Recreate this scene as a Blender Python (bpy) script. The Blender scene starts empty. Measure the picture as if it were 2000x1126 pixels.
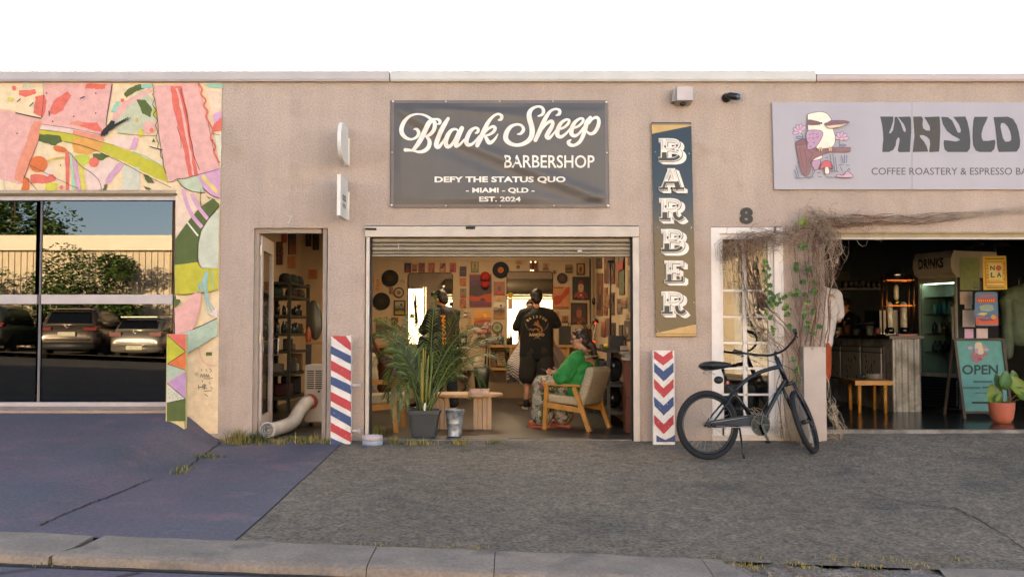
import bpy, bmesh, math, random
from mathutils import Vector, Matrix, geometry, noise as mnoise
R = math.radians
rnd = random.Random(7)
S = bpy.context.scene
COL = S.collection
# ---------------------------------------------------------------- camera, sky, sun, exposure
F = 2000.0; HOR = 650.0; CAM = Vector((0.0, -10.15, 1.056)); PITCH = math.atan((HOR - 563.0) / F)
cd = bpy.data.cameras.new('camera'); cam = bpy.data.objects.new('camera', cd); COL.objects.link(cam)
cd.sensor_width = 36.0; cd.lens = 36.0; cd.clip_start = 0.05; cd.clip_end = 2000.0
cam.location = CAM; cam.rotation_euler = (R(90) + PITCH, 0, 0); S.camera = cam
SUN_EL = R(10.5); SUN_AZ = R(-24.0)          # azimuth from +Y towards +X: the sun stands behind the shops
w = bpy.data.worlds.new('World'); S.world = w; w.use_nodes = True
wn = w.node_tree; wn.nodes.clear()
sky = wn.nodes.new('ShaderNodeTexSky'); sky.sky_type = 'NISHITA'; sky.sun_disc = False
sky.sun_elevation = SUN_EL; sky.sun_rotation = SUN_AZ; sky.air_density = 0.5; sky.dust_density = 1.2; sky.ozone_density = 0.8
bg = wn.nodes.new('ShaderNodeBackground'); bg.inputs[1].default_value = 0.13
wo = wn.nodes.new('ShaderNodeOutputWorld')
wn.links.new(sky.outputs[0], bg.inputs[0]); wn.links.new(bg.outputs[0], wo.inputs[0])
sd = bpy.data.lights.new('sun', 'SUN'); sun = bpy.data.objects.new('sun', sd); COL.objects.link(sun)
sd.energy = 5.0; sd.angle = R(0.5); sd.color = (1.0, 0.86, 0.68)
sdir = Vector((math.sin(SUN_AZ) * math.cos(SUN_EL), math.cos(SUN_AZ) * math.cos(SUN_EL), math.sin(SUN_EL)))
sun.rotation_euler = sdir.to_track_quat('Z', 'Y').to_euler(); sun.location = (0, 30, 20)
vs = S.view_settings; vs.view_transform = 'Standard'; vs.look = 'None'; vs.gamma = 1.0; vs.use_curve_mapping = False
vs.exposure = 3.0
try:
    vs.use_white_balance = True; vs.white_balance_temperature = 8500; vs.white_balance_tint = 10
except Exception: pass
S.render.engine = 'CYCLES'
cy = S.cycles; cy.use_denoising = True; cy.max_bounces = 9; cy.diffuse_bounces = 6; cy.glossy_bounces = 5
cy.transparent_max_bounces = 16; cy.caustics_reflective = False; cy.caustics_refractive = False; cy.sample_clamp_indirect = 6.0

# ---------------------------------------------------------------- pixel rays of the photograph (2000 x 1126) into the place
def ray(px, py):
    cx = (px - 1000.0) / F; cyy = (563.0 - py) / F; s, c = math.sin(PITCH), math.cos(PITCH)
    return Vector((cx, c - cyy * s, s + cyy * c))
def at(px, py, Y):
    d = ray(px, py); return CAM + d * ((Y - CAM.y) / d.y)
def ppm(Y): return F / (Y - CAM.y)
def sstep(a, b, x):
    t = max(0.0, min(1.0, (x - a) / (b - a))); return t * t * (3 - 2 * t)
def kerb_z(X): return -0.250 - 0.0380 * X
KY = -4.0
def g0(X):
    z = 0.27 - 0.27 * sstep(-3.30, -2.84, X)
    return z + 0.055 * sstep(2.7, 3.3, X)
def ground(X, Y):
    t = max(0.0, min(1.2, -Y / 4.0))
    e = t ** 0.88
    z = g0(X) * (1 - e) + kerb_z(X) * e
    return z + 0.006 * mnoise.noise(Vector((X * 1.1, Y * 1.1, 0)))
def hit(px, py):
    d = ray(px, py); p = CAM + d * 9
    for _ in range(40):
        z = ground(p.x, p.y); p = CAM + d * ((z - CAM.z) / d.z)
    return p

# ---------------------------------------------------------------- colours and materials
def s2l(c): return c / 12.92 if c <= 0.04045 else ((c + 0.055) / 1.055) ** 2.4
def C(h, k=1.0):
    h = h.lstrip('#'); return tuple(min(1.0, s2l(int(h[i:i + 2], 16) / 255.0) * k) for i in (0, 2, 4))
MATS = {}
def mat(name, col, rough=0.6, metal=0.0, var=0.12, scale=9.0, bump=0.0, bscale=60.0, emit=0.0, spec=0.5, fine=0.0, fscale=180.0):
    if name in MATS: return MATS[name]
    if isinstance(col, str): col = C(col)
    m = bpy.data.materials.new(name); m.use_nodes = True; nt = m.node_tree; N = nt.nodes; L = nt.links
    b = N['Principled BSDF']; b.inputs['Roughness'].default_value = rough; b.inputs['Metallic'].default_value = metal
    b.inputs['Specular IOR Level'].default_value = spec
    b.inputs['Base Color'].default_value = (*col, 1)
    if var > 0 or fine > 0 or bump > 0:
        tc = N.new('ShaderNodeTexCoord')
    if var > 0:
        n = N.new('ShaderNodeTexNoise'); n.inputs['Scale'].default_value = scale; n.inputs['Detail'].default_value = 5
        L.new(tc.outputs['Object'], n.inputs['Vector'])
        r = N.new('ShaderNodeMapRange'); r.inputs[1].default_value = 0.3; r.inputs[2].default_value = 0.7
        r.inputs[3].default_value = 1 - var; r.inputs[4].default_value = 1 + var
        L.new(n.outputs['Fac'], r.inputs[0])
        mx = N.new('ShaderNodeVectorMath'); mx.operation = 'SCALE'; mx.inputs[0].default_value = col
        L.new(r.outputs[0], mx.inputs['Scale'])
        out = mx.outputs[0]
        if fine > 0:
            n2 = N.new('ShaderNodeTexNoise'); n2.inputs['Scale'].default_value = fscale; n2.inputs['Detail'].default_value = 3
            L.new(tc.outputs['Object'], n2.inputs['Vector'])
            r2 = N.new('ShaderNodeMapRange'); r2.inputs[1].default_value = 0.3; r2.inputs[2].default_value = 0.7
            r2.inputs[3].default_value = 1 - fine; r2.inputs[4].default_value = 1 + fine
            L.new(n2.outputs['Fac'], r2.inputs[0])
            m2 = N.new('ShaderNodeVectorMath'); m2.operation = 'SCALE'
            L.new(out, m2.inputs[0]); L.new(r2.outputs[0], m2.inputs['Scale']); out = m2.outputs[0]
        L.new(out, b.inputs['Base Color'])
    if bump > 0:
        n3 = N.new('ShaderNodeTexNoise'); n3.inputs['Scale'].default_value = bscale; n3.inputs['Detail'].default_value = 4
        L.new(tc.outputs['Object'], n3.inputs['Vector'])
        bp = N.new('ShaderNodeBump'); bp.inputs['Strength'].default_value = bump; bp.inputs['Distance'].default_value = 0.01
        L.new(n3.outputs['Fac'], bp.inputs['Height']); L.new(bp.outputs[0], b.inputs['Normal'])
    if emit > 0:
        b.inputs['Emission Color'].default_value = (*col, 1); b.inputs['Emission Strength'].default_value = emit
    MATS[name] = m; return m
def flat(h, rough=0.7):            # a plain print or paint colour, one per hex value
    return mat('paint_' + h.lstrip('#').lower(), C(h), rough, var=0.10, scale=14.0, fine=0.06, fscale=90)
def glass(name, tint=(0.75, 0.8, 0.78), ior=1.5, rough=0.0, boost=0.0):
    if name in MATS: return MATS[name]
    m = bpy.data.materials.new(name); m.use_nodes = True; nt = m.node_tree; N = nt.nodes; L = nt.links; N.clear()
    o = N.new('ShaderNodeOutputMaterial'); mx = N.new('ShaderNodeMixShader'); t = N.new('ShaderNodeBsdfTransparent'); g = N.new('ShaderNodeBsdfGlossy')
    f = N.new('ShaderNodeFresnel'); f.inputs[0].default_value = ior; t.inputs[0].default_value = (*[c ** .5 for c in tint], 1); g.inputs['Roughness'].default_value = rough
    a = N.new('ShaderNodeMath'); a.operation = 'ADD'; a.inputs[1].default_value = boost; a.use_clamp = True
    L.new(f.outputs[0], a.inputs[0]); ge = N.new('ShaderNodeNewGeometry'); iv = N.new('ShaderNodeMath'); iv.operation = 'SUBTRACT'; iv.inputs[0].default_value = 1.0; L.new(ge.outputs['Backfacing'], iv.inputs[1]); ml = N.new('ShaderNodeMath'); ml.operation = 'MULTIPLY'; L.new(a.outputs[0], ml.inputs[0]); L.new(iv.outputs[0], ml.inputs[1])   # the far face of a pane only lets light out
    L.new(ml.outputs[0], mx.inputs[0]); L.new(t.outputs[0], mx.inputs[1]); L.new(g.outputs[0], mx.inputs[2]); L.new(mx.outputs[0], o.inputs[0])
    MATS[name] = m; return m

# ---------------------------------------------------------------- mesh builder
class MB:
    def __init__(s): s.v = []; s.f = []; s.m = []; s.sm = []
    def add(s, vs_, fs, mi=0, smooth=False):
        o = len(s.v); s.v.extend([tuple(v) for v in vs_])
        for f in fs: s.f.append([o + i for i in f]); s.m.append(mi); s.sm.append(smooth)
        return s
    def box(s, c, d, mi=0, M=None):
        x, y, z = d[0] / 2, d[1] / 2, d[2] / 2; c = Vector(c)
        p = [Vector(q) for q in ((-x, -y, -z), (x, -y, -z), (x, y, -z), (-x, y, -z), (-x, -y, z), (x, -y, z), (x, y, z), (-x, y, z))]
        p = [c + (M @ q if M else q) for q in p]
        return s.add(p, [(0, 3, 2, 1), (4, 5, 6, 7), (0, 1, 5, 4), (1, 2, 6, 5), (2, 3, 7, 6), (3, 0, 4, 7)], mi)
    def bx(s, x0, x1, y0, y1, z0, z1, mi=0): return s.box(((x0 + x1) / 2, (y0 + y1) / 2, (z0 + z1) / 2), (abs(x1 - x0), abs(y1 - y0), abs(z1 - z0)), mi)
    def bar(s, a, b, w, h, mi=0, up=(0, 0, 1), w2=None, h2=None):      # beam between two points
        a, b = Vector(a), Vector(b); d = (b - a).normalized(); u = Vector(up)
        if abs(d.dot(u)) > 0.97: u = Vector((0, 1, 0))
        sx = d.cross(u).normalized(); su = sx.cross(d).normalized()
        w2 = w if w2 is None else w2; h2 = h if h2 is None else h2; p = []
        for q, ww, hh in ((a, w, h), (b, w2, h2)):
            p += [q - sx * ww / 2 - su * hh / 2, q + sx * ww / 2 - su * hh / 2, q + sx * ww / 2 + su * hh / 2, q - sx * ww / 2 + su * hh / 2]
        return s.add(p, [(0, 1, 2, 3), (7, 6, 5, 4), (0, 4, 5, 1), (1, 5, 6, 2), (2, 6, 7, 3), (3, 7, 4, 0)], mi)
    def tube(s, path, r, n=8, mi=0, caps=True, closed=False, smooth=True, flatk=1.0):
        P = [Vector(p) for p in path]; k = len(P); rr = r if isinstance(r, (list, tuple)) else [r] * k
        vs_ = []; prev = None
        for i in range(k):
            if closed: t = P[(i + 1) % k] - P[i - 1]
            else: t = P[min(i + 1, k - 1)] - P[max(i - 1, 0)]
            if t.length < 1e-9: t = Vector((0, 0, 1))
            t.normalize()
            if prev is None:
                u = Vector((0, 0, 1)) if abs(t.z) < 0.9 else Vector((1, 0, 0)); u = (u - t * u.dot(t)).normalized()
            else:
                u = prev - t * prev.dot(t)
                if u.length < 1e-6: u = t.orthogonal()
                u.normalize()
            prev = u; q = t.cross(u)
            for j in range(n):
                a = 2 * math.pi * j / n; vs_.append(P[i] + (u * math.cos(a) * flatk + q * math.sin(a)) * rr[i])
        fs = []
        for i in range(k if closed else k - 1):
            for j in range(n):
                a = i * n + j; b = i * n + (j + 1) % n; c = ((i + 1) % k) * n + (j + 1) % n; d = ((i + 1) % k) * n + j
                fs.append((a, b, c, d))
        s.add(vs_, fs, mi, smooth)
        if caps and not closed:
            o = len(s.v) - len(vs_)
            s.f.append([o + j for j in range(n)][::-1]); s.m.append(mi); s.sm.append(False)
            s.f.append([o + (k - 1) * n + j for j in range(n)]); s.m.append(mi); s.sm.append(False)
        return s
    def lathe(s, prof, c=(0, 0, 0), n=24, mi=0, smooth=True, M=None, sq=None):     # prof: (radius, z); sq squares the section
        c = Vector(c); vs_ = []
        for r, z in prof:
            for j in range(n):
                a = 2 * math.pi * j / n; x, y = math.cos(a), math.sin(a)
                if sq:
                    q = (abs(x) ** sq + abs(y) ** sq) ** (1.0 / sq); x, y = x / q, y / q
                p = Vector((x * r, y * r, z)); vs_.append(c + (M @ p if M else p))
        k = len(prof)
        fs = [(i * n + j, i * n + (j + 1) % n, (i + 1) * n + (j + 1) % n, (i + 1) * n + j) for i in range(k - 1) for j in range(n)]
        s.add(vs_, fs, mi, smooth); o = len(s.v) - len(vs_)
        if prof[0][0] > 1e-5: s.f.append([o + j for j in range(n)][::-1]); s.m.append(mi); s.sm.append(False)
        if prof[-1][0] > 1e-5: s.f.append([o + (k - 1) * n + j for j in range(n)]); s.m.append(mi); s.sm.append(False)
        return s
    def ell(s, c, r, n=16, k=10, mi=0, M=None):
        return s.lathe_e(c, r, n, k, mi, M)
    def lathe_e(s, c, r, n, k, mi, M):
        c = Vector(c); vs_ = []
        for i in range(k + 1):
            t = math.pi * i / k
            for j in range(n):
                a = 2 * math.pi * j / n
                p = Vector((math.sin(t) * math.cos(a) * r[0], math.sin(t) * math.sin(a) * r[1], -math.cos(t) * r[2]))
                vs_.append(c + (M @ p if M else p))
        return s.add(vs_, [(i * n + j, i * n + (j + 1) % n, (i + 1) * n + (j + 1) % n, (i + 1) * n + j) for i in range(k) for j in range(n)], mi, True)
    def prism(s, pts, off, mi=0, holes=None):          # planar 3D polygon pushed along off
        P = [Vector(p) for p in pts]; off = Vector(off); loops = [P] + [[Vector(q) for q in h] for h in (holes or [])]
        tris = geometry.tessellate_polygon(loops); A = [p for l in loops for p in l]; n = len(A)
        vs_ = A + [p + off for p in A]
        fs = [tuple(t) for t in tris] + [tuple(n + i for i in t[::-1]) for t in tris]
        o = 0
        for l in loops:
            k = len(l)
            for i in range(k): fs.append((o + i, o + (i + 1) % k, n + o + (i + 1) % k, n + o + i))
            o += k
        return s.add(vs_, fs, mi)
    def sheet(s, pts, mi=0, holes=None):
        loops = [[Vector(p) for p in pts]] + [[Vector(q) for q in h] for h in (holes or [])]
        A = [p for l in loops for p in l]
        return s.add(A, [tuple(t) for t in geometry.tessellate_polygon(loops)], mi)
    def build(s, name, mats, parent=None, world=False, recalc=False, label=None):
        me = bpy.data.meshes.new(name); me.from_pydata(s.v, [], s.f)
        for m in (mats if isinstance(mats, (list, tuple)) else [mats]): me.materials.append(m)
        me.polygons.foreach_set('material_index', s.m); me.polygons.foreach_set('use_smooth', s.sm)
        if recalc:
            bm = bmesh.new(); bm.from_mesh(me); bmesh.ops.recalc_face_normals(bm, faces=bm.faces); bm.to_mesh(me); bm.free()
        me.update()
        o = bpy.data.objects.new(name, me); COL.objects.link(o)
        if parent:
            o.parent = parent
            if world: o.matrix_parent_inverse = WM(parent).inverted()
        if label: o['label'] = label
        return o
def WM(o):                         # world matrix without a depsgraph update
    m = Matrix.LocRotScale(o.location, o.rotation_euler, o.scale)
    return WM(o.parent) @ o.matrix_parent_inverse @ m if o.parent else m
def tag(o, label=None, cat=None, group=None, kind=None):
    if label: o['label'] = label
    if cat: o['category'] = cat
    if group: o['group'] = group
    if kind: o['kind'] = kind
    return o
def thing(name, label, cat, loc=(0, 0, 0), rz=0.0, group=None):
    o = bpy.data.objects.new(name, None); COL.objects.link(o); o.location = loc; o.rotation_euler = (0, 0, rz); o.empty_display_size = 0.1
    return tag(o, label, cat, group)
def struct(o): o['kind'] = 'structure'; return o
def copy_tree(o, parent=None):
    c = o.copy(); COL.objects.link(c)
    if parent: c.parent = parent
    for ch in [x for x in o.children]: copy_tree(ch, c)
    return c
def pmap(Y, ox=0.0, oy=0.0, sc=1.0):               # traced coordinates -> points on the plane Y
    return lambda x, y, dy=0.0: at(ox + x / sc, oy + y / sc, Y) + Vector((0, dy, 0))
def crom(pts, sub=6, closed=False):                # Catmull-Rom through tuples of any length
    n = len(pts); out = []
    for i in range(n if closed else n - 1):
        g = (lambda k: pts[k % n]) if closed else (lambda k: pts[max(0, min(n - 1, k))])
        a, b, c, d = g(i - 1), g(i), g(i + 1), g(i + 2)
        for j in range(sub):
            t = j / sub
            out.append(tuple(0.5 * (2 * b[q] + (c[q] - a[q]) * t + (2 * a[q] - 5 * b[q] + 4 * c[q] - d[q]) * t * t + (3 * b[q] - a[q] - 3 * c[q] + d[q]) * t ** 3) for q in range(len(b))))
    if not closed: out.append(tuple(pts[-1]))
    return out
def ribbon(mb, pts, f, mi=0, dy=0.0, w=None, sub=6, round_ends=True, smooth=True):   # flat brush stroke, pts (x, y[, w])
    P = [(p[0], p[1], (p[2] if len(p) > 2 else w)) for p in pts]
    if smooth and len(P) > 2: P = crom(P, sub)
    vs_ = []; n = len(P)
    for i in range(n):
        a = P[max(0, i - 1)]; b = P[min(n - 1, i + 1)]; tx, ty = b[0] - a[0], b[1] - a[1]; l = math.hypot(tx, ty) or 1
        nx, ny = -ty / l, tx / l; h = P[i][2] / 2
        vs_ += [f(P[i][0] + nx * h, P[i][1] + ny * h, dy), f(P[i][0] - nx * h, P[i][1] - ny * h, dy)]
    mb.add(vs_, [(2 * i, 2 * i + 1, 2 * i + 3, 2 * i + 2) for i in range(n - 1)], mi)
    if round_ends:
        for q in (P[0], P[-1]): disc(mb, q[0], q[1], q[2] / 2, f, mi, dy)
def disc(mb, x, y, r, f, mi=0, dy=0.0, ry=None, n=14):
    ry = ry or r; mb.add([f(x + r * math.cos(2 * math.pi * j / n), y + ry * math.sin(2 * math.pi * j / n), dy) for j in range(n)], [tuple(range(n))], mi)
def poly(mb, pts, f, mi=0, dy=0.0, holes=None, smooth=False, sub=4):
    if smooth: pts = crom(pts, sub, True); holes = [crom(h, sub, True) for h in holes] if holes else None
    mb.sheet([f(p[0], p[1], dy) for p in pts], mi, [[f(q[0], q[1], dy) for q in h] for h in holes] if holes else None)
_tx = {}
def text2d(s_, bold=0.0):          # built-in vector font as 2D triangles fitted to the unit square
    k = (s_, bold)
    if k in _tx: return _tx[k]
    c = bpy.data.curves.new('text', 'FONT'); c.body = s_; c.size = 1; c.offset = bold; c.resolution_u = 3
    o = bpy.data.objects.new('text', c); COL.objects.link(o)
    me = bpy.data.meshes.new_from_object(o.evaluated_get(bpy.context.evaluated_depsgraph_get()))
    V = [(v.co.x, v.co.y) for v in me.vertices]; Fc = [tuple(p.vertices) for p in me.polygons]
    bpy.data.objects.remove(o); bpy.data.curves.remove(c); bpy.data.meshes.remove(me)
    x0 = min(v[0] for v in V); x1 = max(v[0] for v in V); y0 = min(v[1] for v in V); y1 = max(v[1] for v in V)
    V = [((x - x0) / (x1 - x0), (y1 - y) / (y1 - y0)) for x, y in V]
    _tx[k] = (V, Fc); return _tx[k]
def text(mb, s_, x0, y0, x1, y1, f, mi=0, dy=0.0, bold=0.0, rot=0):
    V, Fc = text2d(s_, bold)
    if rot: V = [(1 - v, u) for u, v in V] if rot > 0 else [(v, 1 - u) for u, v in V]
    mb.add([f(x0 + u * (x1 - x0), y0 + v * (y1 - y0), dy) for u, v in V], Fc, mi)

# ---------------------------------------------------------------- rounded bodies grown from tapered capsules (people, cloth, cushions)
def capsule(mb, a, b, r0, r1, n=14):
    a, b = Vector(a), Vector(b); d = b - a; L_ = d.length
    if L_ < 1e-6: mb.ell(a, (r0, r0, r0), n, 8); return
    M = d.to_track_quat('Z', 'Y').to_matrix(); pr = []
    for i in range(6):
        t = math.pi / 2 * i / 5; pr.append((max(1e-6, r0 * math.sin(t)), -r0 * math.cos(t)))
    for i in range(1, 4): pr.append((r0 + (r1 - r0) * i / 4, L_ * i / 4))
    for i in range(6):
        t = math.pi / 2 * i / 5; pr.append((max(1e-6, r1 * math.cos(t)), L_ + r1 * math.sin(t)))
    mb.lathe(pr, a, n, 0, True, M)
def grow(name, prims, mats, parent=None, voxel=0.009, smooth=5, pick=None, label=None, wrinkle=0.0, wscale=14.0):
    mb = MB()
    for p in prims:
        if p[0] == 'c': capsule(mb, *p[1:])
        else: mb.ell(p[1], p[2], 16, 12, 0, p[3] if len(p) > 3 else None)
    o = mb.build(name, mats)
    m = o.modifiers.new('r', 'REMESH'); m.mode = 'VOXEL'; m.voxel_size = voxel; m.use_smooth_shade = True
    if smooth: k = o.modifiers.new('s', 'SMOOTH'); k.iterations = smooth; k.factor = 0.5
    me = bpy.data.meshes.new_from_object(o.evaluated_get(bpy.context.evaluated_depsgraph_get()))
    old = o.data; o.modifiers.clear(); o.data = me; bpy.data.meshes.remove(old); me.name = name
    if wrinkle > 0:
        ns = [v.normal.copy() for v in me.vertices]
        for v, q in zip(me.vertices, ns):
            p = v.co
            v.co = p + q * wrinkle * (mnoise.noise(Vector((p.x * wscale, p.y * wscale, p.z * wscale * 0.6))) + 0.5 * mnoise.noise(Vector((p.x * wscale * 2.3, p.y * wscale * 2.3, p.z * wscale * 2.3 + 9))))
    me.materials.clear()
    for q in (mats if isinstance(mats, (list, tuple)) else [mats]): me.materials.append(q)
    for p in me.polygons:
        p.use_smooth = True
        if pick: p.material_index = pick(p.center)
    if parent: o.parent = parent
    if label: o['label'] = label
    return o
# ================================================================ SETTING: ground, road, kerb
def noise_mix_mat(name, ca, cb, scale, rough, bump, bscale, fine=0.25, cc=None, cscale=1.2, lo=0.42, hi=0.6, streak=0.0, blot=0.0):
    m = bpy.data.materials.new(name); m.use_nodes = True; nt = m.node_tree; N = nt.nodes; L = nt.links; b = N['Principled BSDF']
    tc = N.new('ShaderNodeTexCoord')
    def nz(sc, det=5):
        n = N.new('ShaderNodeTexNoise'); n.inputs['Scale'].default_value = sc; n.inputs['Detail'].default_value = det; L.new(tc.outputs['Object'], n.inputs['Vector']); return n
    def mr(src, a, c_, d, e):
        r = N.new('ShaderNodeMapRange'); r.inputs[1].default_value = a; r.inputs[2].default_value = c_; r.inputs[3].default_value = d; r.inputs[4].default_value = e; L.new(src, r.inputs[0]); return r.outputs[0]
    mx = N.new('ShaderNodeMix'); mx.data_type = 'RGBA'; mx.inputs[6].default_value = (*ca, 1); mx.inputs[7].default_value = (*cb, 1)
    L.new(mr(nz(scale).outputs['Fac'], lo, hi, 0, 1), mx.inputs[0]); out = mx.outputs[2]
    if cc:
        m2 = N.new('ShaderNodeMix'); m2.data_type = 'RGBA'; m2.inputs[7].default_value = (*cc, 1); L.new(out, m2.inputs[6])
        L.new(mr(nz(cscale, 6).outputs['Fac'], 0.55, 0.72, 0, 0.75), m2.inputs[0]); out = m2.outputs[2]
    for k_, (amt, vec, sc_) in enumerate(((streak, (1, 1, .07), 7.0), (blot, (1, 1, 1), .38))):      # rain streaks, then broad worn and oily areas
        if amt <= 0: continue
        mp = N.new('ShaderNodeMapping'); mp.inputs['Scale'].default_value = vec; L.new(tc.outputs['Object'], mp.inputs[0]); ns = N.new('ShaderNodeTexNoise'); ns.inputs['Scale'].default_value = sc_; ns.inputs['Detail'].default_value = 7; ns.inputs['Roughness'].default_value = .62; L.new(mp.outputs[0], ns.inputs['Vector'])
        q = N.new('ShaderNodeVectorMath'); q.operation = 'SCALE'; L.new(out, q.inputs[0]); L.new(mr(ns.outputs['Fac'], .36, .64, 1 - amt, 1 + amt * .6), q.inputs['Scale']); out = q.outputs[0]
    n3 = nz(bscale, 3)
    sc = N.new('ShaderNodeVectorMath'); sc.operation = 'SCALE'; L.new(out, sc.inputs[0]); L.new(mr(n3.outputs['Fac'], 0.3, 0.7, 1 - fine, 1 + fine), sc.inputs['Scale'])
    L.new(sc.outputs[0], b.inputs['Base Color']); b.inputs['Roughness'].default_value = rough
    bp = N.new('ShaderNodeBump'); bp.inputs['Strength'].default_value = bump; bp.inputs['Distance'].default_value = 0.012
    L.new(n3.outputs['Fac'], bp.inputs['Height']); L.new(bp.outputs[0], b.inputs['Normal']); MATS[name] = m; return m
M_asph = noise_mix_mat('worn_asphalt', C('665a4c'), C('7b6d5d'), 10.0, 0.92, 0.9, 40, 0.50, C('4a453f'), 1.3, .35, .65, 0, .20)
M_paint = noise_mix_mat('dusty_blue_paint', C('54555d'), C('675a62'), 1.0, 0.85, 0.45, 40, 0.20, C('7c6068'), 3.4, 0.36, 0.62, 0, .14)
M_road = noise_mix_mat('road_asphalt', C('4c4a48'), C('5a5652'), 3.0, 0.9, 0.8, 60, 0.35, C('3c3b3a'), 0.6)
M_kerb = noise_mix_mat('kerb_concrete', C('857669'), C('948474'), 4.0, 0.9, 0.4, 50, 0.16, C('5f564e'), 3.0, 0.4, 0.65, 0, .12)
M_dirt = mat('gutter_dirt', '2b2620', 0.95, var=0.5, scale=18, bump=0.8)
M_slab = noise_mix_mat('slab_concrete', C('2f2d2c'), C('393634'), 2.2, 0.36, 0.12, 40, 0.10, C('232221'), 1.4)
M_edge = noise_mix_mat('worn_concrete_edge', C('8a8178'), C('6d655d'), 6.0, 0.9, 0.5, 60, 0.2)

def ground_patch(name, m, xs, y0, y1, ny, dz=0.0):
    mb = MB(); ys = [y0 + (y1 - y0) * j / ny for j in range(ny + 1)]; n = len(xs)
    mb.add([(x, y, ground(x, y) + dz) for y in ys for x in xs], [(j * n + i, j * n + i + 1, (j + 1) * n + i + 1, (j + 1) * n + i) for j in range(ny) for i in range(n - 1)], 0, True)
    return struct(mb.build(name, m))
def lin(a, b, st):
    n = max(1, int(round((b - a) / st))); return [a + (b - a) * i / n for i in range(n + 1)]
SEAM = -1.655
ground_patch('painted_pavement', M_paint, lin(-14, -4, .5) + lin(-3.9, SEAM - .006, .08), KY, 0.30, 60)
ground_patch('asphalt_pavement', M_asph, lin(SEAM + .006, 4.2, .1) + lin(4.6, 14, .5), KY, 0.25, 60)
mb = MB()
for k in range(12):                # the dark open joint between painted and bare pavement
    y0, y1 = KY + k / 3.0 * .97, KY + (k + 1) / 3.0 * .97
    mb.add([(SEAM - .012 + .004 * math.sin(k * 2.1), y0, ground(SEAM, y0) - .004), (SEAM + .012, y0, ground(SEAM, y0) - .004), (SEAM + .012, y1, ground(SEAM, y1) - .004), (SEAM - .012 + .004 * math.sin((k + 1) * 2.1), y1, ground(SEAM, y1) - .004)], [(0, 1, 2, 3)])
struct(mb.build('pavement_joint', M_dirt))
def crack(name, pxs, wd, seed):    # narrow broken ribbon of dirt lying in the paving
    r_ = random.Random(seed); P = [hit(*p) for p in pxs]; Q = [P[0]]
    for a, b in zip(P, P[1:]):
        for j in range(1, 9):
            q = a.lerp(b, j / 8); Q.append(q + Vector((r_.uniform(-.012, .012), r_.uniform(-.02, .02), 0)))
    vs_ = []
    for i, q in enumerate(Q):
        h = wd * r_.uniform(.3, 1.2); z = ground(q.x, q.y) + .004
        t = (Q[min(i + 1, len(Q) - 1)] - Q[max(i - 1, 0)]); n = Vector((-t.y, t.x, 0)).normalized()
        vs_ += [(q.x + n.x * h, q.y + n.y * h, z), (q.x - n.x * h, q.y - n.y * h, z)]
    mb = MB(); mb.add(vs_, [(2 * i, 2 * i + 1, 2 * i + 3, 2 * i + 2) for i in range(len(Q) - 1)])
    return struct(mb.build(name, M_dirt))
crack('pavement_crack', [(80, 1026), (110, 1010), (170, 985), (225, 965), (270, 945), (296, 936)], .010, 3)
crack('pavement_crack', [(370, 912), (392, 892), (420, 872), (432, 862)], .012, 4)
crack('pavement_crack', [(1860, 990), (1925, 1022), (2010, 1075)], .006, 5)
crack('pavement_crack', [(1690, 960), (1780, 985), (1860, 992)], .004, 6)

# layback kerb: cast lengths with open joints; the length right of x = 1390 is broken away
def kerb_len(px0, px1, br0=0.0, br1=0.0, seed=1, name='kerb'):
    r_ = random.Random(seed); x0 = at(px0, 1070, KY - .25).x; x1 = at(px1, 1070, KY - .25).x
    n = max(4, int((x1 - x0) / .05)); rows = [(0.0, 0.012), (-.26, -.002), (-.38, -.012), (-.425, -.026), (-.445, -.06), (-.445, -.30)]
    mb = MB(); V = []
    for i in range(n + 1):
        for (dy, dz) in rows:
            x = x0 + (x1 - x0) * i / n; f = (-dy / .43)
            if i == 0: x += br0 * (f - .5) + (r_.uniform(-.03, .03) if br0 else 0)
            if i == n: x += br1 * (f - .5) + (r_.uniform(-.04, .04) if br1 else 0)
            jz = .008 * mnoise.noise(Vector((x * 3, dy * 6, seed))); chip = .014 * max(0, mnoise.noise(Vector((x * 7, 3.3, seed)))) if dz < -.03 and dz > -.2 else 0
            V.append((x, KY + dy + chip * 1.5 + .010 * mnoise.noise(Vector((x * 4, 1, 2))), kerb_z(x) + dz + jz))
    k = len(rows)
    mb.add(V, [(i * k + j, i * k + j + 1, (i + 1) * k + j + 1, (i + 1) * k + j) for i in range(n) for j in range(k - 1)], 0, False)
    mb.add([V[j] for j in range(k)] + [(V[0][0], KY, kerb_z(x0) - .3)], [tuple(range(k + 1))]); mb.add([V[n * k + j] for j in range(k)] + [(V[n * k][0], KY, kerb_z(x1) - .3)], [tuple(range(k + 1))[::-1]])
    return struct(mb.build(name, M_kerb))
kerb_len(-900, 140, 0, -.10, 1); kerb_len(154, 723.5, -.10, 0, 2); kerb_len(725.5, 965, 0, 0, 3); kerb_len(966.5, 1385, 0, 0, 4); kerb_len(1387, 1440, 0, .16, 5); kerb_len(1850, 2900, -.2, 0, 6)
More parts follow.
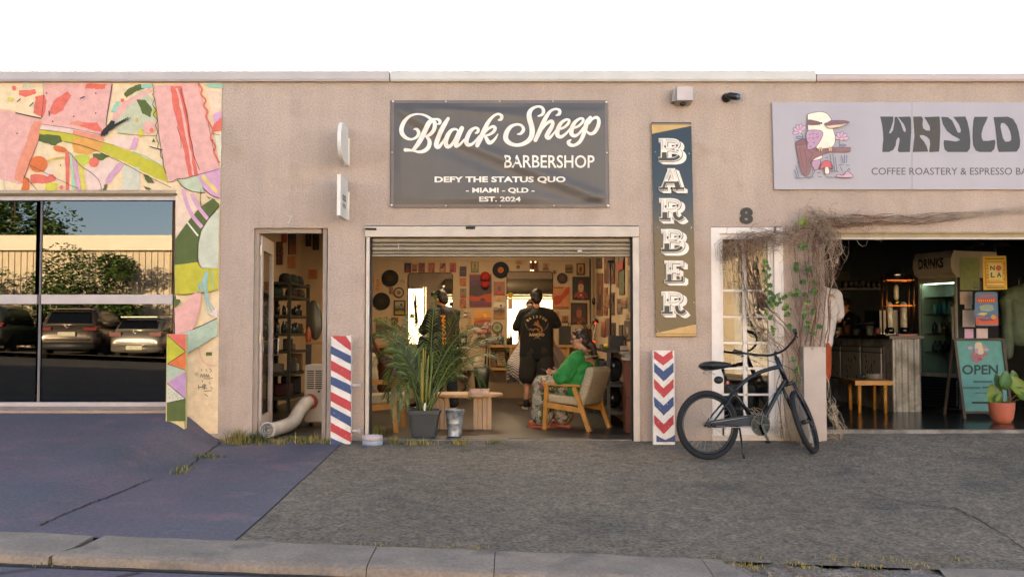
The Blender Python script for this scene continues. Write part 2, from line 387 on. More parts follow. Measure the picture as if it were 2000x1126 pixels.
# rubble and dirt where the kerb has broken away
mb = MB(); x0 = at(1400, 1090, KY - .2).x; x1 = at(1880, 1090, KY - .2).x; nx, ny = 60, 16
V = []
for j in range(ny + 1):
    for i in range(nx + 1):
        x = x0 + (x1 - x0) * i / nx; y = KY + .01 - .48 * j / ny
        V.append((x, y, kerb_z(x) - .012 - .06 * sstep(.25, 1, j / ny) + .028 * mnoise.noise(Vector((x * 6, y * 9, 0))) + .012 * mnoise.noise(Vector((x * 22, y * 22, 4)))))
mb.add(V, [(j * (nx + 1) + i, (j + 1) * (nx + 1) + i, (j + 1) * (nx + 1) + i + 1, j * (nx + 1) + i + 1) for j in range(ny) for i in range(nx)])
M_rub = noise_mix_mat('broken_asphalt', C('7c7268'), C('6c6055'), 7, .95, 1.0, 60, .4, C('554636'), 5.0)
struct(mb.build('broken_kerb_patch', M_rub))
mb = MB(); rk = random.Random(11)
for k in range(260):
    x = rk.uniform(x0, x1); y = KY - rk.uniform(.1, .46); s = rk.uniform(.006, .022)
    mb.box((x, y, kerb_z(x) - .012 - .06 * sstep(.25, 1, (KY - y) / .48) + s * .3), (s, s * rk.uniform(.6, 1.4), s * .7), 0, Matrix.Rotation(rk.uniform(0, 6), 3, 'Z') @ Matrix.Rotation(rk.uniform(-.5, .5), 3, 'X'))
tag(mb.build('rubble', [M_rub]), kind='stuff')
# gutter line of dirt, road, painted strip of road and the land beyond
def strip(name, m, x0, x1, y0, y1, dz0, dz1, nx=40, extra=None):
    mb = MB(); V = []
    for y, dz in ((y0, dz0), (y1, dz1)):
        for i in range(nx + 1):
            x = x0 + (x1 - x0) * i / nx; V.append((x, y, kerb_z(x) + dz))
    mb.add(V, [(i, nx + 1 + i, nx + 2 + i, i + 1) for i in range(nx)]); return struct(mb.build(name, m))
strip('gutter', M_dirt, -14, 14, KY - .40, KY - .50, -.068, -.066)
strip('road', M_road, -60, 60, KY - .38, -22.0, -.078, -.04, 60)
strip('painted_road_edge', M_paint, -9, -.2, KY - .47, KY - 1.5, -.0715, -.0685)
crack_r = MB()
for (pa, pb) in (((0, 1123), (75, 1106)), ((225, 1126), (275, 1107))):
    a = at(*pa, KY - .66); b = at(*pb, KY - .52)
    za, zb = kerb_z(a.x) - .064, kerb_z(b.x) - .064
    crack_r.add([(a.x - .012, a.y, za), (a.x + .012, a.y, za), (b.x + .012, b.y, zb), (b.x - .012, b.y, zb)], [(0, 1, 2, 3)])
struct(crack_r.build('road_crack', M_dirt))
strip('far_footpath', M_kerb, -60, 60, -22.0, -27.5, .10, .12, 40)
mb = MB(); mb.add([(x, y, kerb_z(x) - .25) for y in (-300, 300) for x in (-300, 300)], [(0, 1, 3, 2)]); struct(mb.build('ground', M_road))

# ================================================================ THE SHOP BUILDING
M_wall = noise_mix_mat('beige_render', C('b8a394'), C('ad998b'), 1.6, 0.92, 0.7, 62, 0.13, C('a6917f'), 3.0, 0.35, 0.7, .05, .05)
M_cap = [mat('capping_grey', 'b3a8a4', .55, .0, .08, 3), mat('capping_white', 'c4beb6', .5, .0, .08, 3), mat('capping_pink', 'b8a6a0', .55, .0, .08, 3)]
M_white = mat('white_painted_metal', 'b8aaa6', .45, 0, .08, 8, bump=.08)
M_offw = mat('off_white_paint', 'c3b4a6', .5, 0, .12, 5, bump=.05)
M_dark = mat('dark_gap', '1c1a18', .9, var=.1)
M_inner = mat('cream_plaster', 'b0977c', .85, 0, .08, 3, bump=.1)
M_ceil = mat('ceiling_paint', '4a4038', .9, 0, .05)
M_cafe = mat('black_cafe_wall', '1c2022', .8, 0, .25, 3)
bld = thing('shop_building', 'long single storey rendered shop building with flat parapet and two shopfront units', 'building', (0, 0, 0))
def X0(px): return at(px, 640, 0).x
def Z0(py): return at(1000, py, 0).z
zt = Z0(158)
wl, wr, wt, wb = X0(-420), X0(343), Z0(378), Z0(795)
d7l, d7r, d7t = X0(494), X0(639), Z0(445)
rl, rr, rt = X0(712), X0(1249), Z0(440)
d8l, d8r, d8t = X0(1391), X0(1529), Z0(443)
cl, cr, ct = X0(1612), X0(2700), Z0(454)
BT = -0.6
out = [(-40, BT), (d7l, BT), (d7l, d7t), (d7r, d7t), (d7r, BT), (rl, BT), (rl, rt), (rr, rt), (rr, BT), (d8l, BT), (d8l, d8t), (d8r, d8t), (d8r, BT), (cl, BT), (cl, ct), (cr, ct), (cr, BT), (9.6, BT), (9.6, zt), (-40, zt)]
mb = MB(); mb.prism([(x, 0, z) for x, z in out], (0, .19, 0), 0, [[(wl, 0, wb), (wr, 0, wb), (wr, 0, wt), (wl, 0, wt)]])
mb.build('facade_wall', M_wall, bld, recalc=True)
for k, (a, b) in enumerate(((-6900, 759), (761, 1597), (1599, 3000))):
    mb = MB(); xa, xb = X0(a), X0(b); zb_ = Z0(161); z_t = Z0(140 + (5 if k == 2 else 0)); prf = [(-.045, zb_), (-.055, zb_ + .02), (-.05, z_t - .012), (-.035, z_t), (.30, z_t + .015), (.30, zb_), (-.02, zb_)]
    mb.prism([(xa, y, z) for y, z in prf], (xb - xa, 0, 0)); mb.build('capping', M_cap[k], bld, recalc=True, label=['grey parapet capping', 'whiter parapet capping', 'pinkish parapet capping'][k])
mb = MB(); mb.bx(-40, 9.6, .30, 7.4, zt - .2, zt - .06); mb.build('roof', M_ceil, bld)
for k in (-1, 1):
    mb = MB(); mb.bx(-40 if k < 0 else 9.42, -39.82 if k < 0 else 9.6, .19, 7.4, BT, zt - .2); mb.build('end_wall', M_wall, bld)
mb = MB(); mb.bx(-39.82, 9.42, 7.2, 7.4, BT, zt - .2); mb.build('rear_wall', M_wall, bld)
BX0, BX1, BY = -3.45, 1.33, 6.6
mb = MB(); mb.bx(BX0 - .1, BX1 + .1, BY, BY + .12, -.1, 2.9); mb.bx(BX0 - .1, BX0, .19, BY, -.1, 2.9); mb.bx(BX1, BX1 + .1, .19, BY, -.1, 2.9); mb.build('barbershop_wall', M_inner, bld)
mb = MB(); mb.bx(BX0 - .1, BX1 + .1, .19, BY + .12, 2.9, 3.0); mb.build('barbershop_ceiling', M_ceil, bld)
mb = MB(); mb.bx(BX0, BX1, BY - .012, BY - .001, 2.235, 2.26); mb.build('picture_rail', M_inner, bld)
mb = MB(); mb.bx(BX0 - .1, BX1 + .1, .06, BY, -.3, 0.0); struct(mb.build('barbershop_floor', M_slab))
mb = MB(); mb.bx(rl, rr, .02, .075, -.3, .004); struct(mb.build('threshold_edge', M_edge))
# cafe shell
CZ = .085
M_cfloor = mat('polished_dark_floor', '2e2a25', .22, 0, .25, 2.0, bump=.05, bscale=6)
mb = MB(); mb.bx(BX1 + .1, 9.42, .22, 7.2, -.3, CZ); struct(mb.build('cafe_floor', M_cfloor))
mb = MB(); mb.bx(cl - .02, 9.4, .14, .235, -.3, CZ + .004); struct(mb.build('threshold_edge', M_edge))
mb = MB(); mb.bx(BX1 + .1, 9.42, 6.4, 6.5, -.1, 3.0); mb.bx(9.3, 9.42, .19, 6.4, -.1, 3.0); mb.bx(BX1 + .1, BX1 + .14, .19, 6.4, -.1, 3.0); mb.build('cafe_wall', M_cafe, bld)
mb = MB(); mb.bx(BX1 + .1, 9.42, .19, 6.5, 3.0, 3.08); mb.build('cafe_ceiling', M_cafe, bld)
# dark room behind the left window
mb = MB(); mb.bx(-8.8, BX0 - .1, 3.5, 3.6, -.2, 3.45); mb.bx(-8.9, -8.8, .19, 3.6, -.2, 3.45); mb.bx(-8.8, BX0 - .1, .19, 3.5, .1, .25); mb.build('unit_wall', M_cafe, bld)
# ---- left window
def fbar(mb, px0, px1, py0, py1, y0, y1, mi=0):
    a = at(px0, py1, y0); b = at(px1, py0, y0); mb.bx(a.x, b.x, y0, y1, a.z, b.z, mi)
M_glassL = glass('tinted_reflective_glass', (.012, .015, .015), 1.72, 0, .035)
M_bronze = mat('bronze_flashing', '6a5636', .6, .3)
wf = MB()
fbar(wf, -420, 343, 383, 391, -.015, .07); fbar(wf, -420, 343, 785, 793, -.01, .07); fbar(wf, 337, 343, 391, 785, -.01, .07)
for px in (-150, 76): fbar(wf, px - 4, px + 4, 391, 785, .0, .06)
win = wf.build('window', M_white, bld, label='wide white framed shop window of six panes')
mb = MB(); fbar(mb, -420, 344, 377, 383, -.03, .08); mb.build('head_flashing', M_bronze, win)
mb = MB(); fbar(mb, -420, -154, 575, 593, .005, .055); fbar(mb, -146, 72, 575, 593, .005, .055); fbar(mb, 80, 337, 575, 593, .005, .055); mb.build('transom', M_white, win)
for (a, b) in ((-420, -154), (-146, 72), (80, 337)):
    for (c, d) in ((391, 575), (593, 785)):
        mb = MB(); fbar(mb, a, b, c, d, .03, .036); mb.build('pane', M_glassL, win)
mb = MB(); fbar(mb, -420, 343, 793, 800, -.02, .06); mb.build('sill', mat('grey_sill', '7c7270', .7), win)
# ---- door 7: white metal frame, glazed leaf swung inwards
fm = MB()
for (a, b, c, d) in ((494, 506, 445, 862), (628, 639, 445, 862), (506, 628, 445, 455)): fbar(fm, a, b, c, d, .05, .14)
dfr = fm.build('door_frame', mat('stone_painted_metal', '9c8b7e', .6, 0, .08), bld)
ho = at(507, 640, .12); hinge = Vector((ho.x, .12, .02)); hgt = Z0(456) - .03
ang = R(95.0); dirv = Vector((math.cos(ang), math.sin(ang), 0)); nrm = Vector((-dirv.y, dirv.x, 0)); LW = .80
def leaf(mb, a, b, z0, z1, t=.042):
    mb.bar(hinge + dirv * a + Vector((0, 0, (z0 + z1) / 2)), hinge + dirv * b + Vector((0, 0, (z0 + z1) / 2)), t, z1 - z0)
lf = MB()
for (a, b, c, d) in ((0, .075, 0, hgt), (LW - .075, LW, 0, hgt), (.075, LW - .075, 0, .20), (.075, LW - .075, hgt - .14, hgt)): leaf(lf, a, b, c, d)
door = lf.build('door', M_white, bld, label='white glazed door swung inwards')
M_clear = glass('clear_glass', (.92, .95, .94), 1.5)
mb = MB(); leaf(mb, .075, LW - .075, .20, hgt - .14, .006); mb.build('pane', M_clear, door)
M_steel = mat('brushed_steel', '9a968f', .3, 1.0, .05)
mb = MB()
for sgn in (-1,):
    b0 = hinge + dirv * (LW - .04) + nrm * (.021 * sgn); mb.tube([b0 + Vector((0, 0, .80)), b0 + nrm * (.06 * sgn) + Vector((0, 0, .80)), b0 + nrm * (.06 * sgn) + Vector((0, 0, .98)), b0 + Vector((0, 0, .98))], .009, 8)
mb.build('handle', M_steel, door)
for zz in (.12, .98, 1.86):
    mb = MB(); mb.box(hinge + Vector((-.004, -.026, zz)), (.05, .012, .10)); mb.build('hinge', M_steel, door)
# ---- roller shutter: lintel channel, guides and curtain slats
sh = MB(); a = at(713, 462, -.03); b = at(1248, 441, -.03)
sh.prism([(a.x, -.035, a.z), (a.x, -.045, b.z - .012), (a.x, -.03, b.z - .002), (a.x, .05, b.z - .002), (a.x, .05, a.z)], (b.x - a.x, 0, 0))
shut = sh.build('roller_shutter', M_offw, bld, recalc=True, label='off-white roller shutter rolled most of the way up')
for (p0, p1) in ((713, 722), (1238, 1248)):
    mb = MB(); fbar(mb, p0, p1, 463, 868, -.02, .05); mb.build('guide_rail', M_offw, shut)
    mb = MB(); q = (722, 726) if p0 < 1000 else (1234, 1238); fbar(mb, *q, 463, 868, .0, .09); mb.build('guide_channel', M_dark, shut)
mb = MB(); fbar(mb, 713, 735, 445, 449, -.052, -.046); mb.build('bracket', M_dark, shut)
mb = MB(); fbar(mb, 910, 928, 442, 447, -.052, -.03); mb.build('bracket', M_dark, shut)
M_slat = mat('shutter_slat', '8a7d6b', .5, .2, .10, 6, bump=.05)
ys = [(466, 476), (477, 487), (488, 498)]
for i, (t_, b_) in enumerate(((464, 474), (475, 480), (481, 490), (491, 495), (496, 502))):
    a = at(722, b_, .06); b = at(1238, t_, .06); h = b.z - a.z; bul = .016 if h > .03 else .005
    mb = MB(); mb.prism([(a.x, .06, a.z), (a.x, .06 - bul, a.z + h * .25), (a.x, .06 - bul, a.z + h * .75), (a.x, .06, b.z), (a.x, .075, b.z), (a.x, .075, a.z)], (b.x - a.x, 0, 0))
    mb.build('slat', M_slat, shut, recalc=True)
mb = MB(); fbar(mb, 777, 779, 476, 486, .035, .044); mb.build('slide_tab', M_white, shut)
mb = MB(); fbar(mb, 1128, 1136, 488, 492, .035, .052); mb.build('slide_tab', M_white, shut)
mb = MB(); mb.lathe([(.17, 0), (.17, 2.6)], (rl + .06, .28, rt - .02), 20, 0, True, Matrix.Rotation(R(90), 3, 'Y')); mb.build('shutter_roll', M_slat, shut)
# ---- door 8: white timber frame with a paned glass leaf
fm = MB()
for (a, b, c, d) in ((1392, 1405, 444, 858), (1516, 1529, 444, 858), (1405, 1516, 444, 456)): fbar(fm, a, b, c, d, -.005, .12)
M_door8 = mat('white_gloss_paint', 'd8cec6', .4, 0, .06)
d8 = fm.build('door', M_door8, bld, label='white painted glazed door under the house number 8')
lf = MB()
for (a, b, c, d) in ((1405, 1411, 456, 850), (1503, 1516, 456, 850), (1411, 1503, 456, 467), (1411, 1503, 826, 850)): fbar(lf, a, b, c, d, .03, .075)
lf.build('door_leaf', M_door8, d8)
mb = MB(); fbar(mb, 1411, 1503, 467, 826, .05, .056); mb.build('pane', glass('door_glass', (.72, .76, .74), 1.6, 0, .02), d8)
for (a, b, c, d) in ((1453, 1457, 467, 826), (1411, 1453, 565, 569), (1457, 1503, 565, 569), (1411, 1453, 617, 620), (1457, 1503, 617, 620), (1411, 1453, 667, 671), (1457, 1503, 667, 671), (1411, 1453, 717, 721), (1457, 1503, 717, 721), (1411, 1453, 768, 772), (1457, 1503, 768, 772)):
    mb = MB(); fbar(mb, a, b, c, d, .036, .07); mb.build('glazing_bar', M_door8, d8)
mb = MB(); fbar(mb, 1391, 1530, 850, 860, -.02, .12); mb.build('door_sill', M_offw, d8)
# ---- cafe opening: head trim and track
hd = MB(); fbar(hd, 1612, 2700, 452, 455, -.012, .02); fbar(hd, 1612, 2700, 455, 464, .02, .09); head = hd.build('cafe_door_head', mat('khaki_trim', '9a8868', .6), bld)
mb = MB(); fbar(mb, 1612, 2700, 464, 467, .005, .06); mb.build('door_track', M_offw, head)
# ---- low rendered pier between door 8 and the cafe opening, bunting stub wall at the mural
pr = MB(); a = hit(1570, 857); zt2 = at(1570, 677, -.16).z
pr.bx(at(1570, 700, -.16).x, at(1613, 700, -.16).x, -.16, -.001, -.3, zt2)
tag(pr.build('pier', mat('pale_render', 'b3a49a', .85, 0, .06, 4, bump=.3, bscale=110)), 'low pale rendered pier beside the cafe opening under the vine', 'pier')
M_lamp = mat('warm_lamp_diffuser', (1.0, .62, .30), .5, 0, 0, emit=1.5)
for (x, y) in ((-.4, 2.1), (-.4, 4.6)):  # unseen batten lamps, added to account for the warm glow inside the shop
    t = thing('added_ceiling_lamp', 'added unseen warm batten lamp on the barbershop ceiling at ' + {2.1: 'the front of the shop', 4.6: 'the rear by the mirrors'}[y], 'lamp', (x, y, 2.9))
    mb = MB(); mb.bx(-.65, .65, -.06, .06, -.05, -.001); mb.build('housing', M_offw, t)
    mb = MB(); mb.lathe([(.001, -.62), (.03, -.6), (.03, .6), (.001, .62)], (0, 0, -.075), 10, 0, True, Matrix.Rotation(R(90), 3, 'Y')); mb.build('tube', M_lamp, t)
    ld = bpy.data.lights.new('lamp_light', 'AREA'); ld.shape = 'RECTANGLE'; ld.size = 1.2; ld.size_y = .1; ld.energy = 7.6; ld.color = (1.0, .86, .68)
    lo = bpy.data.objects.new('lamp_light', ld); COL.objects.link(lo); lo.parent = t; lo.location = (0, 0, -.115)
# ================================================================ ACROSS THE STREET (seen in the window glass and mirrors)
def rz(x): return kerb_z(x) - .04
M_clad = mat('cream_cladding', 'c9b9a2', .7, 0, .05, 2)
M_fasc = mat('cream_fascia', 'd8cdbb', .6, 0, .04, 2)
fb = thing('warehouse', 'cream ribbed metal clad warehouse across the street with a pale fascia', 'building', (-18, -28, rz(-18)))
mb = MB(); mb.bx(-34, -11.6, -30, -27.6, -1.6, 4.4); mb.build('wall', M_clad, fb, world=True)
mb = MB(); mb.bx(-34, -11.45, -27.6, -27.35, 4.1, 4.65); mb.build('fascia', M_fasc, fb, world=True)
for i in range(96):
    mb = MB(); x = -33.6 + i * .23; mb.bx(x, x + .022, -27.6, -27.565, -.3, 4.1); mb.build('rib', M_clad, fb, world=True)
mb = MB(); mb.bx(-11.6, -11.2, -30, -27.5, -1.5, 4.0); mb.build('corner_column', mat('dark_brown_trim', '3b2c22', .7), fb, world=True)
mb = MB(); mb.tube([(-11.1, -27.3, 4.1), (-11.1, -27.35, 3.6), (-11.0, -27.4, 0.2)], .06, 8); mb.build('downpipe', M_clad, fb, world=True)
fb2 = thing('warehouse', 'cream rendered building across the street with a white roller door', 'building', (4, -28, rz(4)))
mb = MB(); mb.bx(-10, 30, -34, -27.6, -3, 4.9); mb.build('wall', mat('pale_yellow_render', 'cbbba3', .8, 0, .06, 1), fb2, world=True)
mb = MB(); mb.bx(-10.1, 30, -27.6, -27.4, 4.5, 5.1); mb.build('fascia', M_fasc, fb2, world=True)
mb = MB(); mb.bx(8.2, 11.4, -27.6, -27.5, -1, 2.7); mb.build('roller_door', mat('white_roller_door', 'd9d4cc', .5), fb2, world=True)
mb = MB(); mb.bx(-8.4, -7.2, -27.6, -27.5, .6, 1.9); mb.build('window', mat('dark_glass', '20262a', .1), fb2, world=True)
# leafy shrubs against the cladding
M_leaf = mat('shrub_leaf', '3f5a1c', .6, 0, .35, 5); M_leaf2 = mat('shrub_leaf_dark', '26380f', .6, 0, .3, 5); M_bark = mat('bark', '4a3a2b', .9, 0, .2, 8, bump=.5)
def shrub(name, label, cat, c, rx, ry, rz_, n, seed, sz=.16, trunk=True, group=None):
    r_ = random.Random(seed); z0 = rz(c[0]); t = thing(name, label, cat, (c[0], c[1], z0), 0, group)
    cl_ = [(r_.uniform(-.75, .75) * rx, r_.uniform(-.7, .7) * ry, r_.uniform(-.75, .8) * rz_, r_.uniform(.25, .5)) for _ in range(26)]
    mb = MB()
    for k in range(n):
        q = r_.choice(cl_); d = Vector((r_.gauss(0, 1), r_.gauss(0, 1), r_.gauss(0, 1))).normalized() * (r_.random() ** .4) * q[3]
        p = Vector((q[0] + d.x * rx, q[1] + d.y * ry, c[2] - z0 + q[2] + d.z * rz_)); a = r_.uniform(0, 6.28)
        u = Vector((math.cos(a), math.sin(a), r_.uniform(-.6, .6))).normalized(); v = u.cross(Vector((r_.gauss(0, 1), r_.gauss(0, 1), r_.gauss(0, 1)))).normalized(); s = sz * r_.uniform(.6, 1.3)
        mb.add([p - u * s, p + v * s * .4, p + u * s, p - v * s * .4], [(0, 1, 2, 3)], r_.random() < .4)
    mb.build('crown', [M_leaf, M_leaf2], t)
    mb = MB(); mb.tube([(0, 0, -.2), (.1, 0, .8), (-.1, .1, c[2] - z0)], [.14, .11, .05], 8)
    for k in range(5):
        a = k * 1.3; mb.tube([(0, 0, .6 + .2 * k), (.6 * math.cos(a) * rx, .5 * math.sin(a) * ry, c[2] - z0 + .2 * rz_)], [.06, .02], 6)
    mb.build('trunk', M_bark, t)
    return t
shrub('shrub_tree', 'dense green shrub tree before the ribbed warehouse wall seen in the window', 'tree', (-15.2, -26.2, 2.2), 2.1, 1.0, 1.75, 11000, 5, .085)
shrub('shrub_tree', 'low leafy shrub at the left of the window reflection', 'tree', (-20.4, -26.2, 1.9), 2.3, 1.0, 1.3, 8000, 6, .085)
shrub('gum_tree', 'tall dark tree rising behind the warehouse roof in the reflection', 'tree', (-21.5, -34, 6.6), 2.6, 2.0, 2.6, 7000, 8, .13)
# parked cars
M_tyre = mat('tyre_rubber', '17171a', .85, 0, .15, 20); M_cglass = mat('car_glass', '0d1012', .06, 0, 0, spec=.7); M_trim = mat('black_plastic', '1b1b1c', .55, 0, .1)
M_red = mat('red_lens', '6a0e0a', .2, 0, 0); M_plate = mat('number_plate', 'b9b29a', .5); M_chrome = mat('chrome', 'c9c6c0', .12, 1, 0)
def loft(mb, secs, n=28, e=4.0, mi=0):
    V = []
    for (y, z0, z1, hw, k) in secs:
        for j in range(n):
            a = 2 * math.pi * j / n; cx, cz = math.cos(a), math.sin(a); q = (abs(cx) ** e + abs(cz) ** e) ** (1 / e); x, z = cx / q, cz / q
            V.append((x * hw * (1 - k * max(0, z)), y, (z0 + z1) / 2 + z * (z1 - z0) / 2))
    m_ = len(secs)
    mb.add(V, [(i * n + j, i * n + (j + 1) % n, (i + 1) * n + (j + 1) % n, (i + 1) * n + j) for i in range(m_ - 1) for j in range(n)] + [tuple(range(n))[::-1], tuple((m_ - 1) * n + j for j in range(n))], mi, True)
def car(name, label, x, y, rot, paint, L_=4.5, W_=1.82, H_=1.5, suv=False, roof_rails=False):
    t = thing(name, label, 'car', (x, y, rz(x) + .02), rot, 'cars parked across the street'); h = L_ / 2; w_ = W_ / 2; bl = .98 if suv else .90
    mb = MB()      # rear end at +y
    loft(mb, [(-h, .35, .62, w_ * .75, 0), (-h + .15, .26, .75, w_ * .92, 0), (-h + .9, .24, bl - .02, w_, .03), (0, .24, bl + .03, w_, .03), (h - .7, .25, bl + .08, w_, .03), (h - .16, .30, bl + .06, w_ * .96, .05), (h - .02, .40, bl - .10, w_ * .86, .05), (h, .46, bl - .3, w_ * .8, 0)])
    loft(mb, [(-h + 1.35, bl - .05, bl + .05, w_ * .86, .1), (-.55, bl - .05, H_ - .06, w_ * .88, .22), (.1, bl - .05, H_, w_ * .9, .24), (h - 1.0, bl - .05, H_ - .03, w_ * .9, .24), (h - .45, bl - .05, H_ - .16 if not suv else H_ - .10, w_ * .87, .24), (h - .16, bl - .05, bl + .10, w_ * .82, .1)], e=5)
    body = mb.build('body', paint, t)
    zb, zt_ = bl + .12, H_ - .17
    mb = MB(); yb, yt = h - .17, h - .44; mb.prism([(-w_ * .70, yb + .03, zb), (w_ * .70, yb + .03, zb), (w_ * .60, yt + .06, zt_), (-w_ * .60, yt + .06, zt_)], (0, .012, .006)); mb.build('rear_window', M_cglass, t)
    for s in (-1, 1):
        mb = MB(); mb.prism([(s * w_ * .875, -.9, bl + .06), (s * w_ * .90, h - .75, bl + .1), (s * w_ * .76, h - .95, H_ - .16), (s * w_ * .74, -.35, H_ - .14)], (s * .02, 0, 0)); mb.build('side_window', M_cglass, t)
        mb = MB(); mb.box((s * w_ * .72, h - .05, bl - .06), (w_ * .42, .1, .13 if not suv else .10)); mb.box((s * w_ * .90, h - .2, bl - .03), (.1, .3, .12)); mb.build('tail_light', M_red, t)
        mb = MB(); mb.box((s * (w_ + .08), -.75, bl + .07), (.2, .1, .13)); mb.build('wing_mirror', paint, t)
        for yy in (-h + .85, h - .85):
            mb = MB(); mb.lathe([(.20, -.1), (.31, -.1), (.335, -.06), (.335, .06), (.31, .1), (.20, .1)], (s * (w_ - .09), yy, .33), 28, 0, True, Matrix.Rotation(R(90), 3, 'Y')); wh = mb.build('wheel', M_tyre, t)
            mb = MB(); mb.lathe([(.205, -.05), (.205, .085), (.18, .07), (.03, .075), (0, .075)], (s * (w_ - .09), yy, .33), 20, 0, True, Matrix.Rotation(R(90 * s), 3, 'Y')); mb.build('rim', M_steel, wh)
    mb = MB(); loft(mb, [(h - .12, .26, .52, w_ * .93, 0), (h + .035, .28, .50, w_ * .84, 0)], e=6); mb.build('bumper', M_trim if suv else paint, t)
    mb = MB(); mb.box((0, h + .055, .42 if not suv else bl - .22), (.52, .02, .13)); mb.build('number_plate', M_plate, t)
    mb = MB(); mb.tube([(.06 * math.cos(a), h + .02, bl + .02 + .045 * math.sin(a)) for a in [k * math.pi / 8 for k in range(16)]], .01, 6, closed=True); mb.build('badge', M_chrome, t)
    mb = MB(); mb.box((0, h - .4, H_ - .07), (W_ * .66, .26, .03)); mb.build('spoiler', paint, t)
    mb = MB(); mb.box((0, h + .06, .60), (W_ * .7, .02, .03)); mb.build('chrome_strip', M_chrome, t)
    if roof_rails:
        for s in (-1, 1): mb = MB(); mb.tube([(s * w_ * .62, -.5, H_ - .03), (s * w_ * .62, -.4, H_ + .05), (s * w_ * .62, h - .9, H_ + .04), (s * w_ * .62, h - .8, H_ - .04)], .02, 6); mb.build('roof_rail', M_chrome, t)
    return t
car('parked_car', 'silver hatchback parked tail-out across the street at the right of the reflection', -11.75, -24.2, R(3), mat('silver_paint', '8d867b', .28, .6, .04), 4.3, 1.79, 1.46)
car('parked_car', 'bronze grey sports utility car parked between two others in the reflection', -14.1, -24.0, R(-6), mat('bronze_paint', '5a5048', .25, .5, .04), 4.6, 1.9, 1.62, True)
car('parked_car', 'pale green estate wagon with roof rails at the left of the reflection', -17.2, -24.2, R(-8), mat('sage_paint', '5f6357', .3, .5, .04), 4.7, 1.86, 1.62, True, True)
# ================================================================ MURAL, SIGNS AND FITTINGS ON THE FACADE
def pal(mb_): pass
class Print:                       # flat print: coloured shapes in stacked layers a fraction of a millimetre apart
    def __init__(s, f, step=-.0004, base=-.0010): s.f = f; s.mb = MB(); s.cols = []; s.n = 0; s.step = step; s.base = base
    def ci(s, c):
        if c not in s.cols: s.cols.append(c)
        return s.cols.index(c)
    def dy(s): s.n += 1; return s.base + s.step * s.n
    def poly(s, c, pts, smooth=False, holes=None): poly(s.mb, pts, s.f, s.ci(c), s.dy(), holes, smooth); return s
    def line(s, c, pts, w, sub=6, re=True): ribbon(s.mb, pts, s.f, s.ci(c), s.dy(), w, sub, re); return s
    def disc(s, c, x, y, r, ry=None): disc(s.mb, x, y, r, s.f, s.ci(c), s.dy(), ry); return s
    def text(s, c, t, x0, y0, x1, y1, bold=0.0, rot=0): text(s.mb, t, x0, y0, x1, y1, s.f, s.ci(c), s.dy(), bold, rot); return s
    def build(s, name, parent=None, world=True, label=None, rough=.7): return s.mb.build(name, [flat(c, rough) for c in s.cols], parent, world, False, label)
def rough_edge(pts, amp, seed, n=7):
    r_ = random.Random(seed); out = []
    for i in range(len(pts)):
        a, b = pts[i], pts[(i + 1) % len(pts)]
        for j in range(n):
            t = j / n; out.append((a[0] + (b[0] - a[0]) * t + r_.uniform(-amp, amp), a[1] + (b[1] - a[1]) * t + r_.uniform(-amp, amp)))
    return out
# ---- mural: three tracing sheets share the wall plane
K = 3.129
P = Print(pmap(-.001, 0, 120, K), -.00025)
CREAM, PINK, CORAL, SALM, LIME, YEL, GRN, SAGE, LILA, TEAL, ORG, PALE, INK = 'e6c9a2', 'dfa69c', 'dd6c5c', 'e08d72', 'bdb23f', 'd8b95a', '566233', 'bdbd9f', 'cf9bb4', '8fc0ac', 'd9703f', 'e3c3b4', '2f2a2c'
wL = -1300
P.poly(CREAM, [(wL, 133), (1357, 133), (1347, 790), (1082, 790), (1078, 786), (wL, 786)])
P.poly(CREAM, [(1075, 788), (1347, 788), (1331, 2272), (1160, 2272), (1075, 2112)])
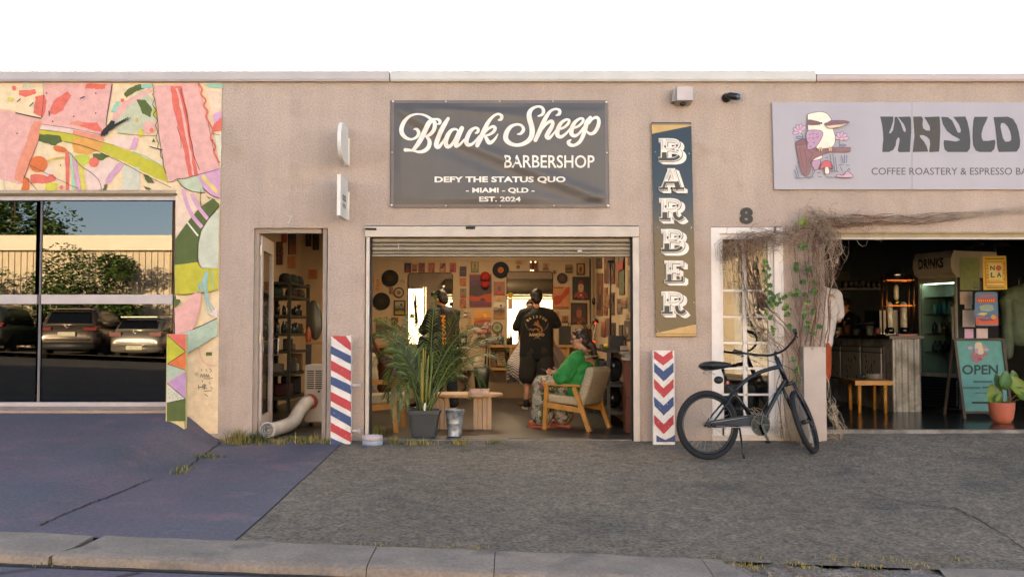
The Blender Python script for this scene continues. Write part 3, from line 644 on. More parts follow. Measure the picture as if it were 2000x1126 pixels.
# left out-of-frame run of the same wall
P.poly(PINK, [(wL, 160), (-700, 140), (-500, 420), (-760, 640), (wL, 600)]); P.poly(LIME, [(-680, 300), (-300, 200), (-120, 260), (-260, 420), (-560, 480)], True); P.poly(SAGE, [(-560, 520), (-260, 460), (-240, 700), (-520, 760)], True)
P.poly(PINK, rough_edge([(-220, 300), (0, 290), (100, 315), (262, 352), (246, 455), (192, 620), (150, 700), (128, 752), (0, 722), (-240, 690)], 2.5, 1))
P.poly(SALM, rough_edge([(205, 368), (255, 362), (238, 470), (182, 640), (140, 745), (84, 722), (108, 620), (166, 480)], 4, 2))
P.poly(PINK, [(270, 138), (692, 138), (682, 220), (657, 330), (648, 398), (625, 452), (440, 412), (260, 385), (256, 350), (270, 240)])
P.poly('e0b08f', rough_edge([(0, 288), (100, 306), (100, 318), (0, 300)], 3, 21))
for c, pts, sd in ((CORAL, [(218, 215), (270, 205), (285, 240), (276, 310), (262, 348), (203, 312)], 3), (CORAL, [(120, 180), (218, 172), (222, 195), (160, 220), (116, 205)], 4), (CORAL, [(372, 208), (412, 184), (438, 208), (385, 298), (332, 328), (300, 316), (326, 245)], 5),
                   (CORAL, [(530, 136), (650, 136), (640, 168), (600, 172), (570, 165), (522, 170)], 6), (CORAL, [(468, 372), (598, 376), (636, 436), (545, 416), (490, 396)], 7), (SALM, [(425, 380), (480, 362), (520, 380), (470, 396)], 8),
                   (PALE, [(256, 386), (440, 412), (626, 455), (622, 474), (440, 438), (250, 414)], 9), (LIME, [(250, 416), (450, 446), (700, 512), (850, 572), (1000, 642), (1030, 745), (905, 690), (780, 622), (620, 552), (400, 492), (242, 450)], 10),
                   (SALM, [(446, 418), (632, 458), (640, 492), (520, 468), (446, 446)], 11), (ORG and 'd99a52', [(440, 476), (520, 462), (640, 502), (606, 546), (540, 572), (452, 556)], 12), ('bfc24e', [(456, 575), (540, 570), (560, 600), (510, 640), (470, 610)], 13),
                   (GRN, [(246, 444), (368, 452), (382, 490), (335, 516), (236, 488)], 14), (GRN, [(566, 568), (622, 560), (672, 580), (622, 606), (572, 590)], 15), (SAGE, [(690, 330), (780, 240), (880, 160), (945, 245), (962, 360), (850, 442), (730, 440), (700, 400)], 16),
                   (PINK, [(698, 310), (760, 250), (905, 168), (938, 180), (800, 262), (735, 335), (716, 372), (690, 352)], 17), (GRN, [(838, 234), (890, 238), (932, 290), (922, 342), (872, 320)], 18), (GRN, [(758, 196), (790, 168), (858, 138), (882, 164), (830, 188), (772, 222)], 19),
                   (TEAL, [(866, 138), (936, 138), (920, 166), (868, 164)], 20), (TEAL, [(712, 246), (738, 244), (708, 310), (680, 308)], 21), (TEAL, [(1242, 138), (1356, 138), (1356, 166), (1275, 158)], 22), (LIME, [(940, 270), (962, 290), (966, 345), (935, 335)], 24),
                   (CORAL, [(190, 690), (330, 690), (346, 722), (312, 742), (190, 748)], 25), ('c9c04a', [(282, 745), (350, 742), (348, 786), (276, 788)], 26), (ORG, [(146, 700), (182, 720), (180, 786), (134, 786)], 27), (PALE, [(262, 690), (300, 640), (330, 680), (290, 705)], 28),
                   (CORAL, [(402, 556), (426, 556), (426, 786), (404, 786)], 29), ('9fc2a6', [(428, 560), (442, 560), (462, 786), (446, 786)], 30), (LILA, [(450, 590), (470, 606), (497, 786), (474, 786)], 31), ('d4c45a', [(478, 602), (506, 650), (526, 786), (502, 786)], 32),
                   (PALE, [(530, 660), (640, 600), (720, 620), (650, 720), (640, 786), (540, 786)], 33), (LILA, [(728, 618), (760, 630), (682, 732), (640, 762), (652, 718)], 34), (LILA, [(822, 458), (852, 470), (826, 542), (796, 540)], 35), (PALE, [(690, 460), (820, 460), (795, 540), (700, 510)], 36),
                   ('cbc6b0', [(752, 640), (855, 650), (855, 786), (752, 786)], 37), (GRN, [(878, 690), (915, 700), (948, 742), (900, 742)], 38), (GRN, [(880, 762), (938, 780), (900, 786)], 39), (GRN, [(640, 755), (664, 750), (650, 786), (632, 786)], 40),
                   (PINK, [(945, 150), (1080, 142), (1212, 138), (1250, 260), (1300, 470), (1344, 655), (1220, 690), (1110, 715), (1030, 740), (1002, 600), (972, 450), (960, 330)], 41), (CORAL, [(1044, 155), (1116, 155), (1150, 330), (1182, 540), (1212, 700), (1158, 705), (1128, 560), (1090, 400), (1058, 280)], 42),
                   (PINK, [(1078, 165), (1090, 165), (1130, 330), (1170, 560), (1190, 700), (1180, 700), (1156, 560), (1118, 340)], 43), ('e0c2a8', [(1262, 180), (1356, 190), (1356, 300), (1300, 330)], 44), (LILA, [(1300, 330), (1356, 305), (1356, 370), (1310, 385)], 45), (CORAL, [(1306, 385), (1356, 345), (1356, 425), (1302, 430)], 46), ('d8cfb6', [(1310, 440), (1356, 450), (1352, 630), (1345, 640)], 47),
                   ('b9c0a4', [(1090, 726), (1160, 712), (1215, 700), (1256, 775), (1236, 806), (1150, 786)], 48), (LILA, [(1212, 692), (1346, 650), (1346, 830), (1312, 836), (1242, 772)], 49), ('d8c070', [(1244, 690), (1336, 790), (1326, 812), (1232, 712)], 50)):
    P.poly(c, rough_edge(pts, 3.0, sd, 5))
P.disc(ORG, 238, 628, 56, 50); P.poly(ORG, [(330, 525), (360, 516), (410, 535), (400, 556), (350, 550)], True); P.disc(CORAL, 90, 165, 13, 14); P.disc('cfc353', 68, 232, 17, 12); P.disc(CORAL, 578, 618, 30, 30); P.disc(CORAL, 380, 770, 12, 12); P.disc(CORAL, 930, 422, 12, 13); P.disc(PINK, 915, 405, 36, 40); P.disc(CORAL, 930, 422, 13, 14); P.disc('d6c048', 864, 440, 14, 26); P.disc('d8a850', 838, 360, 8, 14); P.disc(CORAL, 752, 240, 11, 11)
for pts, wd in (([(100, 316), (180, 334), (258, 350)], 6), ([(690, 140), (676, 230), (660, 330), (652, 395)], 5), ([(268, 138), (270, 240), (258, 350)], 2), ([(258, 386), (440, 412), (626, 452)], 2), ([(250, 440), (235, 500), (190, 610), (165, 680), (150, 720)], 3), ([(250, 418), (450, 448), (700, 514)], 2), ([(400, 492), (520, 520), (640, 568), (790, 640), (880, 690), (1050, 772)], 3),
                ([(410, 545), (440, 570), (500, 640), (560, 680), (610, 730), (626, 786)], 3), ([(178, 630), (260, 672), (320, 700), (440, 760), (480, 775)], 2.5), ([(150, 698), (232, 786)], 3), ([(720, 440), (860, 454), (962, 456)], 2.5), ([(938, 140), (945, 205)], 3), ([(934, 200), (948, 230), (938, 268), (958, 300), (942, 330), (966, 360), (955, 395), (968, 430), (958, 470), (972, 500), (968, 530), (985, 545), (985, 580), (1000, 600), (1003, 640), (1012, 665), (1020, 690)], 3.5),
                ([(918, 522), (960, 534), (998, 542)], 5), ([(950, 230), (965, 330), (975, 450), (1000, 600)], 2.5), ([(1115, 170), (1110, 190), (1130, 260), (1150, 350), (1160, 440), (1178, 510), (1190, 580), (1224, 665)], 3), ([(1085, 400), (1108, 470), (1112, 530)], 2.5), ([(1262, 290), (1280, 400), (1310, 540), (1344, 640)], 2),
                ([(1030, 738), (1060, 735), (1090, 718), (1130, 720), (1180, 705), (1230, 690), (1300, 672), (1340, 658)], 2.5), ([(1088, 726), (1120, 765), (1180, 795), (1258, 805)], 4), ([(1242, 772), (1290, 815), (1346, 838)], 4), ([(1304, 444), (1346, 452)], 3), ([(1236, 800), (1228, 840), (1236, 880)], 3), ([(1278, 830), (1320, 848)], 3)):
    P.line(INK, pts, wd, 5, False)
P.line(CORAL, [(1218, 140), (1240, 175), (1232, 205), (1262, 240), (1250, 275), (1275, 310), (1262, 340), (1290, 390), (1305, 430), (1290, 470), (1320, 520), (1312, 560), (1345, 620)], 10)
rs = random.Random(5)
for k in range(11):
    x = 640 + k * 13; y = 430 - k * 7; P.line(INK, [(x - 14, y + 26 - k), (x + 20, y - 18), (x + 10, y + 2), (x + 46 - k, y - 26 + 1.2 * k)], 9 - .6 * k, 4)
P.poly(INK, rough_edge([(622, 440), (690, 360), (712, 372), (680, 420), (640, 466)], 4, 77))
for x, y in ((112, 443), (458, 340), (330, 370), (592, 320), (377, 637), (1303, 486), (1312, 544), (592, 198), (293, 198)): P.disc(INK, x, y, 4.5)
for a, b in (((498, 230), (522, 220)), ((115, 250), (132, 234)), ((190, 278), (212, 256)), ((310, 335), (308, 308))): P.line(INK, [a, b], 6)
P.poly(GRN, [(935, 496), (945, 472), (956, 496)]); P.line(TEAL, [(815, 555), (900, 585), (995, 640)], 5); P.line('d8b24a', [(300, 612), (340, 595), (400, 588)], 9)
for k in range(3): P.line('a9c2b4', [(152 + 20 * k, 138), (150 + 20 * k, 170)], 5)
P.line('8fbfae', [(30, 728), (40, 786)], 5)
# column below, beside the window (tracing sheet 320,370 / x4.5)
P.f = pmap(-.001, 320, 370, 4.5)
P.poly('e2c6ac', [(112, 60), (240, 40), (330, 150), (215, 290), (112, 430)])
P.poly(GRN, [(110, 440), (215, 292), (335, 152), (440, 82), (494, 130), (494, 152), (405, 256), (335, 370), (310, 480), (304, 642), (110, 662)])
P.poly('c2c3ad', [(493, 170), (410, 254), (340, 366), (314, 480), (312, 610), (338, 690), (488, 692)]); P.poly(LIME, rough_edge([(106, 664), (300, 640), (340, 694), (486, 696), (484, 880), (340, 908), (106, 924)], 2, 88))
for c, pts, wd in ((LILA, [(180, 0), (210, 120), (262, 235), (345, 335)], 34), (LILA, [(255, 40), (300, 140), (395, 262)], 32), ('e6dccb', [(215, 290), (310, 410)], 14), (INK, [(494, 152), (450, 200), (400, 262)], 8), (INK, [(400, 262), (335, 370), (310, 480), (306, 630), (340, 692)], 3), (INK, [(336, 0), (330, 90), (334, 150)], 4), (INK, [(110, 915), (200, 925), (300, 905), (400, 905), (484, 878)], 4), (INK, [(385, 60), (412, 90)], 5)): P.line(c, pts, wd, 6, False)
P.poly(PINK, rough_edge([(292, 905), (335, 912), (330, 1010), (290, 1160), (100, 1160), (160, 1030)], 5, 90)); P.poly(GRN, rough_edge([(100, 960), (150, 965), (158, 985), (100, 1058)], 3, 91))
for k in range(3): P.line('8fb9b4', [(330 + 18 * k, 900), (352 + 12 * k, 790 - 20 * k), (385 + 5 * k, 726), (360 + 14 * k, 830), (380 + 10 * k, 960), (400 + 40 * k, 1100)], 9, 6)
P.line('8fb9b4', [(436, 716), (430, 800), (445, 880)], 10); P.line('8fb9b4', [(310, 900), (318, 820), (330, 860)], 8)
# lowest part of the column (tracing sheet 310,600 / x4.331)
P.f = pmap(-.001, 310, 600, 4.331)
P.poly(PINK, rough_edge([(145, 0), (352, 0), (330, 100), (302, 185), (182, 225), (146, 228)], 3, 92)); P.poly('a9b9a2', rough_edge([(196, 232), (300, 190), (505, 92), (503, 235), (360, 330), (240, 395), (196, 400)], 3, 93)); P.poly('e2c9c0', [(440, 60), (504, 0), (504, 88)])
P.line('b98fae', [(185, 226), (302, 186)], 6); P.line(INK, [(300, 186), (400, 142), (504, 90)], 7, 6, False); P.line(INK, [(262, 385), (340, 335), (420, 290), (470, 254)], 3, 6, False)
P.poly(GRN, rough_edge([(408, 378), (460, 376), (460, 404), (412, 408)], 2, 94)); P.line(PINK, [(350, 330), (372, 430), (420, 480), (500, 490)], 8)
for st in ([(360, 590), (372, 560), (380, 590)], [(385, 585), (395, 560), (400, 590)], [(405, 585), (415, 562), (420, 588), (432, 565), (436, 592)], [(345, 650), (350, 690)], [(345, 672), (382, 668)], [(382, 650), (386, 688)], [(392, 645), (398, 690)], [(392, 648), (412, 655), (398, 668), (418, 684)], [(318, 560), (336, 574)], [(330, 548), (344, 560)], [(372, 520), (378, 535)], [(408, 520), (420, 538)], [(440, 515), (458, 530), (444, 548)], [(380, 612), (380, 628)], [(438, 630), (446, 645)], [(452, 672), (464, 682)], [(392, 598), (440, 600), (466, 592)], [(396, 705), (460, 700)], [(400, 728), (410, 740)], [(416, 735), (422, 748)]): P.line(INK, st, 4, 4)
mur = P.build('mural', bld, True, 'colourful abstract hand painted mural around the shop window', .85)
# bunting stub wall
Y_ = -.36; mb = MB(); a = at(326, 652, Y_); b = at(362, 652, Y_)
mb.bx(a.x, b.x, Y_, Y_ + .085, .05, a.z); stub = mb.build('wing_board', flat('d3bd83', .85)); tag(stub, 'low upright board painted with bunting triangles beside the shop window', 'board')
q = Print(pmap(Y_ - .001, 310, 600, 4.331)); L0, R0 = 70, 228
q.poly('d0b583', [(L0, 226), (R0, 226), (R0, 960), (L0, 960)])
for c, pts in ((CORAL, [(72, 227), (R0, 227), (R0, 368)]), ('b6b236', [(L0, 232), (R0 - 2, 372), (L0, 474)]), (ORG, [(R0, 378), (R0, 522), (76, 475)]), ('a9b7a0', [(L0, 480), (222, 535), (L0, 635)]), ('b98cb0', [(R0, 540), (R0, 768), (L0, 638)]), ('cfc4ae', [(L0, 648), (222, 770), (L0, 804)]), (GRN, [(L0, 806), (R0, 771), (R0, 960), (L0, 960)])): q.poly(c, pts)
for pts in ([(76, 236), (226, 370)], [(226, 376), (80, 472)], [(76, 478), (226, 528)], [(72, 640), (226, 770)], [(70, 806), (226, 772)]): q.line(INK, pts, 5)
for x, y in ((90, 690), (110, 710), (88, 725), (112, 740), (132, 730), (150, 748), (122, 765), (95, 760), (165, 765), (190, 762)): q.disc('7fae9d', x, y, 6)
q.build('bunting_paint', stub)

# ---- banner
M_vinyl = mat('banner_vinyl', '4c4643', .40, 0, .08, 5, spec=.5); CRM = 'e6dccf'
fB = lambda x, y, dy=0.0: at(x, y, -.02) + Vector((0, dy, 0))
def sag(x, y):                     # folds running from the hung corners
    u, v = (x - 763) / 424.0, (y - 196) / 208.0; d = v - (.02 + .92 * u ** .85); d2 = v - .22 * u - .02
    f = .010 * math.exp(-(d / .055) ** 2) - .008 * math.exp(-((d - .13) / .07) ** 2) + .006 * math.exp(-(d2 / .04) ** 2) - .006 * math.exp(-((v - .06) / .035) ** 2)
    f += .008 * math.exp(-(((1 - u) * .5 + (1 - v)) / .10) ** 2) * math.sin((v + u * .6) * 40) + .004 * math.sin(u * 9 + v * 4)
    e = min(1, min(u, 1 - u) / .05) * min(1, min(v, 1 - v) / .08); return -f * max(0, e) - .012 * max(0, e)
mb = MB(); nx, ny = 140, 74
mb.add([fB(763 + 424 * i / nx + (j / ny) * (-1 + 4 * i / nx), 196 + 208 * j / ny, sag(763 + 424 * i / nx, 196 + 208 * j / ny)) for j in range(ny + 1) for i in range(nx + 1)], [(j * (nx + 1) + i, (j + 1) * (nx + 1) + i, (j + 1) * (nx + 1) + i + 1, j * (nx + 1) + i + 1) for j in range(ny) for i in range(nx)], 0, True)
ban = mb.build('banner', M_vinyl); ban.modifiers.new('thick', 'SOLIDIFY').thickness = .002
tag(ban, 'dark vinyl banner with flowing cream script over the roller shutter', 'banner')
fT = lambda x, y, dy=0.0: fB(x, y, sag(x, y) - .004 + dy)
hem = MB()
for pts in ([(764, 199), (1186, 199)], [(764, 402), (1188, 402)], [(767, 197), (766, 404)], [(1184, 197), (1186, 404)]): ribbon(hem, [(pts[0][0] + (pts[1][0] - pts[0][0]) * k / 30, pts[0][1] + (pts[1][1] - pts[0][1]) * k / 30, 6.0) for k in range(31)], lambda x, y, dy=0.0: fB(x, y, sag(x, y) - .002), 0, 0, None, 1, False, False)
hem.build('hem', mat('banner_hem', '6c605c', .5), ban)
BS1 = [[(440,575,18),(462,568,34),(500,580,55),(528,640,60),(485,715,48),(400,752,42),(310,730,58),(240,660,76),(222,570,80),(260,455,72),(350,362,52),(450,318,38),(550,310,34),(650,335,42),(740,390,55),(805,450,72),(815,520,72),(790,600,70),(730,662,62),(665,700,45)],
 [(660,700,40),(712,765,66),(718,835,74),(690,905,74),(620,960,66),(530,975,50),(440,955,40),(370,945,50),(292,940,66)], [(795,400,50),(720,455,84),(650,580,88),(580,720,88),(510,840,80),(430,940,56)], [(790,400,28),(850,395,40),(902,425,56),(898,470,50),(862,488,22)],
 [(1050,385,55),(980,500,82),(900,660,84),(845,800,84),(840,870,78),(882,885,66),(945,810,44),(985,745,34)], [(1230,605,40),(1185,572,40),(1110,592,58),(1040,690,80),(1005,800,84),(1030,875,72),(1095,860,58),(1165,760,44),(1230,630,50)], [(1292,555,80),(1240,680,84),(1195,800,84),(1190,866,70),(1262,840,48),(1335,760,36)],
 [(1535,640,30),(1572,622,52),(1582,572,52),(1530,548,46),(1450,600,70),(1392,710,80),(1372,800,80),(1402,850,68),(1470,840,52),(1540,775,42),(1605,690,34)], [(1940,412,26),(1985,395,58),(2000,340,56),(1935,305,42),(1850,345,46),(1770,435,66),(1710,545,80),(1650,680,84),(1566,862,76)], [(1690,645,36),(1760,568,44),(1840,525,54),(1882,552,60),(1858,612,58),(1790,662,46),(1705,690,36)], [(1705,690,46),(1742,765,72),(1778,812,72),(1835,790,56),(1890,730,40),(1932,658,18)]]
BS2 = [[(372,660,24),(430,648,52),(478,578,60),(436,505,46),(350,490,46),(250,530,66),(178,630,86),(162,740,90),(232,820,76),(350,856,60),(480,830,72),(590,750,86),(630,640,92),(620,520,92),(586,400,90),(580,290,84),(632,210,62),(720,170,42),(800,185,50),(832,250,60),(808,315,52),(735,344,26)],
 [(1058,330,28),(1108,304,58),(1116,242,54),(1050,215,42),(960,250,50),(890,340,70),(830,455,80),(770,590,80),(688,768,70)], [(812,570,34),(880,482,48),(960,435,58),(996,462,60),(970,545,74),(912,640,80),(888,705,76),(930,732,60),(1000,662,38),(1065,575,28)],
 [(1100,580,36),(1200,540,44),(1272,470,50),(1282,415,46),(1222,410,46),(1132,480,64),(1082,590,80),(1080,680,74),(1142,710,60),(1230,650,44),(1305,565,32)], [(1350,560,36),(1450,520,44),(1522,450,50),(1532,395,46),(1472,390,46),(1382,460,64),(1332,570,80),(1330,660,74),(1392,690,60),(1470,640,44),(1545,535,36)],
 [(1662,365,56),(1602,450,80),(1570,560,80),(1530,690,74),(1470,800,64),(1380,856,54),(1300,848,66),(1272,800,64),(1312,764,30)], [(1635,475,36),(1700,390,44),(1780,366,56),(1812,430,66),(1790,540,70),(1730,630,64),(1660,655,54),(1600,615,38)]]
lt = MB()
for seq, ox in ((BS1, 760), (BS2, 970)):
    for st in seq: ribbon(lt, [(ox + a / 9.0909, 190 + b / 9.0909, c / 9.0909) for a, b, c in st], fT, 0, 0, None, 6)
for s_, bx_, bd in (('BARBERSHOP', (985, 303.5, 1161, 328.5), .012), ('DEFY THE STATUS QUO', (849, 345, 1104.5, 358.5), .035), ('- MIAMI - QLD -', (910, 367, 1044, 378.5), .03), ('EST. 2024', (936, 384.5, 1017, 394), .03)): text(lt, s_, *bx_, fT, 0, 0, bd)
lt.build('lettering', flat(CRM, .5), ban)
M_eye = mat('zinc_eyelet', 'cfc8be', .4, .5, 0)
for px, py, r_ in [(768, 199, 2.4), (1184, 200, 2.4), (765, 401, 2.4), (1187, 402, 2.6)] + [(871, 199, 1.5), (976, 199, 1.5), (1080, 199, 1.5), (871, 402, 1.5), (977, 402, 1.5), (1082, 402, 1.5), (766, 298, 1.4), (1185, 299, 1.6)]:
    p = fB(px, py); mb = MB(); k = r_ / 197; mb.lathe([(k, -.004), (k, .006), (k * .5, .008), (0, .008)], p + Vector((0, -.012, 0)), 14, 0, True, Matrix.Rotation(R(90), 3, 'X')); mb.build('eyelet', M_eye, ban)
# ---- BARBER board
fR0 = lambda x, y, dy=0.0: at(x, y, -.03) + Vector((0, dy, 0))
mb = MB(); mb.prism([fR0(*p) for p in ((1272.5, 239), (1350, 239), (1360, 657), (1282, 657))], (0, .028, 0))
M_board = mat('painted_sign_board', '1b1f22', .12, 0, .2, 1.6, spec=.34)
bb = mb.build('barber_sign', M_board, recalc=True); tag(bb, 'tall narrow vertical dark sign board lettered BARBER in cream', 'sign')
q = Print(lambda x, y, dy=0.0: at(x, y, -.03) + Vector((0, dy, 0)), -.0006, -.001)
GLD = 'c29a5e'
q.poly(GLD, [(1272.7, 242), (1349.5, 242), (1349.9, 246), (1273.4, 261.5)]); q.poly(GLD, [(1281, 650), (1359.5, 633), (1360, 655.5), (1282, 655.5)]); q.line('3a2c1c', [(1272.8, 244), (1349.6, 243.6)], .8); q.line('3a2c1c', [(1282, 651.5), (1360, 651.5)], .9)
def slab_letter(ch):               # strokes on a unit box (x right, y down): (points, width)
    st = lambda x: ([(x, 0), (x, 1)], .24)
    if ch == 'B': return [st(.24), ([(0, .05), (.55, .05), (.80, .13), (.82, .32), (.6, .45), (.3, .47)], .13), ([(.5, .46), (.86, .56), (.90, .80), (.65, .95), (0, .95)], .15)]
    if ch == 'A': return [([(.46, 0), (.12, 1)], .13), ([(.52, 0), (.82, 1)], .24), ([(.25, .66), (.72, .66)], .10), ([(-.04, .95), (.32, .95)], .11), ([(.58, .95), (1.04, .95)], .11), ([(.34, .04), (.62, .04)], .09)]
    if ch == 'R': return [st(.24), ([(0, .05), (.55, .05), (.82, .14), (.82, .36), (.6, .47), (.3, .49)], .13), ([(.48, .5), (.66, .62), (.70, .85), (.86, .95), (1.02, .84)], .17), ([(0, .95), (.46, .95)], .11)]
    if ch == 'E': return [st(.24), ([(0, .05), (.92, .05)], .11), ([(0, .95), (.94, .95)], .11), ([(.3, .50), (.66, .50)], .11), ([(.88, .02), (.88, .26)], .13), ([(.66, .36), (.66, .64)], .10), ([(.90, .72), (.90, .98)], .13)]
def letter(ch, x0, y0, x1, y1):
    W_, H_ = x1 - x0, y1 - y0; S_ = slab_letter(ch)
    def run(c, dx, dy, grow, clip=None):
        for pts, wd in S_:
            p2 = [(x0 + a * W_ + dx, y0 + b * H_ + dy) for a, b in pts]
            if clip:
                p2 = [(a, b) for a, b in (p2 if len(p2) > 2 else [(p2[0][0] + (p2[1][0] - p2[0][0]) * k / 8, p2[0][1] + (p2[1][1] - p2[0][1]) * k / 8) for k in range(9)]) if clip(b)]
                if len(p2) < 2: continue
            q.line(c, p2, max(.8, wd * W_ + grow), 6, False)
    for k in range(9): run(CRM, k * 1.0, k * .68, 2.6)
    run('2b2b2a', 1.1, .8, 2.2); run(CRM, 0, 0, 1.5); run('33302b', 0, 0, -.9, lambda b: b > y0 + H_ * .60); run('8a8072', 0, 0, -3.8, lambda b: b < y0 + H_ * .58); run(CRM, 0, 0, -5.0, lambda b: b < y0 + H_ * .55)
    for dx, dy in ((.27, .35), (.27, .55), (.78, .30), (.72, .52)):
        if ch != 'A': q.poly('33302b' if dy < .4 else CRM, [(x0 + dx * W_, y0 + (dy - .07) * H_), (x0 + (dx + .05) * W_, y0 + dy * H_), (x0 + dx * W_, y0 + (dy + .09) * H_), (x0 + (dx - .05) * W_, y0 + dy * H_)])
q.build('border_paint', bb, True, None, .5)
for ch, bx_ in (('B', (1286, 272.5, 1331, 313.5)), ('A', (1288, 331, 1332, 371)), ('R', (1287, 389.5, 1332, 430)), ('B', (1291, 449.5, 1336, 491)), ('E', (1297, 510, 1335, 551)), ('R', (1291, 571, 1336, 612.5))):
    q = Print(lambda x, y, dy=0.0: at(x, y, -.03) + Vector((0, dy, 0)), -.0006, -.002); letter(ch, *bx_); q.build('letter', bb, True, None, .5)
for px, py in ((1280, 297), (1346, 300), (1284, 444), (1350, 444), (1285, 646), (1355, 590)): mb = MB(); p = fR0(px, py); mb.lathe([(.006, 0), (.006, .003), (0, .004)], p + Vector((0, -.001, 0)), 10, 0, True, Matrix.Rotation(R(90), 3, 'X')); mb.build('screw', M_eye, bb)
# ---- cafe fascia board
fW = lambda x, y, dy=0.0: at(x, y, -.035) + Vector((0, dy, 0))
M_lav = mat('lavender_sign_panel', 'a29ca2', .45, 0, .05, 2)
cs = thing('cafe_sign', 'long pale lavender fascia board lettered WHYLD with a kookaburra painting', 'sign', fW(1700, 370))
for (a, b) in ((1508, 1781), (1781.6, 2120)):
    mb = MB(); o = 4.5; lx = lambda y: 4.5 * (y - 200) / 170 if a < 1600 else 0
    mb.prism([fW(a, 200), fW(b, 200.5), fW(b, 370), fW(a + lx(370), 370)], (0, .033, 0)); mb.build('panel', M_lav, cs, True, True)
q = Print(lambda x, y, dy=0.0: at(x, y, -.035) + Vector((0, dy, 0)), -.0005, -.0008); DK = '2a2d33'; BR = '332c28'; k6 = lambda pts: [(1710 + x / 6.897, 215 + y / 6.897) for x, y in pts]
for c, pts in ((DK, [(62,88),(240,88),(238,150),(210,240),(180,312),(205,312),(235,270),(252,180),(256,95),(290,90),(340,180),(375,280),(400,300),(408,260),(380,190),(300,92),(465,88),(478,120),(480,300),(462,565),(320,568),(297,545),(310,480),(325,400),(318,372),(300,372),(280,410),(270,480),(240,535),(180,565),(90,565),(95,480),(105,400),(100,300),(88,200)]),
 (BR, [(505,90),(620,88),(640,120),(632,190),(640,245),(680,275),(735,278),(730,220),(690,150),(652,95),(860,88),(868,140),(872,300),(862,500),(855,560),(725,568),(722,540),(735,460),(728,400),(690,360),(640,338),(595,340),(600,365),(650,420),(690,490),(708,560),(500,565),(510,480),(525,350),(515,200)]),
 (DK, [(882,92),(970,95),(1030,140),(1070,220),(1105,300),(1140,308),(1150,270),(1120,190),(1045,92),(1210,88),(1235,150),(1265,280),(1278,420),(1270,520),(1235,565),(970,565),(930,530),(915,460),(920,405),(1000,412),(1080,425),(1140,405),(1120,385),(1040,345),(960,280),(905,190)]),
 (DK, [(1330,92),(1512,90),(1490,150),(1450,230),(1425,320),(1430,380),(1450,415),(1520,415),(1605,400),(1615,440),(1600,520),(1560,565),(1400,565),(1350,545),(1315,480),(1305,380),(1308,250),(1318,140)])): q.poly(c, k6(pts))
q.poly(DK, k6([(1588,95),(1780,90),(1850,120),(1900,200),(1930,300),(1948,420),(1940,500),(1900,560),(1660,565),(1640,500),(1625,350),(1610,220)]), False, [k6([(1690,175),(1735,175),(1780,220),(1815,290),(1830,360),(1825,410),(1790,425),(1745,425),(1715,380),(1695,290),(1682,220)])])
q.build('lettering', cs, True, None, .5); q = Print(lambda x, y, dy=0.0: at(x, y, -.035) + Vector((0, dy, 0)), -.0005, -.0008)
q.text('474751', 'COFFEE ROASTERY & ESPRESSO BAR', 1702, 327.5, 2019, 341.5, .004)
q.build('tagline', cs, True, None, .5)
q = Print(lambda x, y, dy=0.0: at(x, y, -.035) + Vector((0, dy, 0)), -.0004, -.0008); k7 = lambda pts: [(1530 + p[0] / 7.507, 210 + p[1] / 7.507) for p in pts]
LN = '5a4450'
def outl(c, pts, wd=1.0, smooth=True):
    q.poly(c, k7(pts), smooth); p2 = crom(k7(pts), 4, True) if smooth else k7(pts); ribbon(q.mb, [(a, b, wd) for a, b in p2] + [(*p2[0], wd)], q.f, q.ci(LN), q.dy(), None, 1, False, False)
def flower(cx, cy, a0, n):
    for i in range(n):
        a = R(a0 + i * 38); x, y = cx + 62 * math.cos(a), cy + 62 * math.sin(a)
        outl('c99fb4', [(cx + 18 * math.cos(a - .5), cy + 18 * math.sin(a - .5)), (x + 30 * math.cos(a - 1.3), y + 30 * math.sin(a - 1.3)), (x + 52 * math.cos(a), y + 52 * math.sin(a)), (x + 30 * math.cos(a + 1.3), y + 30 * math.sin(a + 1.3)), (cx + 18 * math.cos(a + .5), cy + 18 * math.sin(a + .5))], .8)
    q.disc('d8b0a0', 1530 + cx / 7.507, 210 + cy / 7.507, 2.6)
q.line('5d6f92', k7([(262, 380), (285, 420), (282, 465)]), 2.0); outl('7486a6', [(180, 440), (225, 420), (270, 432), (272, 456), (215, 462)]); q.line('5d6f92', k7([(820, 490), (825, 580)]), 2.2); outl('7486a6', [(835, 545), (880, 540), (918, 555), (860, 572)])
flower(245, 352, 165, 5); flower(846, 466, 200, 5) ; 
outl('b4889f', [(425, 780), (520, 740), (545, 750), (520, 880), (460, 920), (420, 870)]); outl('e3d6c4', [(440, 760), (540, 700), (565, 725), (550, 752), (440, 782)])
outl('8a5a5c', [(178, 520), (230, 480), (330, 465), (345, 600), (480, 610), (720, 592), (960, 588), (972, 620), (955, 655), (720, 655), (600, 685), (440, 760), (390, 830), (388, 920), (350, 1000), (290, 980), (240, 880), (200, 680)], 1.0, True)
outl('7a4c52', [(178, 520), (230, 482), (335, 466), (335, 535), (230, 556), (185, 545)])
for pts in ([(230, 600), (250, 720), (290, 900)], [(300, 620), (330, 760), (330, 950)], [(360, 640), (420, 690), (360, 800)], [(470, 640), (560, 640)], [(640, 630), (760, 620)]): q.line(LN, k7(pts), .9)
outl('e6dcc6', [(350, 190), (350, 110), (420, 85), (520, 68), (620, 90), (690, 170), (700, 260), (730, 350), (755, 450), (740, 540), (690, 590), (560, 610), (480, 600), (470, 500), (380, 400), (350, 300)])
outl('b58aa4', [(345, 350), (440, 335), (540, 345), (572, 390), (540, 480), (470, 580), (400, 615), (345, 610), (345, 520), (325, 440)])
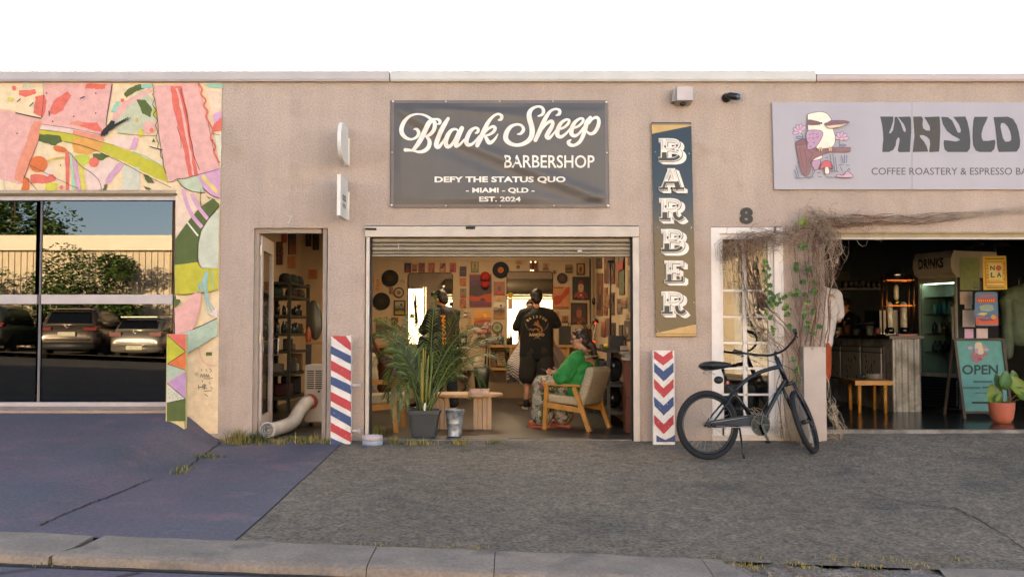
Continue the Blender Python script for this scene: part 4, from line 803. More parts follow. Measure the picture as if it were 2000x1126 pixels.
for x, y in ((380, 400), (430, 390), (480, 395), (375, 450), (430, 455), (490, 440), (360, 520), (440, 520), (390, 580)): q.line(LN, k7([(x - 14, y - 6), (x, y + 8), (x + 14, y - 6)]), .8)
outl('7a4d52', [(345, 240), (362, 190), (440, 200), (520, 222), (525, 252), (440, 262), (360, 258)]); q.disc('2c2529', 1530 + 545 / 7.507, 210 + 235 / 7.507, 1.9)
outl('dcbf9c', [(605, 262), (700, 262), (930, 236), (830, 290), (700, 312), (640, 305)]); outl('7a4d5a', [(590, 245), (640, 225), (700, 200), (880, 200), (958, 222), (900, 242), (720, 262), (615, 272)])
for x in (515, 545, 660, 685): q.line('d2b18f', k7([(x, 590), (x + 4, 640)]), 2.4)
outl('c9515a', [(530, 890), (560, 820), (610, 782), (670, 800), (715, 880), (700, 908), (610, 880), (545, 910)]); outl('e3cfc0', [(600, 880), (650, 885), (660, 970), (600, 975)]); outl('c79aaa', [(770, 1025), (800, 985), (860, 1000), (925, 940), (1000, 1000), (990, 1028)])
for pts in ([(150, 920), (190, 1020)], [(170, 860), (215, 1025)], [(205, 800), (250, 960), (310, 1000)], [(430, 880), (400, 1020)], [(455, 920), (410, 1015)], [(160, 1030), (240, 1040), (340, 1030), (430, 1030)], [(670, 700), (700, 930)], [(710, 690), (740, 940)], [(745, 740), (770, 940)], [(835, 710), (860, 815)], [(880, 700), (880, 815)], [(915, 710), (910, 815)], [(820, 880), (850, 940)], [(690, 942), (790, 945)], [(480, 965), (525, 965)], [(500, 1022), (545, 1024)], [(610, 1026), (690, 1030)], [(800, 850), (850, 845)], [(910, 855), (950, 855)], [(605, 745), (635, 740)], [(925, 930), (945, 900), (960, 930)]): q.line('5a6076', k7(pts), 1.3)
q.build('bird_painting', cs, True, None, .5)
# ---- house numbers
for s_, bx_, c, lab, Yn, b in (('8', (1445, 405, 1471, 437.5), '0d0c0c', 'bold black metal number 8 above the white glazed door', -.012, .045), ('7', (560, 421, 571, 437), 'b9aca2', 'small pale number 7 above the open glazed door', -.004, 0.0)):
    mb = MB(); V, Fc = text2d(s_, b); x0, y0, x1, y1 = bx_; A = [at(x0 + u * (x1 - x0), y0 + v * (y1 - y0), Yn) for u, v in V]; n = len(A)
    mb.add(A + [p + Vector((0, -Yn - .0005, 0)) for p in A], Fc)
    ed = {}
    for f_ in Fc:
        for i in range(len(f_)): e = (f_[i], f_[(i + 1) % len(f_)]); ed[frozenset(e)] = ed.get(frozenset(e), 0) + 1
    for f_ in Fc:
        for i in range(len(f_)):
            a, b_ = f_[i], f_[(i + 1) % len(f_)]
            if ed[frozenset((a, b_))] == 1: mb.add([A[a], A[b_], A[b_] + Vector((0, -Yn, 0)), A[a] + Vector((0, -Yn, 0))], [(0, 1, 2, 3)])
    tag(mb.build('house_number', flat(c, .5)), lab, 'number')
# ---- two projecting blade signs
M_sgn = mat('white_sign_plastic', 'dcd5cb', .45, 0, .04)
bs1 = thing('blade_sign', 'upper white projecting blade sign with a rounded outer edge', 'sign', at(677, 330, -.2), 0, 'projecting blade signs left of the banner')
def blade(t, rounded, pz0, pz1):
    X = at(681, 300, 0).x; z0, z1 = Z0(pz0), Z0(pz1); D = .46; prof = []
    if rounded:
        for k in range(17): a = R(-90 + 180 * k / 16); prof.append((-.20 - .27 * math.cos(a) ** .7 if math.cos(a) > 0 else -.20, (z0 + z1) / 2 + (z1 - z0) / 2 * math.sin(a)))
        prof = [(-.03, z0 + .02)] + prof + [(-.03, z1 - .02)]
    else: prof = [(-.03, z0), (-D, z0), (-D, z1), (-.03, z1)]
    mb = MB(); mb.prism([(X - .035, y, z) for y, z in prof], (.035, 0, 0)); mb.build('face_panel', M_sgn, t, True, True)
    mb = MB()
    for (y1, z1_), (y2, z2_) in zip(prof, prof[1:]): mb.bar((X - .018, y1, z1_), (X - .018, y2, z2_), .008, .048, 0, (1, 0, 0)) if False else None
    mb.bx(X - .045, X + .012, -.03, -.001, z0 + (z1 - z0) * .02, z1 - (z1 - z0) * .28); mb.build('wall_bracket', M_sgn, t, True)
blade(bs1, True, 325, 250)
bs2 = thing('blade_sign', 'lower white projecting blade sign, square cut with two dark words', 'sign', at(677, 430, -.2), 0, 'projecting blade signs left of the banner')
blade(bs2, False, 431, 354)
q = MB(); X = at(681, 300, 0).x + .001
fS = lambda u, v, dy=0.0: Vector((X + .001, -.46 + u * .43, Z0(354) + (Z0(431) - Z0(354)) * v))
for k in range(4):
    ribbon(q, [(.30 + .12 * k, .46, .05), (.30 + .12 * k, .56, .05)], fS, 0, 0, None, 1, False, False)
ribbon(q, [(.28, .46, .02), (.7, .46, .02)], fS, 0, 0, None, 1, False, False); ribbon(q, [(.28, .57, .02), (.7, .57, .02)], fS, 0, 0, None, 1, False, False)
q.build('lettering', flat('3a3430'), bs2, True); q = MB()
for k in range(4): ribbon(q, [(.28 + .11 * k, .66, .04), (.33 + .11 * k, .76, .04)], fS, 0, 0, None, 1, False, False)
q.build('lettering', flat('3a3430'), bs2, True)
# ---- wall light, security camera
wlx = thing('wall_light', 'square white bulkhead sensor light high on the wall above the BARBER sign', 'light', at(1334, 203, -.1))
mb = MB(); a = at(1322, 196, -.16); b = at(1353, 170, -.16); mb.prism([(a.x - .0, -.17, a.z), (a.x, -.17, b.z), (a.x, -.001, b.z + .0), (a.x, -.001, a.z - .02)], (b.x - a.x, 0, 0)); mb.build('housing', M_white, wlx, True, True)
mb = MB(); mb.bx(a.x - .035, a.x - .001, -.12, -.001, a.z + .0, b.z - .01); mb.build('side_box', mat('grey_box', '9c928c', .6), wlx, True)
mb = MB(); mb.ell(((a.x + b.x) / 2 - .01, -.09, a.z - .022), (.03, .03, .022), 14, 8); mb.build('sensor', mat('dark_lens', '2a2522', .2), wlx, True)
sc_ = thing('security_camera', 'small black bullet camera with a clear shield beside the wall light', 'camera', at(1426, 195, -.05)); p0 = at(1419, 191, -.02)
mb = MB(); mb.lathe([(.045, 0), (.045, .03), (.03, .04)], (p0.x, -.001, p0.z), 16, 0, True, Matrix.Rotation(R(90), 3, 'X')); mb.build('mount', M_dark, sc_, True)
mb = MB(); mb.tube([(p0.x, -.04, p0.z + .005), (p0.x + .02, -.10, p0.z), (p0.x + .09, -.16, p0.z - .025)], [.034, .036, .034], 14); mb.build('body', mat('black_metal', '1d1d1f', .4, .2, 0), sc_, True)
mb = MB(); mb.tube([(p0.x + .085, -.155, p0.z - .024), (p0.x + .135, -.19, p0.z - .035)], [.036, .042], 14, 0, False); mb.build('lens_shield', glass('shield_glass', (.8, .8, .85), 1.5, .1, .15), sc_, True)
# ---- striped boards standing at the shopfront
def board(name, label, pxl, pxr, pyt, pyb, Y_, shapes, k, ox, oy):
    a = at(pxl, pyb, Y_); b = at(pxr, pyt, Y_); t = thing(name, label, 'barber pole board', ((a.x + b.x) / 2, Y_, a.z), 0, 'painted barber boards by the shopfront')
    mb = MB(); mb.bx(a.x, b.x, Y_, Y_ + .07, a.z - .03, b.z); mb.build('board', flat('d9d0c6', .6), t, True)
    q = Print(pmap(Y_ - .0012, ox, oy, k)); 
    for c, pts in shapes: q.poly(c, rough_edge(pts, .9, len(q.cols) + int(pts[0][1]), 4))
    rc_ = random.Random(int(ox))
    for j in range(34):                # chips and scuffs through to the white board, most of them near the foot
        x = ox + rc_.uniform(pxl - ox + 1, pxr - ox - 1); y = pyt + (pyb - pyt) * rc_.random() ** .5; q.poly(rc_.choice(('d9d0c6', 'cfc4b8', '8a7c70')), rough_edge([((x - ox) * k, (y - oy) * k), ((x - ox + rc_.uniform(.4, 2)) * k, (y - oy + rc_.uniform(-.5, .5)) * k), ((x - ox + rc_.uniform(0, 1.5)) * k, (y - oy + rc_.uniform(.6, 2.2)) * k)], .6, j, 2))
    q.build('stripe_paint', t, True, None, .55); return t
RD, BL = 'b5323a', '27436f'; sh_ = []
for i, (c, yl, yr, h) in enumerate(((RD, 575, 612, 46), (BL, 624, 672, 40), (RD, 692, 745, 50), (BL, 768, 812, 44), (RD, 842, 892, 48), (BL, 912, 965, 46), (RD, 990, 1040, 44))): sh_.append((c, [(529, yl), (529, yl + h * .92), (626, yr + h), (626, yr)] if i else [(529, 575), (600, 576), (626, 612), (626, 650), (560, 600)]))
sh_.append((BL, [(529, 1062), (529, 1102), (600, 1106), (626, 1104)]))
b1 = board('barber_board', 'white board with slanting red and blue stripes left of the shutter', 645.5, 686, 655, 871, -.20, sh_, 2.448, 430, 420)
for py in (752, 841):
    mb = MB(); p = at(686, py, -.165); mb.tube([(p.x - .004, -.16, p.z), (p.x + .075, -.16, p.z)], .016, 12); mb.lathe([(.022, 0), (.022, .02)], (p.x + .07, -.16, p.z), 12, 0, True, Matrix.Rotation(R(90), 3, 'Y')); mb.build('pipe_stub', M_white, b1, True)
sh_ = []
for c, yl, ym in ((RD, 594, 622), (BL, 652, 690), (RD, 722, 764), (BL, 800, 840), (RD, 880, 922)): sh_.append((c, [(84, yl + 2), (124, ym), (165, yl - 2), (167, yl + 33), (124, ym + 38), (84, yl + 35)] if c == RD and yl < 600 else [(84, yl - 4), (126, ym - 4), (170, yl - 4), (171, yl + 36), (127, ym + 40), (85, yl + 36)]))
sh_.append((BL, [(94, 966), (134, 988), (178, 964), (178, 996), (94, 996)]))
board('barber_board', 'white board with red and blue chevrons right of the shutter', 1276, 1317, 684, 862, -.17, sh_, 2.2525, 1240, 420)
# ================================================================ INSIDE THE BARBERSHOP: things on the walls
def on_back(x, y, dy=0.0): return at(x, y, BY - .012) + Vector((0, dy, 0))
def on_side(Xc, sg):
    def f(px, py, dy=0.0):
        d = ray(px, py); t = (Xc - CAM.x) / d.x; return CAM + d * t + Vector((dy * sg, 0, 0))
    return f
on_right = on_side(BX1 - .012, 1); on_left = on_side(BX0 + .012, -1)
PFR = ('2a1a14', '3d2a1c', '1c1a18', '6b4a30')
def poster(name, label, cat, r_, f, style, cols, frame=None, group=None, seed=1, slab=.010):
    x0, y0, x1, y1 = r_; q = Print(f, -.0012, -.0005); rr = random.Random(seed); U = lambda u, v: (x0 + u * (x1 - x0), y0 + v * (y1 - y0)); Pt = lambda *p: [U(*a) for a in p]; W_ = x1 - x0; H_ = y1 - y0
    pts = [f(*p) for p in ((x0, y0), (x1, y0), (x1, y1), (x0, y1))]; off = (f(x0, y0, .01) - f(x0, y0)) * (slab / .01)
    q.mb.prism(pts, off, q.ci(frame or cols[0]))
    if frame: q.poly(frame, Pt((0, 0), (1, 0), (1, 1), (0, 1))); b = min(.16, 1.6 / W_ + .04); bv = b * W_ / H_; q.poly(cols[0], Pt((b, bv), (1 - b, bv), (1 - b, 1 - bv), (b, 1 - bv)))
    else: b = bv = .0; q.poly(cols[0], Pt((0, 0), (1, 0), (1, 1), (0, 1)))
    c = lambda i: cols[i % len(cols)]
    if style == 'portrait':
        q.poly(c(1), Pt((b, .97 - bv), (.16, .72), (.36, .62), (.64, .62), (.84, .72), (1 - b, .97 - bv)), False); q.poly(c(2), Pt((.36, .60), (.34, .38), (.42, .26), (.58, .26), (.66, .38), (.64, .60), (.5, .68)), True); q.poly(c(3), Pt((.33, .38), (.36, .24), (.5, .16), (.64, .24), (.68, .40), (.58, .32), (.42, .32)), True)
        for k in range(7): q.disc(c(4 + k), *U(rr.uniform(.15, .85), rr.uniform(.72, .93)), W_ * rr.uniform(.05, .11))
    elif style == 'land':
        h = .28 + bv
        for i in range(1, min(5, len(cols))):
            e = [(b + (1 - 2 * b) * k / 6, h + rr.uniform(-.07, .07)) for k in range(7)]; q.poly(c(i), Pt(*e, (1 - b, 1 - bv), (b, 1 - bv))); h += .17
        q.disc(c(5), *U(.65, .2 + bv), W_ * .10)
    elif style == 'grid':
        for i in range(4):
            for j in range(5):
                if rr.random() < .75: q.disc(c(rr.randint(1, len(cols) - 1)), *U(.16 + .22 * i + rr.uniform(-.05, .05), .12 + .19 * j), W_ * rr.uniform(.05, .11), H_ * rr.uniform(.04, .09))
    elif style == 'abst':
        for k in range(9):
            u, v = rr.uniform(.12, .88), rr.uniform(.1, .9); n = rr.randint(4, 6); q.poly(c(1 + k), Pt(*[(min(1 - b, max(b, u + rr.uniform(.1, .3) * math.cos(6.28 * i / n))), min(1 - bv, max(bv, v + rr.uniform(.08, .22) * math.sin(6.28 * i / n)))) for i in range(n)]))
    elif style == 'text':
        for k in range(6): q.line(c(1 + k % 2), Pt((.12 + rr.uniform(0, .12), .14 + .14 * k), (.88 - rr.uniform(0, .2), .14 + .14 * k)), H_ * .05, 2, False)
    elif style == 'map':
        q.poly(c(1), Pt((.02, .52), (.2, .42), (.45, .40), (.62, .26), (.80, .06), (.97, .04), (.98, .20), (.86, .40), (.62, .56), (.50, .70), (.30, .82), (.10, .80), (.05, .66)), True); q.line(c(2), Pt((.05, .06), (.6, .06)), H_ * .04, 2, False); q.line(c(2), Pt((.1, .93), (.9, .93)), H_ * .03, 2, False); q.line(c(2), Pt((.1, .98), (.9, .98)), H_ * .02, 2, False)
    elif style == 'plain': pass
    o = q.mb.build(name, [flat(k, .6) for k in q.cols]); return tag(o, label, cat, group)
def rnd_thing(name, label, cat, cx, cy, r, cols, group=None, dome=.006):
    p = on_back(cx, cy); k = r / ppm(BY); mb = MB(); Mx = Matrix.Rotation(R(90), 3, 'X')
    mb.lathe([(k, -.006), (k, dome), (k * .72, dome + .001)], p, 32, 0, False, Mx); mb.lathe([(k * .72, dome + .0012), (k * .36, dome + .0016)], p, 32, 1, False, Mx); mb.lathe([(k * .36, dome + .002), (k * .05, dome + .0025)], p, 32, 2, False, Mx); mb.lathe([(k * .05, dome + .003), (0, dome + .003)], p, 12, 0, False, Mx)
    return tag(mb.build(name, [mat('disc_' + c, C(c), .62, 0, .08, 14, spec=.25) for c in cols]), label, cat, group)
GP, GR = 'posters on the barbershop walls', 'records hung on the rear wall'
rnd_thing('vinyl_record', 'dark vinyl record on the left of the wall, upper of two', 'record', 762, 543, 16.5, ('1b1713', '221d17', '3a2a1c'), GR)
rnd_thing('vinyl_record', 'dark vinyl record on the left of the wall, lower of two', 'record', 745, 588, 17, ('1a1712', '201c15', '2c241a'), GR)
rnd_thing('vinyl_record', 'black vinyl record with an orange label beside the red cap', 'record', 978, 527, 16.3, ('10131a', '0e1118', 'b0602c'), GR)
rnd_thing('round_plaque', 'round grey patterned plaque below the upper left record', 'plaque', 779, 571, 10.6, ('4f4740', 'a58a6a', '6a5a4c'))
rnd_thing('round_plaque', 'round dark plaque above the red map poster', 'plaque', 1098, 543, 10.4, ('3a2c28', '4b3832', '5a4238'))
rnd_thing('round_plaque', 'round pale green dial plaque near the wall shelf', 'plaque', 971, 639, 11, ('5b6350', '8c8c70', '6d7560'))
RDp = ('7c4a40', '9c3a30', '5a2c2c', 'c08a5a', '3b2426')
for rect, st, cols, lab, fr_ in (
    ((720, 515, 728, 536), 'plain', ('b58e62',), 'small black framed sheet at the left edge of the rear wall', '2a2018'),
    ((731, 543, 745, 569), 'text', ('c09468', 'a83a30', '40466a'), 'pale print with red and blue script left of the upper record', None),
    ((782, 545, 791, 555), 'abst', ('a99a70', '6d7a5c', '8a8a66', '5c6a58'), 'little green sticker right of the upper record', None),
    ((769, 586, 792, 616), 'land', ('8c8468', '6a6a52', '3a3a2a', '8a7428', 'a58a2c', '2c2a20'), 'black framed palm landscape beside the tall mirror', '221c16'),
    ((734, 625, 756, 650), 'land', ('7a6a50', '5f5844', '4b4636', '565240'), 'grey green landscape print under the lettered sign', None),
    ((764, 619, 778, 635), 'abst', ('6e4a2e', '4a3524', '8a6038', '5c3c26'), 'small brown print below the framed palm landscape', None),
    ((790, 513, 803, 532), 'portrait', ('3a2030', '7a2a28', '5a3440', '2a1a28', '8c3a2c'), 'dark red portrait, leftmost of the high row over the mirror', None),
    ((818, 513, 830, 531), 'abst', ('7a3c34', '55303c', '8c4a3a', '6a2c30'), 'dull red card, second in the high row over the mirror', None),
    ((837, 513, 850, 531), 'grid', ('9c5a40', '6a2830', '7c3a34', 'b57048'), 'red patterned card in the middle of the high row', None),
    ((859, 513, 871, 531), 'abst', ('9a5c48', '4c2c38', 'b07850', '5c3440'), 'purple and red card, fourth in the high row', None),
    ((878, 513, 891, 531), 'portrait', ('a04a3c', '7a2c38', '8a3440', '6a2430', 'b06044'), 'bright red card at the right end of the high row', None),
    ((898, 520, 911, 539), 'land', ('44303a', '352834', '5a3a34', '3a2a30'), 'dark purple print at the top of the narrow column', None),
    ((898, 542, 911, 558), 'grid', ('b0704c', '8a3a34', '9c4a3a', '7a3030'), 'red speckled print second down the narrow column', None),
    ((899, 563, 911, 581), 'portrait', ('6a6a50', '9a3a34', 'a05a44', '4a4438', '8a4a3c'), 'green print with a red figure third down the narrow column', None),
    ((898, 583, 911, 601), 'grid', ('ac6c4c', '6a2c34', '5a2c3c', '8c4238'), 'print of dark ovals fourth down the narrow column', None),
    ((905, 605, 914, 621), 'portrait', ('b0805a', '7a4a3a', '8c5a44', '5a3830', '9a6a4a'), 'narrow faded picture behind the patterned jacket', None),
    ((920, 511, 935, 532), 'portrait', ('a08a5c', '6a6a4a', '7c6a48', '4a4a36', '8a7a54'), 'green framed little picture above the big poster', '5c5a40'),
    ((964, 550, 986, 576), 'portrait', ('8a5a48', 'a8342c', '5a4a54', 'b04034', 'c05a38'), 'red portrait print under the orange labelled record', None),
    ((970, 577, 980, 587), 'text', ('c8a074', 'a88458', 'b8906a'), 'blank little paper between the red portrait and beach photo', None),
    ((964, 590, 986, 622), 'land', ('c4b4a0', '8a7a70', '5a4440', '7a5a3c', '9a6a34', '4a2c30'), 'beach photo with a dark standing figure', None),
    ((926, 606, 959, 650), 'land', ('c88a44', 'b06a34', '9c4430', '7a3a34', 'a85a40', 'd8a050'), 'yellow and red canyon poster below the big poster', None),
    ((1080, 559, 1113, 602), 'map', ('b4764c', 'a83c24', '8c3a28'), 'orange poster with a red map shape right of the mirror', None),
    ((1126, 514, 1142, 537), 'portrait', ('b08050', '8a6240', '5a3c28', '9a7048', '7a5436'), 'small brown framed picture near the corner', '4a2a1c'),
    ((1118, 540, 1151, 585), 'portrait', ('2a2422', '8a3030', 'b08a6a', '7a2428', 'a84430', '6a2a34', '9a3a44'), 'dark painted figure in red, upper of two near the corner', '201c1a'),
    ((1115, 591, 1147, 633), 'portrait', ('3c2824', '6a3228', '8a5034', '5a3028', 'a04a2c', '7a3024'), 'dark flowered portrait, lower of two near the corner', '2c1e1a'),
    ((1097, 616, 1110, 630), 'portrait', ('8a5c40', '4a3430', '6a4438', '3a2c28', '9a5a40'), 'small brown photo under the red map poster', None),
    ((1082, 607, 1092, 620), 'abst', ('a87850', '8a5c44', '9c6c4c', '7a5040'), 'faded scrap print behind the standing barber', None),
    ((1123, 642, 1155, 660), 'abst', ('6a4430', '4a3024', '7c5438', '5a3a2a'), 'wide framed brown picture behind the seated woman', '3a2218')):
    poster('poster', lab, 'poster', rect, on_back, st, cols, fr_, GP, int(rect[0]))
big = poster('poster', 'large purple and red landscape poster behind the red cap', 'poster', (917, 535, 960, 600), on_back, 'plain', ('8a4a44',), None, GP)
q = Print(on_back, -.0012, -.012)
for c, pts in (('6a4450', [(917, 538), (960, 538), (960, 596), (917, 596)]), ('5a3a4c', [(917, 548), (932, 546), (945, 552), (960, 545), (960, 575), (917, 575)]), ('47383a', [(918, 562), (930, 553), (940, 562), (952, 558), (960, 566), (960, 577), (917, 577)]), ('a8442c', [(917, 577), (935, 580), (945, 575), (960, 573), (960, 590), (930, 588), (917, 586)]), ('5a343a', [(936, 585), (943, 581), (950, 586), (943, 589)]), ('6a3a4c', [(917, 590), (935, 587), (960, 592), (960, 596), (917, 596)])): q.poly(c, pts)
q.build('print', big)
sg = poster('lettered_sign', 'small white sign with red letters at the left of the rear wall', 'sign', (736, 617, 755, 625), on_back, 'plain', ('c8b49c',)); q = Print(on_back, -.001, -.013); q.text('b03428', 'JUDYS', 738, 618.5, 753, 623.5, .03); q.build('lettering', sg)
for rect, f, st, cols, lab, fr_ in (
    ((1164, 503, 1175, 524), on_right, 'portrait', ('4a3a2c', '3a3028', '6a5038', '2a2420', '5a4430'), 'dark picture high on the side wall nearest the corner', None),
    ((1165, 533, 1177, 615), on_right, 'abst', ('6a4630', '4a342a', '7c5438', '3a2c26', '5a3c2c'), 'tall brown framed print on the side wall', '7a4a34'),
    ((1180, 500, 1200, 553), on_right, 'abst', ('5a3024', '6a4028', '3a2a22', '7a5030', '4a2c20'), 'brown patterned hanging cloth high on the side wall', None),
    ((1180, 561, 1186, 615), on_right, 'grid', ('8a5638', '6a3c2c', '7c4a34', '9a6440'), 'narrow red brown print on the side wall under the hanging cloth', None),
    ((1192, 571, 1199, 614), on_right, 'abst', ('4a3228', '6a4834', '3a2a24', '5a3c2c'), 'narrow dark print beside the light stand', None),
    ((1209, 502, 1219, 575), on_right, 'plain', ('4a5038',), 'green and red pennant hanging on the side wall', None),
    ((1226, 496, 1236, 518), on_right, 'abst', ('7a3c30', '5a2c28', '8a4c38'), 'red print high beside the shutter rail', None),
    ((1226, 527, 1236, 608), on_right, 'portrait', ('7a6a50', '6a5a44', '8a6a54', '5a4638', '7a5a48'), 'tall pale poster beside the shutter rail', None),
    ((1184, 621, 1191, 656), on_right, 'plain', ('5c2a24',), 'plain dark red panel low on the side wall', None),
    ((1174, 628, 1182, 656), on_right, 'land', ('9a5c38', '8a4c34', '7a4030', '6a3a2c'), 'orange print low on the side wall', None),
    ((1193, 630, 1201, 656), on_right, 'abst', ('2c2824', '3c342c', '4a3c30'), 'small dark print low on the side wall', None),
    ((1209, 634, 1216, 656), on_right, 'portrait', ('2a2824', '4a4034', '6a5640', '3a322a', '5a4a3a'), 'narrow black print low on the side wall', None),
    ((1219, 626, 1233, 664), on_right, 'portrait', ('3a302a', '5a4438', '9a7a60', '4a3a30', '6a4c3c'), 'dark photo low on the side wall above the rack', None),
    ((541, 472, 552, 517), on_left, 'grid', ('3a2420', 'a04838', '8a3c34', '6a3028'), 'tall black framed red panels seen through the open door', '1c1614'),
    ((528, 476, 535, 530), on_left, 'plain', ('94302a',), 'plain red strip on the wall behind the open door', None),
    ((551, 455, 560, 474), on_left, 'abst', ('8c3c30', '7a3028', 'a04c38'), 'red sheet high on the side wall through the door', None),
    ((564, 452, 578, 497), on_left, 'land', ('2a2a2c', '34343a', '5a3a30', '7a4434'), 'dark poster high on the side wall through the door', None),
    ((563, 500, 577, 524), on_left, 'text', ('a86c44', '8a5434', '96603c'), 'faded lettered sheet above the shelving', None),
    ((597, 452, 608, 481), on_back, 'abst', ('2c2622', '3c342c', '4a3c30', '5a4636'), 'dark framed print on the rear wall through the door, left of a pair', '1c1814'),
    ((611, 452, 623, 488), on_back, 'abst', ('322a24', '44382c', '2a2420', '5a4434'), 'dark framed print on the rear wall through the door, right of a pair', '1c1814'),
    ((1205, 583, 1214, 612), on_right, 'portrait', ('6a4a34', '4a3a30', '8a6448', '3a2a24', '5a4030'), 'small brown portrait under the pennant on the side wall', None),
    ((1221, 612, 1233, 622), on_right, 'text', ('a88c68', '7a5a40', '8a6c50'), 'small cream notice just above the dark photo on the side wall', None),
    ((1186, 575, 1191, 600), on_right, 'abst', ('8c6a48', '6a4430', '9a7850'), 'thin tan print between two red ones on the side wall', None),
    ((1203, 500, 1208, 560), on_right, 'plain', ('7a5434',), 'narrow timber board high on the side wall by the light stand', None),
    ((1178, 621, 1183, 627), on_right, 'plain', ('a08058',), 'tiny tan card low on the side wall', None),
    ((1214, 580, 1224, 600), on_right, 'land', ('9a7c58', '7a5c44', '8a4c38', '5c4434', '6a5040'), 'little landscape card between the pennant and tall pale poster', None),
    ((1104, 516, 1118, 533), on_back, 'land', ('8a6a48', '6a4c38', '4a382c', '7c5a3c', '5a4434'), 'small brown landscape right of the wall shrine', None),
    ((1060, 513, 1072, 527), on_back, 'portrait', ('9a7048', '6a4030', '7c5440', '4a3026', '8a5a3c'), 'small brown card just right of the wall shrine', None),
    ((1006, 508, 1022, 516), on_back, 'text', ('a87848', '7c4c30', '8a5838'), 'tan paper strip above the left paper star', None),
    ((760, 560, 768, 574), on_back, 'abst', ('8a6444', '5c4030', '74543c'), 'brown scrap between the two left records', None),
    ((805, 515, 815, 530), on_back, 'portrait', ('8c5a40', '5a3430', '7a4838', '3a2428', '944c38'), 'dull card between the first and second of the high row', None),
    ((912, 607, 922, 640), on_back, 'text', ('b08c60', '7a5840', '8c6a4c'), 'tall cream leaflet left of the canyon poster', None),
    ((1083, 625, 1093, 640), on_back, 'text', ('a4845c', '6c4c38', '80603f'), 'cream leaflet right of the right mirror', None),
    ((602, 526, 620, 545), on_back, 'text', ('a5683c', '8a5430', '7a4a2c'), 'brown notice on the rear wall above the fan', None)):
    poster('poster', lab, 'poster', rect, f, st, cols, fr_, GP, int(rect[0]) + 3)
pen = Print(on_right, -.001, -.014); pen.poly('9a2420', [(1209, 515), (1219, 505), (1219, 524), (1209, 530)]); tag(pen.build('pennant_stripe', None, False), 'red upper part of the side wall pennant', 'pennant')
# stars, gadget, cap, smiley
def star(cx, cy, r, lab):
    q = MB(); p = on_back(cx, cy); k = r / ppm(BY); q.prism([p + Vector((k * (1 if i % 2 == 0 else .5) * math.sin(i * math.pi / 6), 0, k * (1 if i % 2 == 0 else .5) * math.cos(i * math.pi / 6))) for i in range(12)], (0, .011, 0)); tag(q.build('paper_star', flat('5a4638')), lab, 'star')
star(1012, 521, 5.2, 'dark paper star left of the little wall shrine'); star(1083, 531, 5.2, 'dark paper star right of the little wall shrine')
shn = thing('wall_shrine', 'tiny red brown box with glints of light above the right mirror', 'ornament', on_back(1041, 531)); mb = MB(); a = on_back(1034.5, 531); b = on_back(1047.5, 509); mb.bx(a.x, b.x, BY - .09, BY - .002, a.z, b.z); mb.build('box', flat('6a2e20'), shn, True)
for px, py in ((1036.5, 512), (1036.5, 528), (1041, 528.5), (1045.5, 512)): mb = MB(); mb.ell(on_back(px, py, -.085), (.012, .012, .012), 10, 6); mb.build('bulb', mat('small_bulb', (1, .75, .45), emit=.5, var=0), shn, True)
mb = MB(); a = on_back(1038.5, 525); b = on_back(1043.5, 515); mb.bx(a.x, b.x, BY - .093, BY - .088, a.z, b.z); mb.build('picture', flat('241c1c'), shn, True)
cap = thing('red_cap', 'bright red baseball cap hung over the large poster', 'cap', on_back(948, 560)); p = on_back(948, 541, -.06); M_cap_r = mat('red_cap_cloth', '9c1f16', .8, 0, .1, 20)
mb = MB(); mb.ell(p, (.082, .075, .088), 20, 12); mb.build('crown', M_cap_r, cap, True)
mb = MB(); mb.ell(p + Vector((0, -.03, -.115)), (.07, .018, .062), 18, 8); mb.build('peak', M_cap_r, cap, True)
mb = MB(); mb.ell(p + Vector((0, -.07, -.055)), (.036, .012, .014), 12, 6); mb.build('band', flat('2a1612'), cap, True)
M_mirror = mat('mirror_silver', (.80, .80, .78), .02, 1.0, 0)
def mirror(lab, x0, y0, x1, y1, yaw):
    a = at(x0, y1, BY - .02); b = at(x1, y0, BY - .02); c = (a + b) / 2; w_, h_ = (b.x - a.x) / 2, (b.z - a.z) / 2; t = thing('wall_mirror', lab, 'mirror', c, yaw, 'barber mirrors')
    out_ = [];  r_ = .05
    for cx, cz, a0 in ((w_ - r_, h_ - r_, 0), (-w_ + r_, h_ - r_, 90), (-w_ + r_, -h_ + r_, 180), (w_ - r_, -h_ + r_, 270)):
        for k in range(6): an = R(a0 + 18 * k); out_.append((cx + r_ * math.cos(an), 0, cz + r_ * math.sin(an)))
    mb = MB(); mb.prism(out_, (0, .008, 0)); mb.build('glass', M_mirror, t, recalc=True)
    mb = MB(); mb.tube([(x, .002, z) for x, _, z in out_], .006, 6, closed=True); mb.build('frame', M_dark, t)
mirror('tall rounded mirror on the left, half behind the palm', 797, 533, 884, 672, R(.5)); mirror('tall rounded mirror on the right, in front of the standing barber', 990, 530, 1079, 672, 0)
smi = thing('smiley_sticker', 'yellow smiley sticker on the right mirror', 'sticker', on_back(997, 576)); p = on_back(997, 576, -.022); mb = MB(); k = 5.2 / ppm(BY); Mx = Matrix.Rotation(R(90), 3, 'X'); mb.lathe([(k, 0), (k, .004), (0, .005)], p, 20, 0, False, Mx); mb.build('face', flat('c79a1c'), smi, True)
q = Print(lambda x, y, dy=0.0: on_back(x, y, dy - .028), -.0005); q.disc('2a2010', 995, 575, .7, 1.2); q.disc('2a2010', 999, 575, .7, 1.2); q.line('2a2010', [(994.5, 578), (997, 579.5), (999.5, 578)], .5); q.build('features', smi)
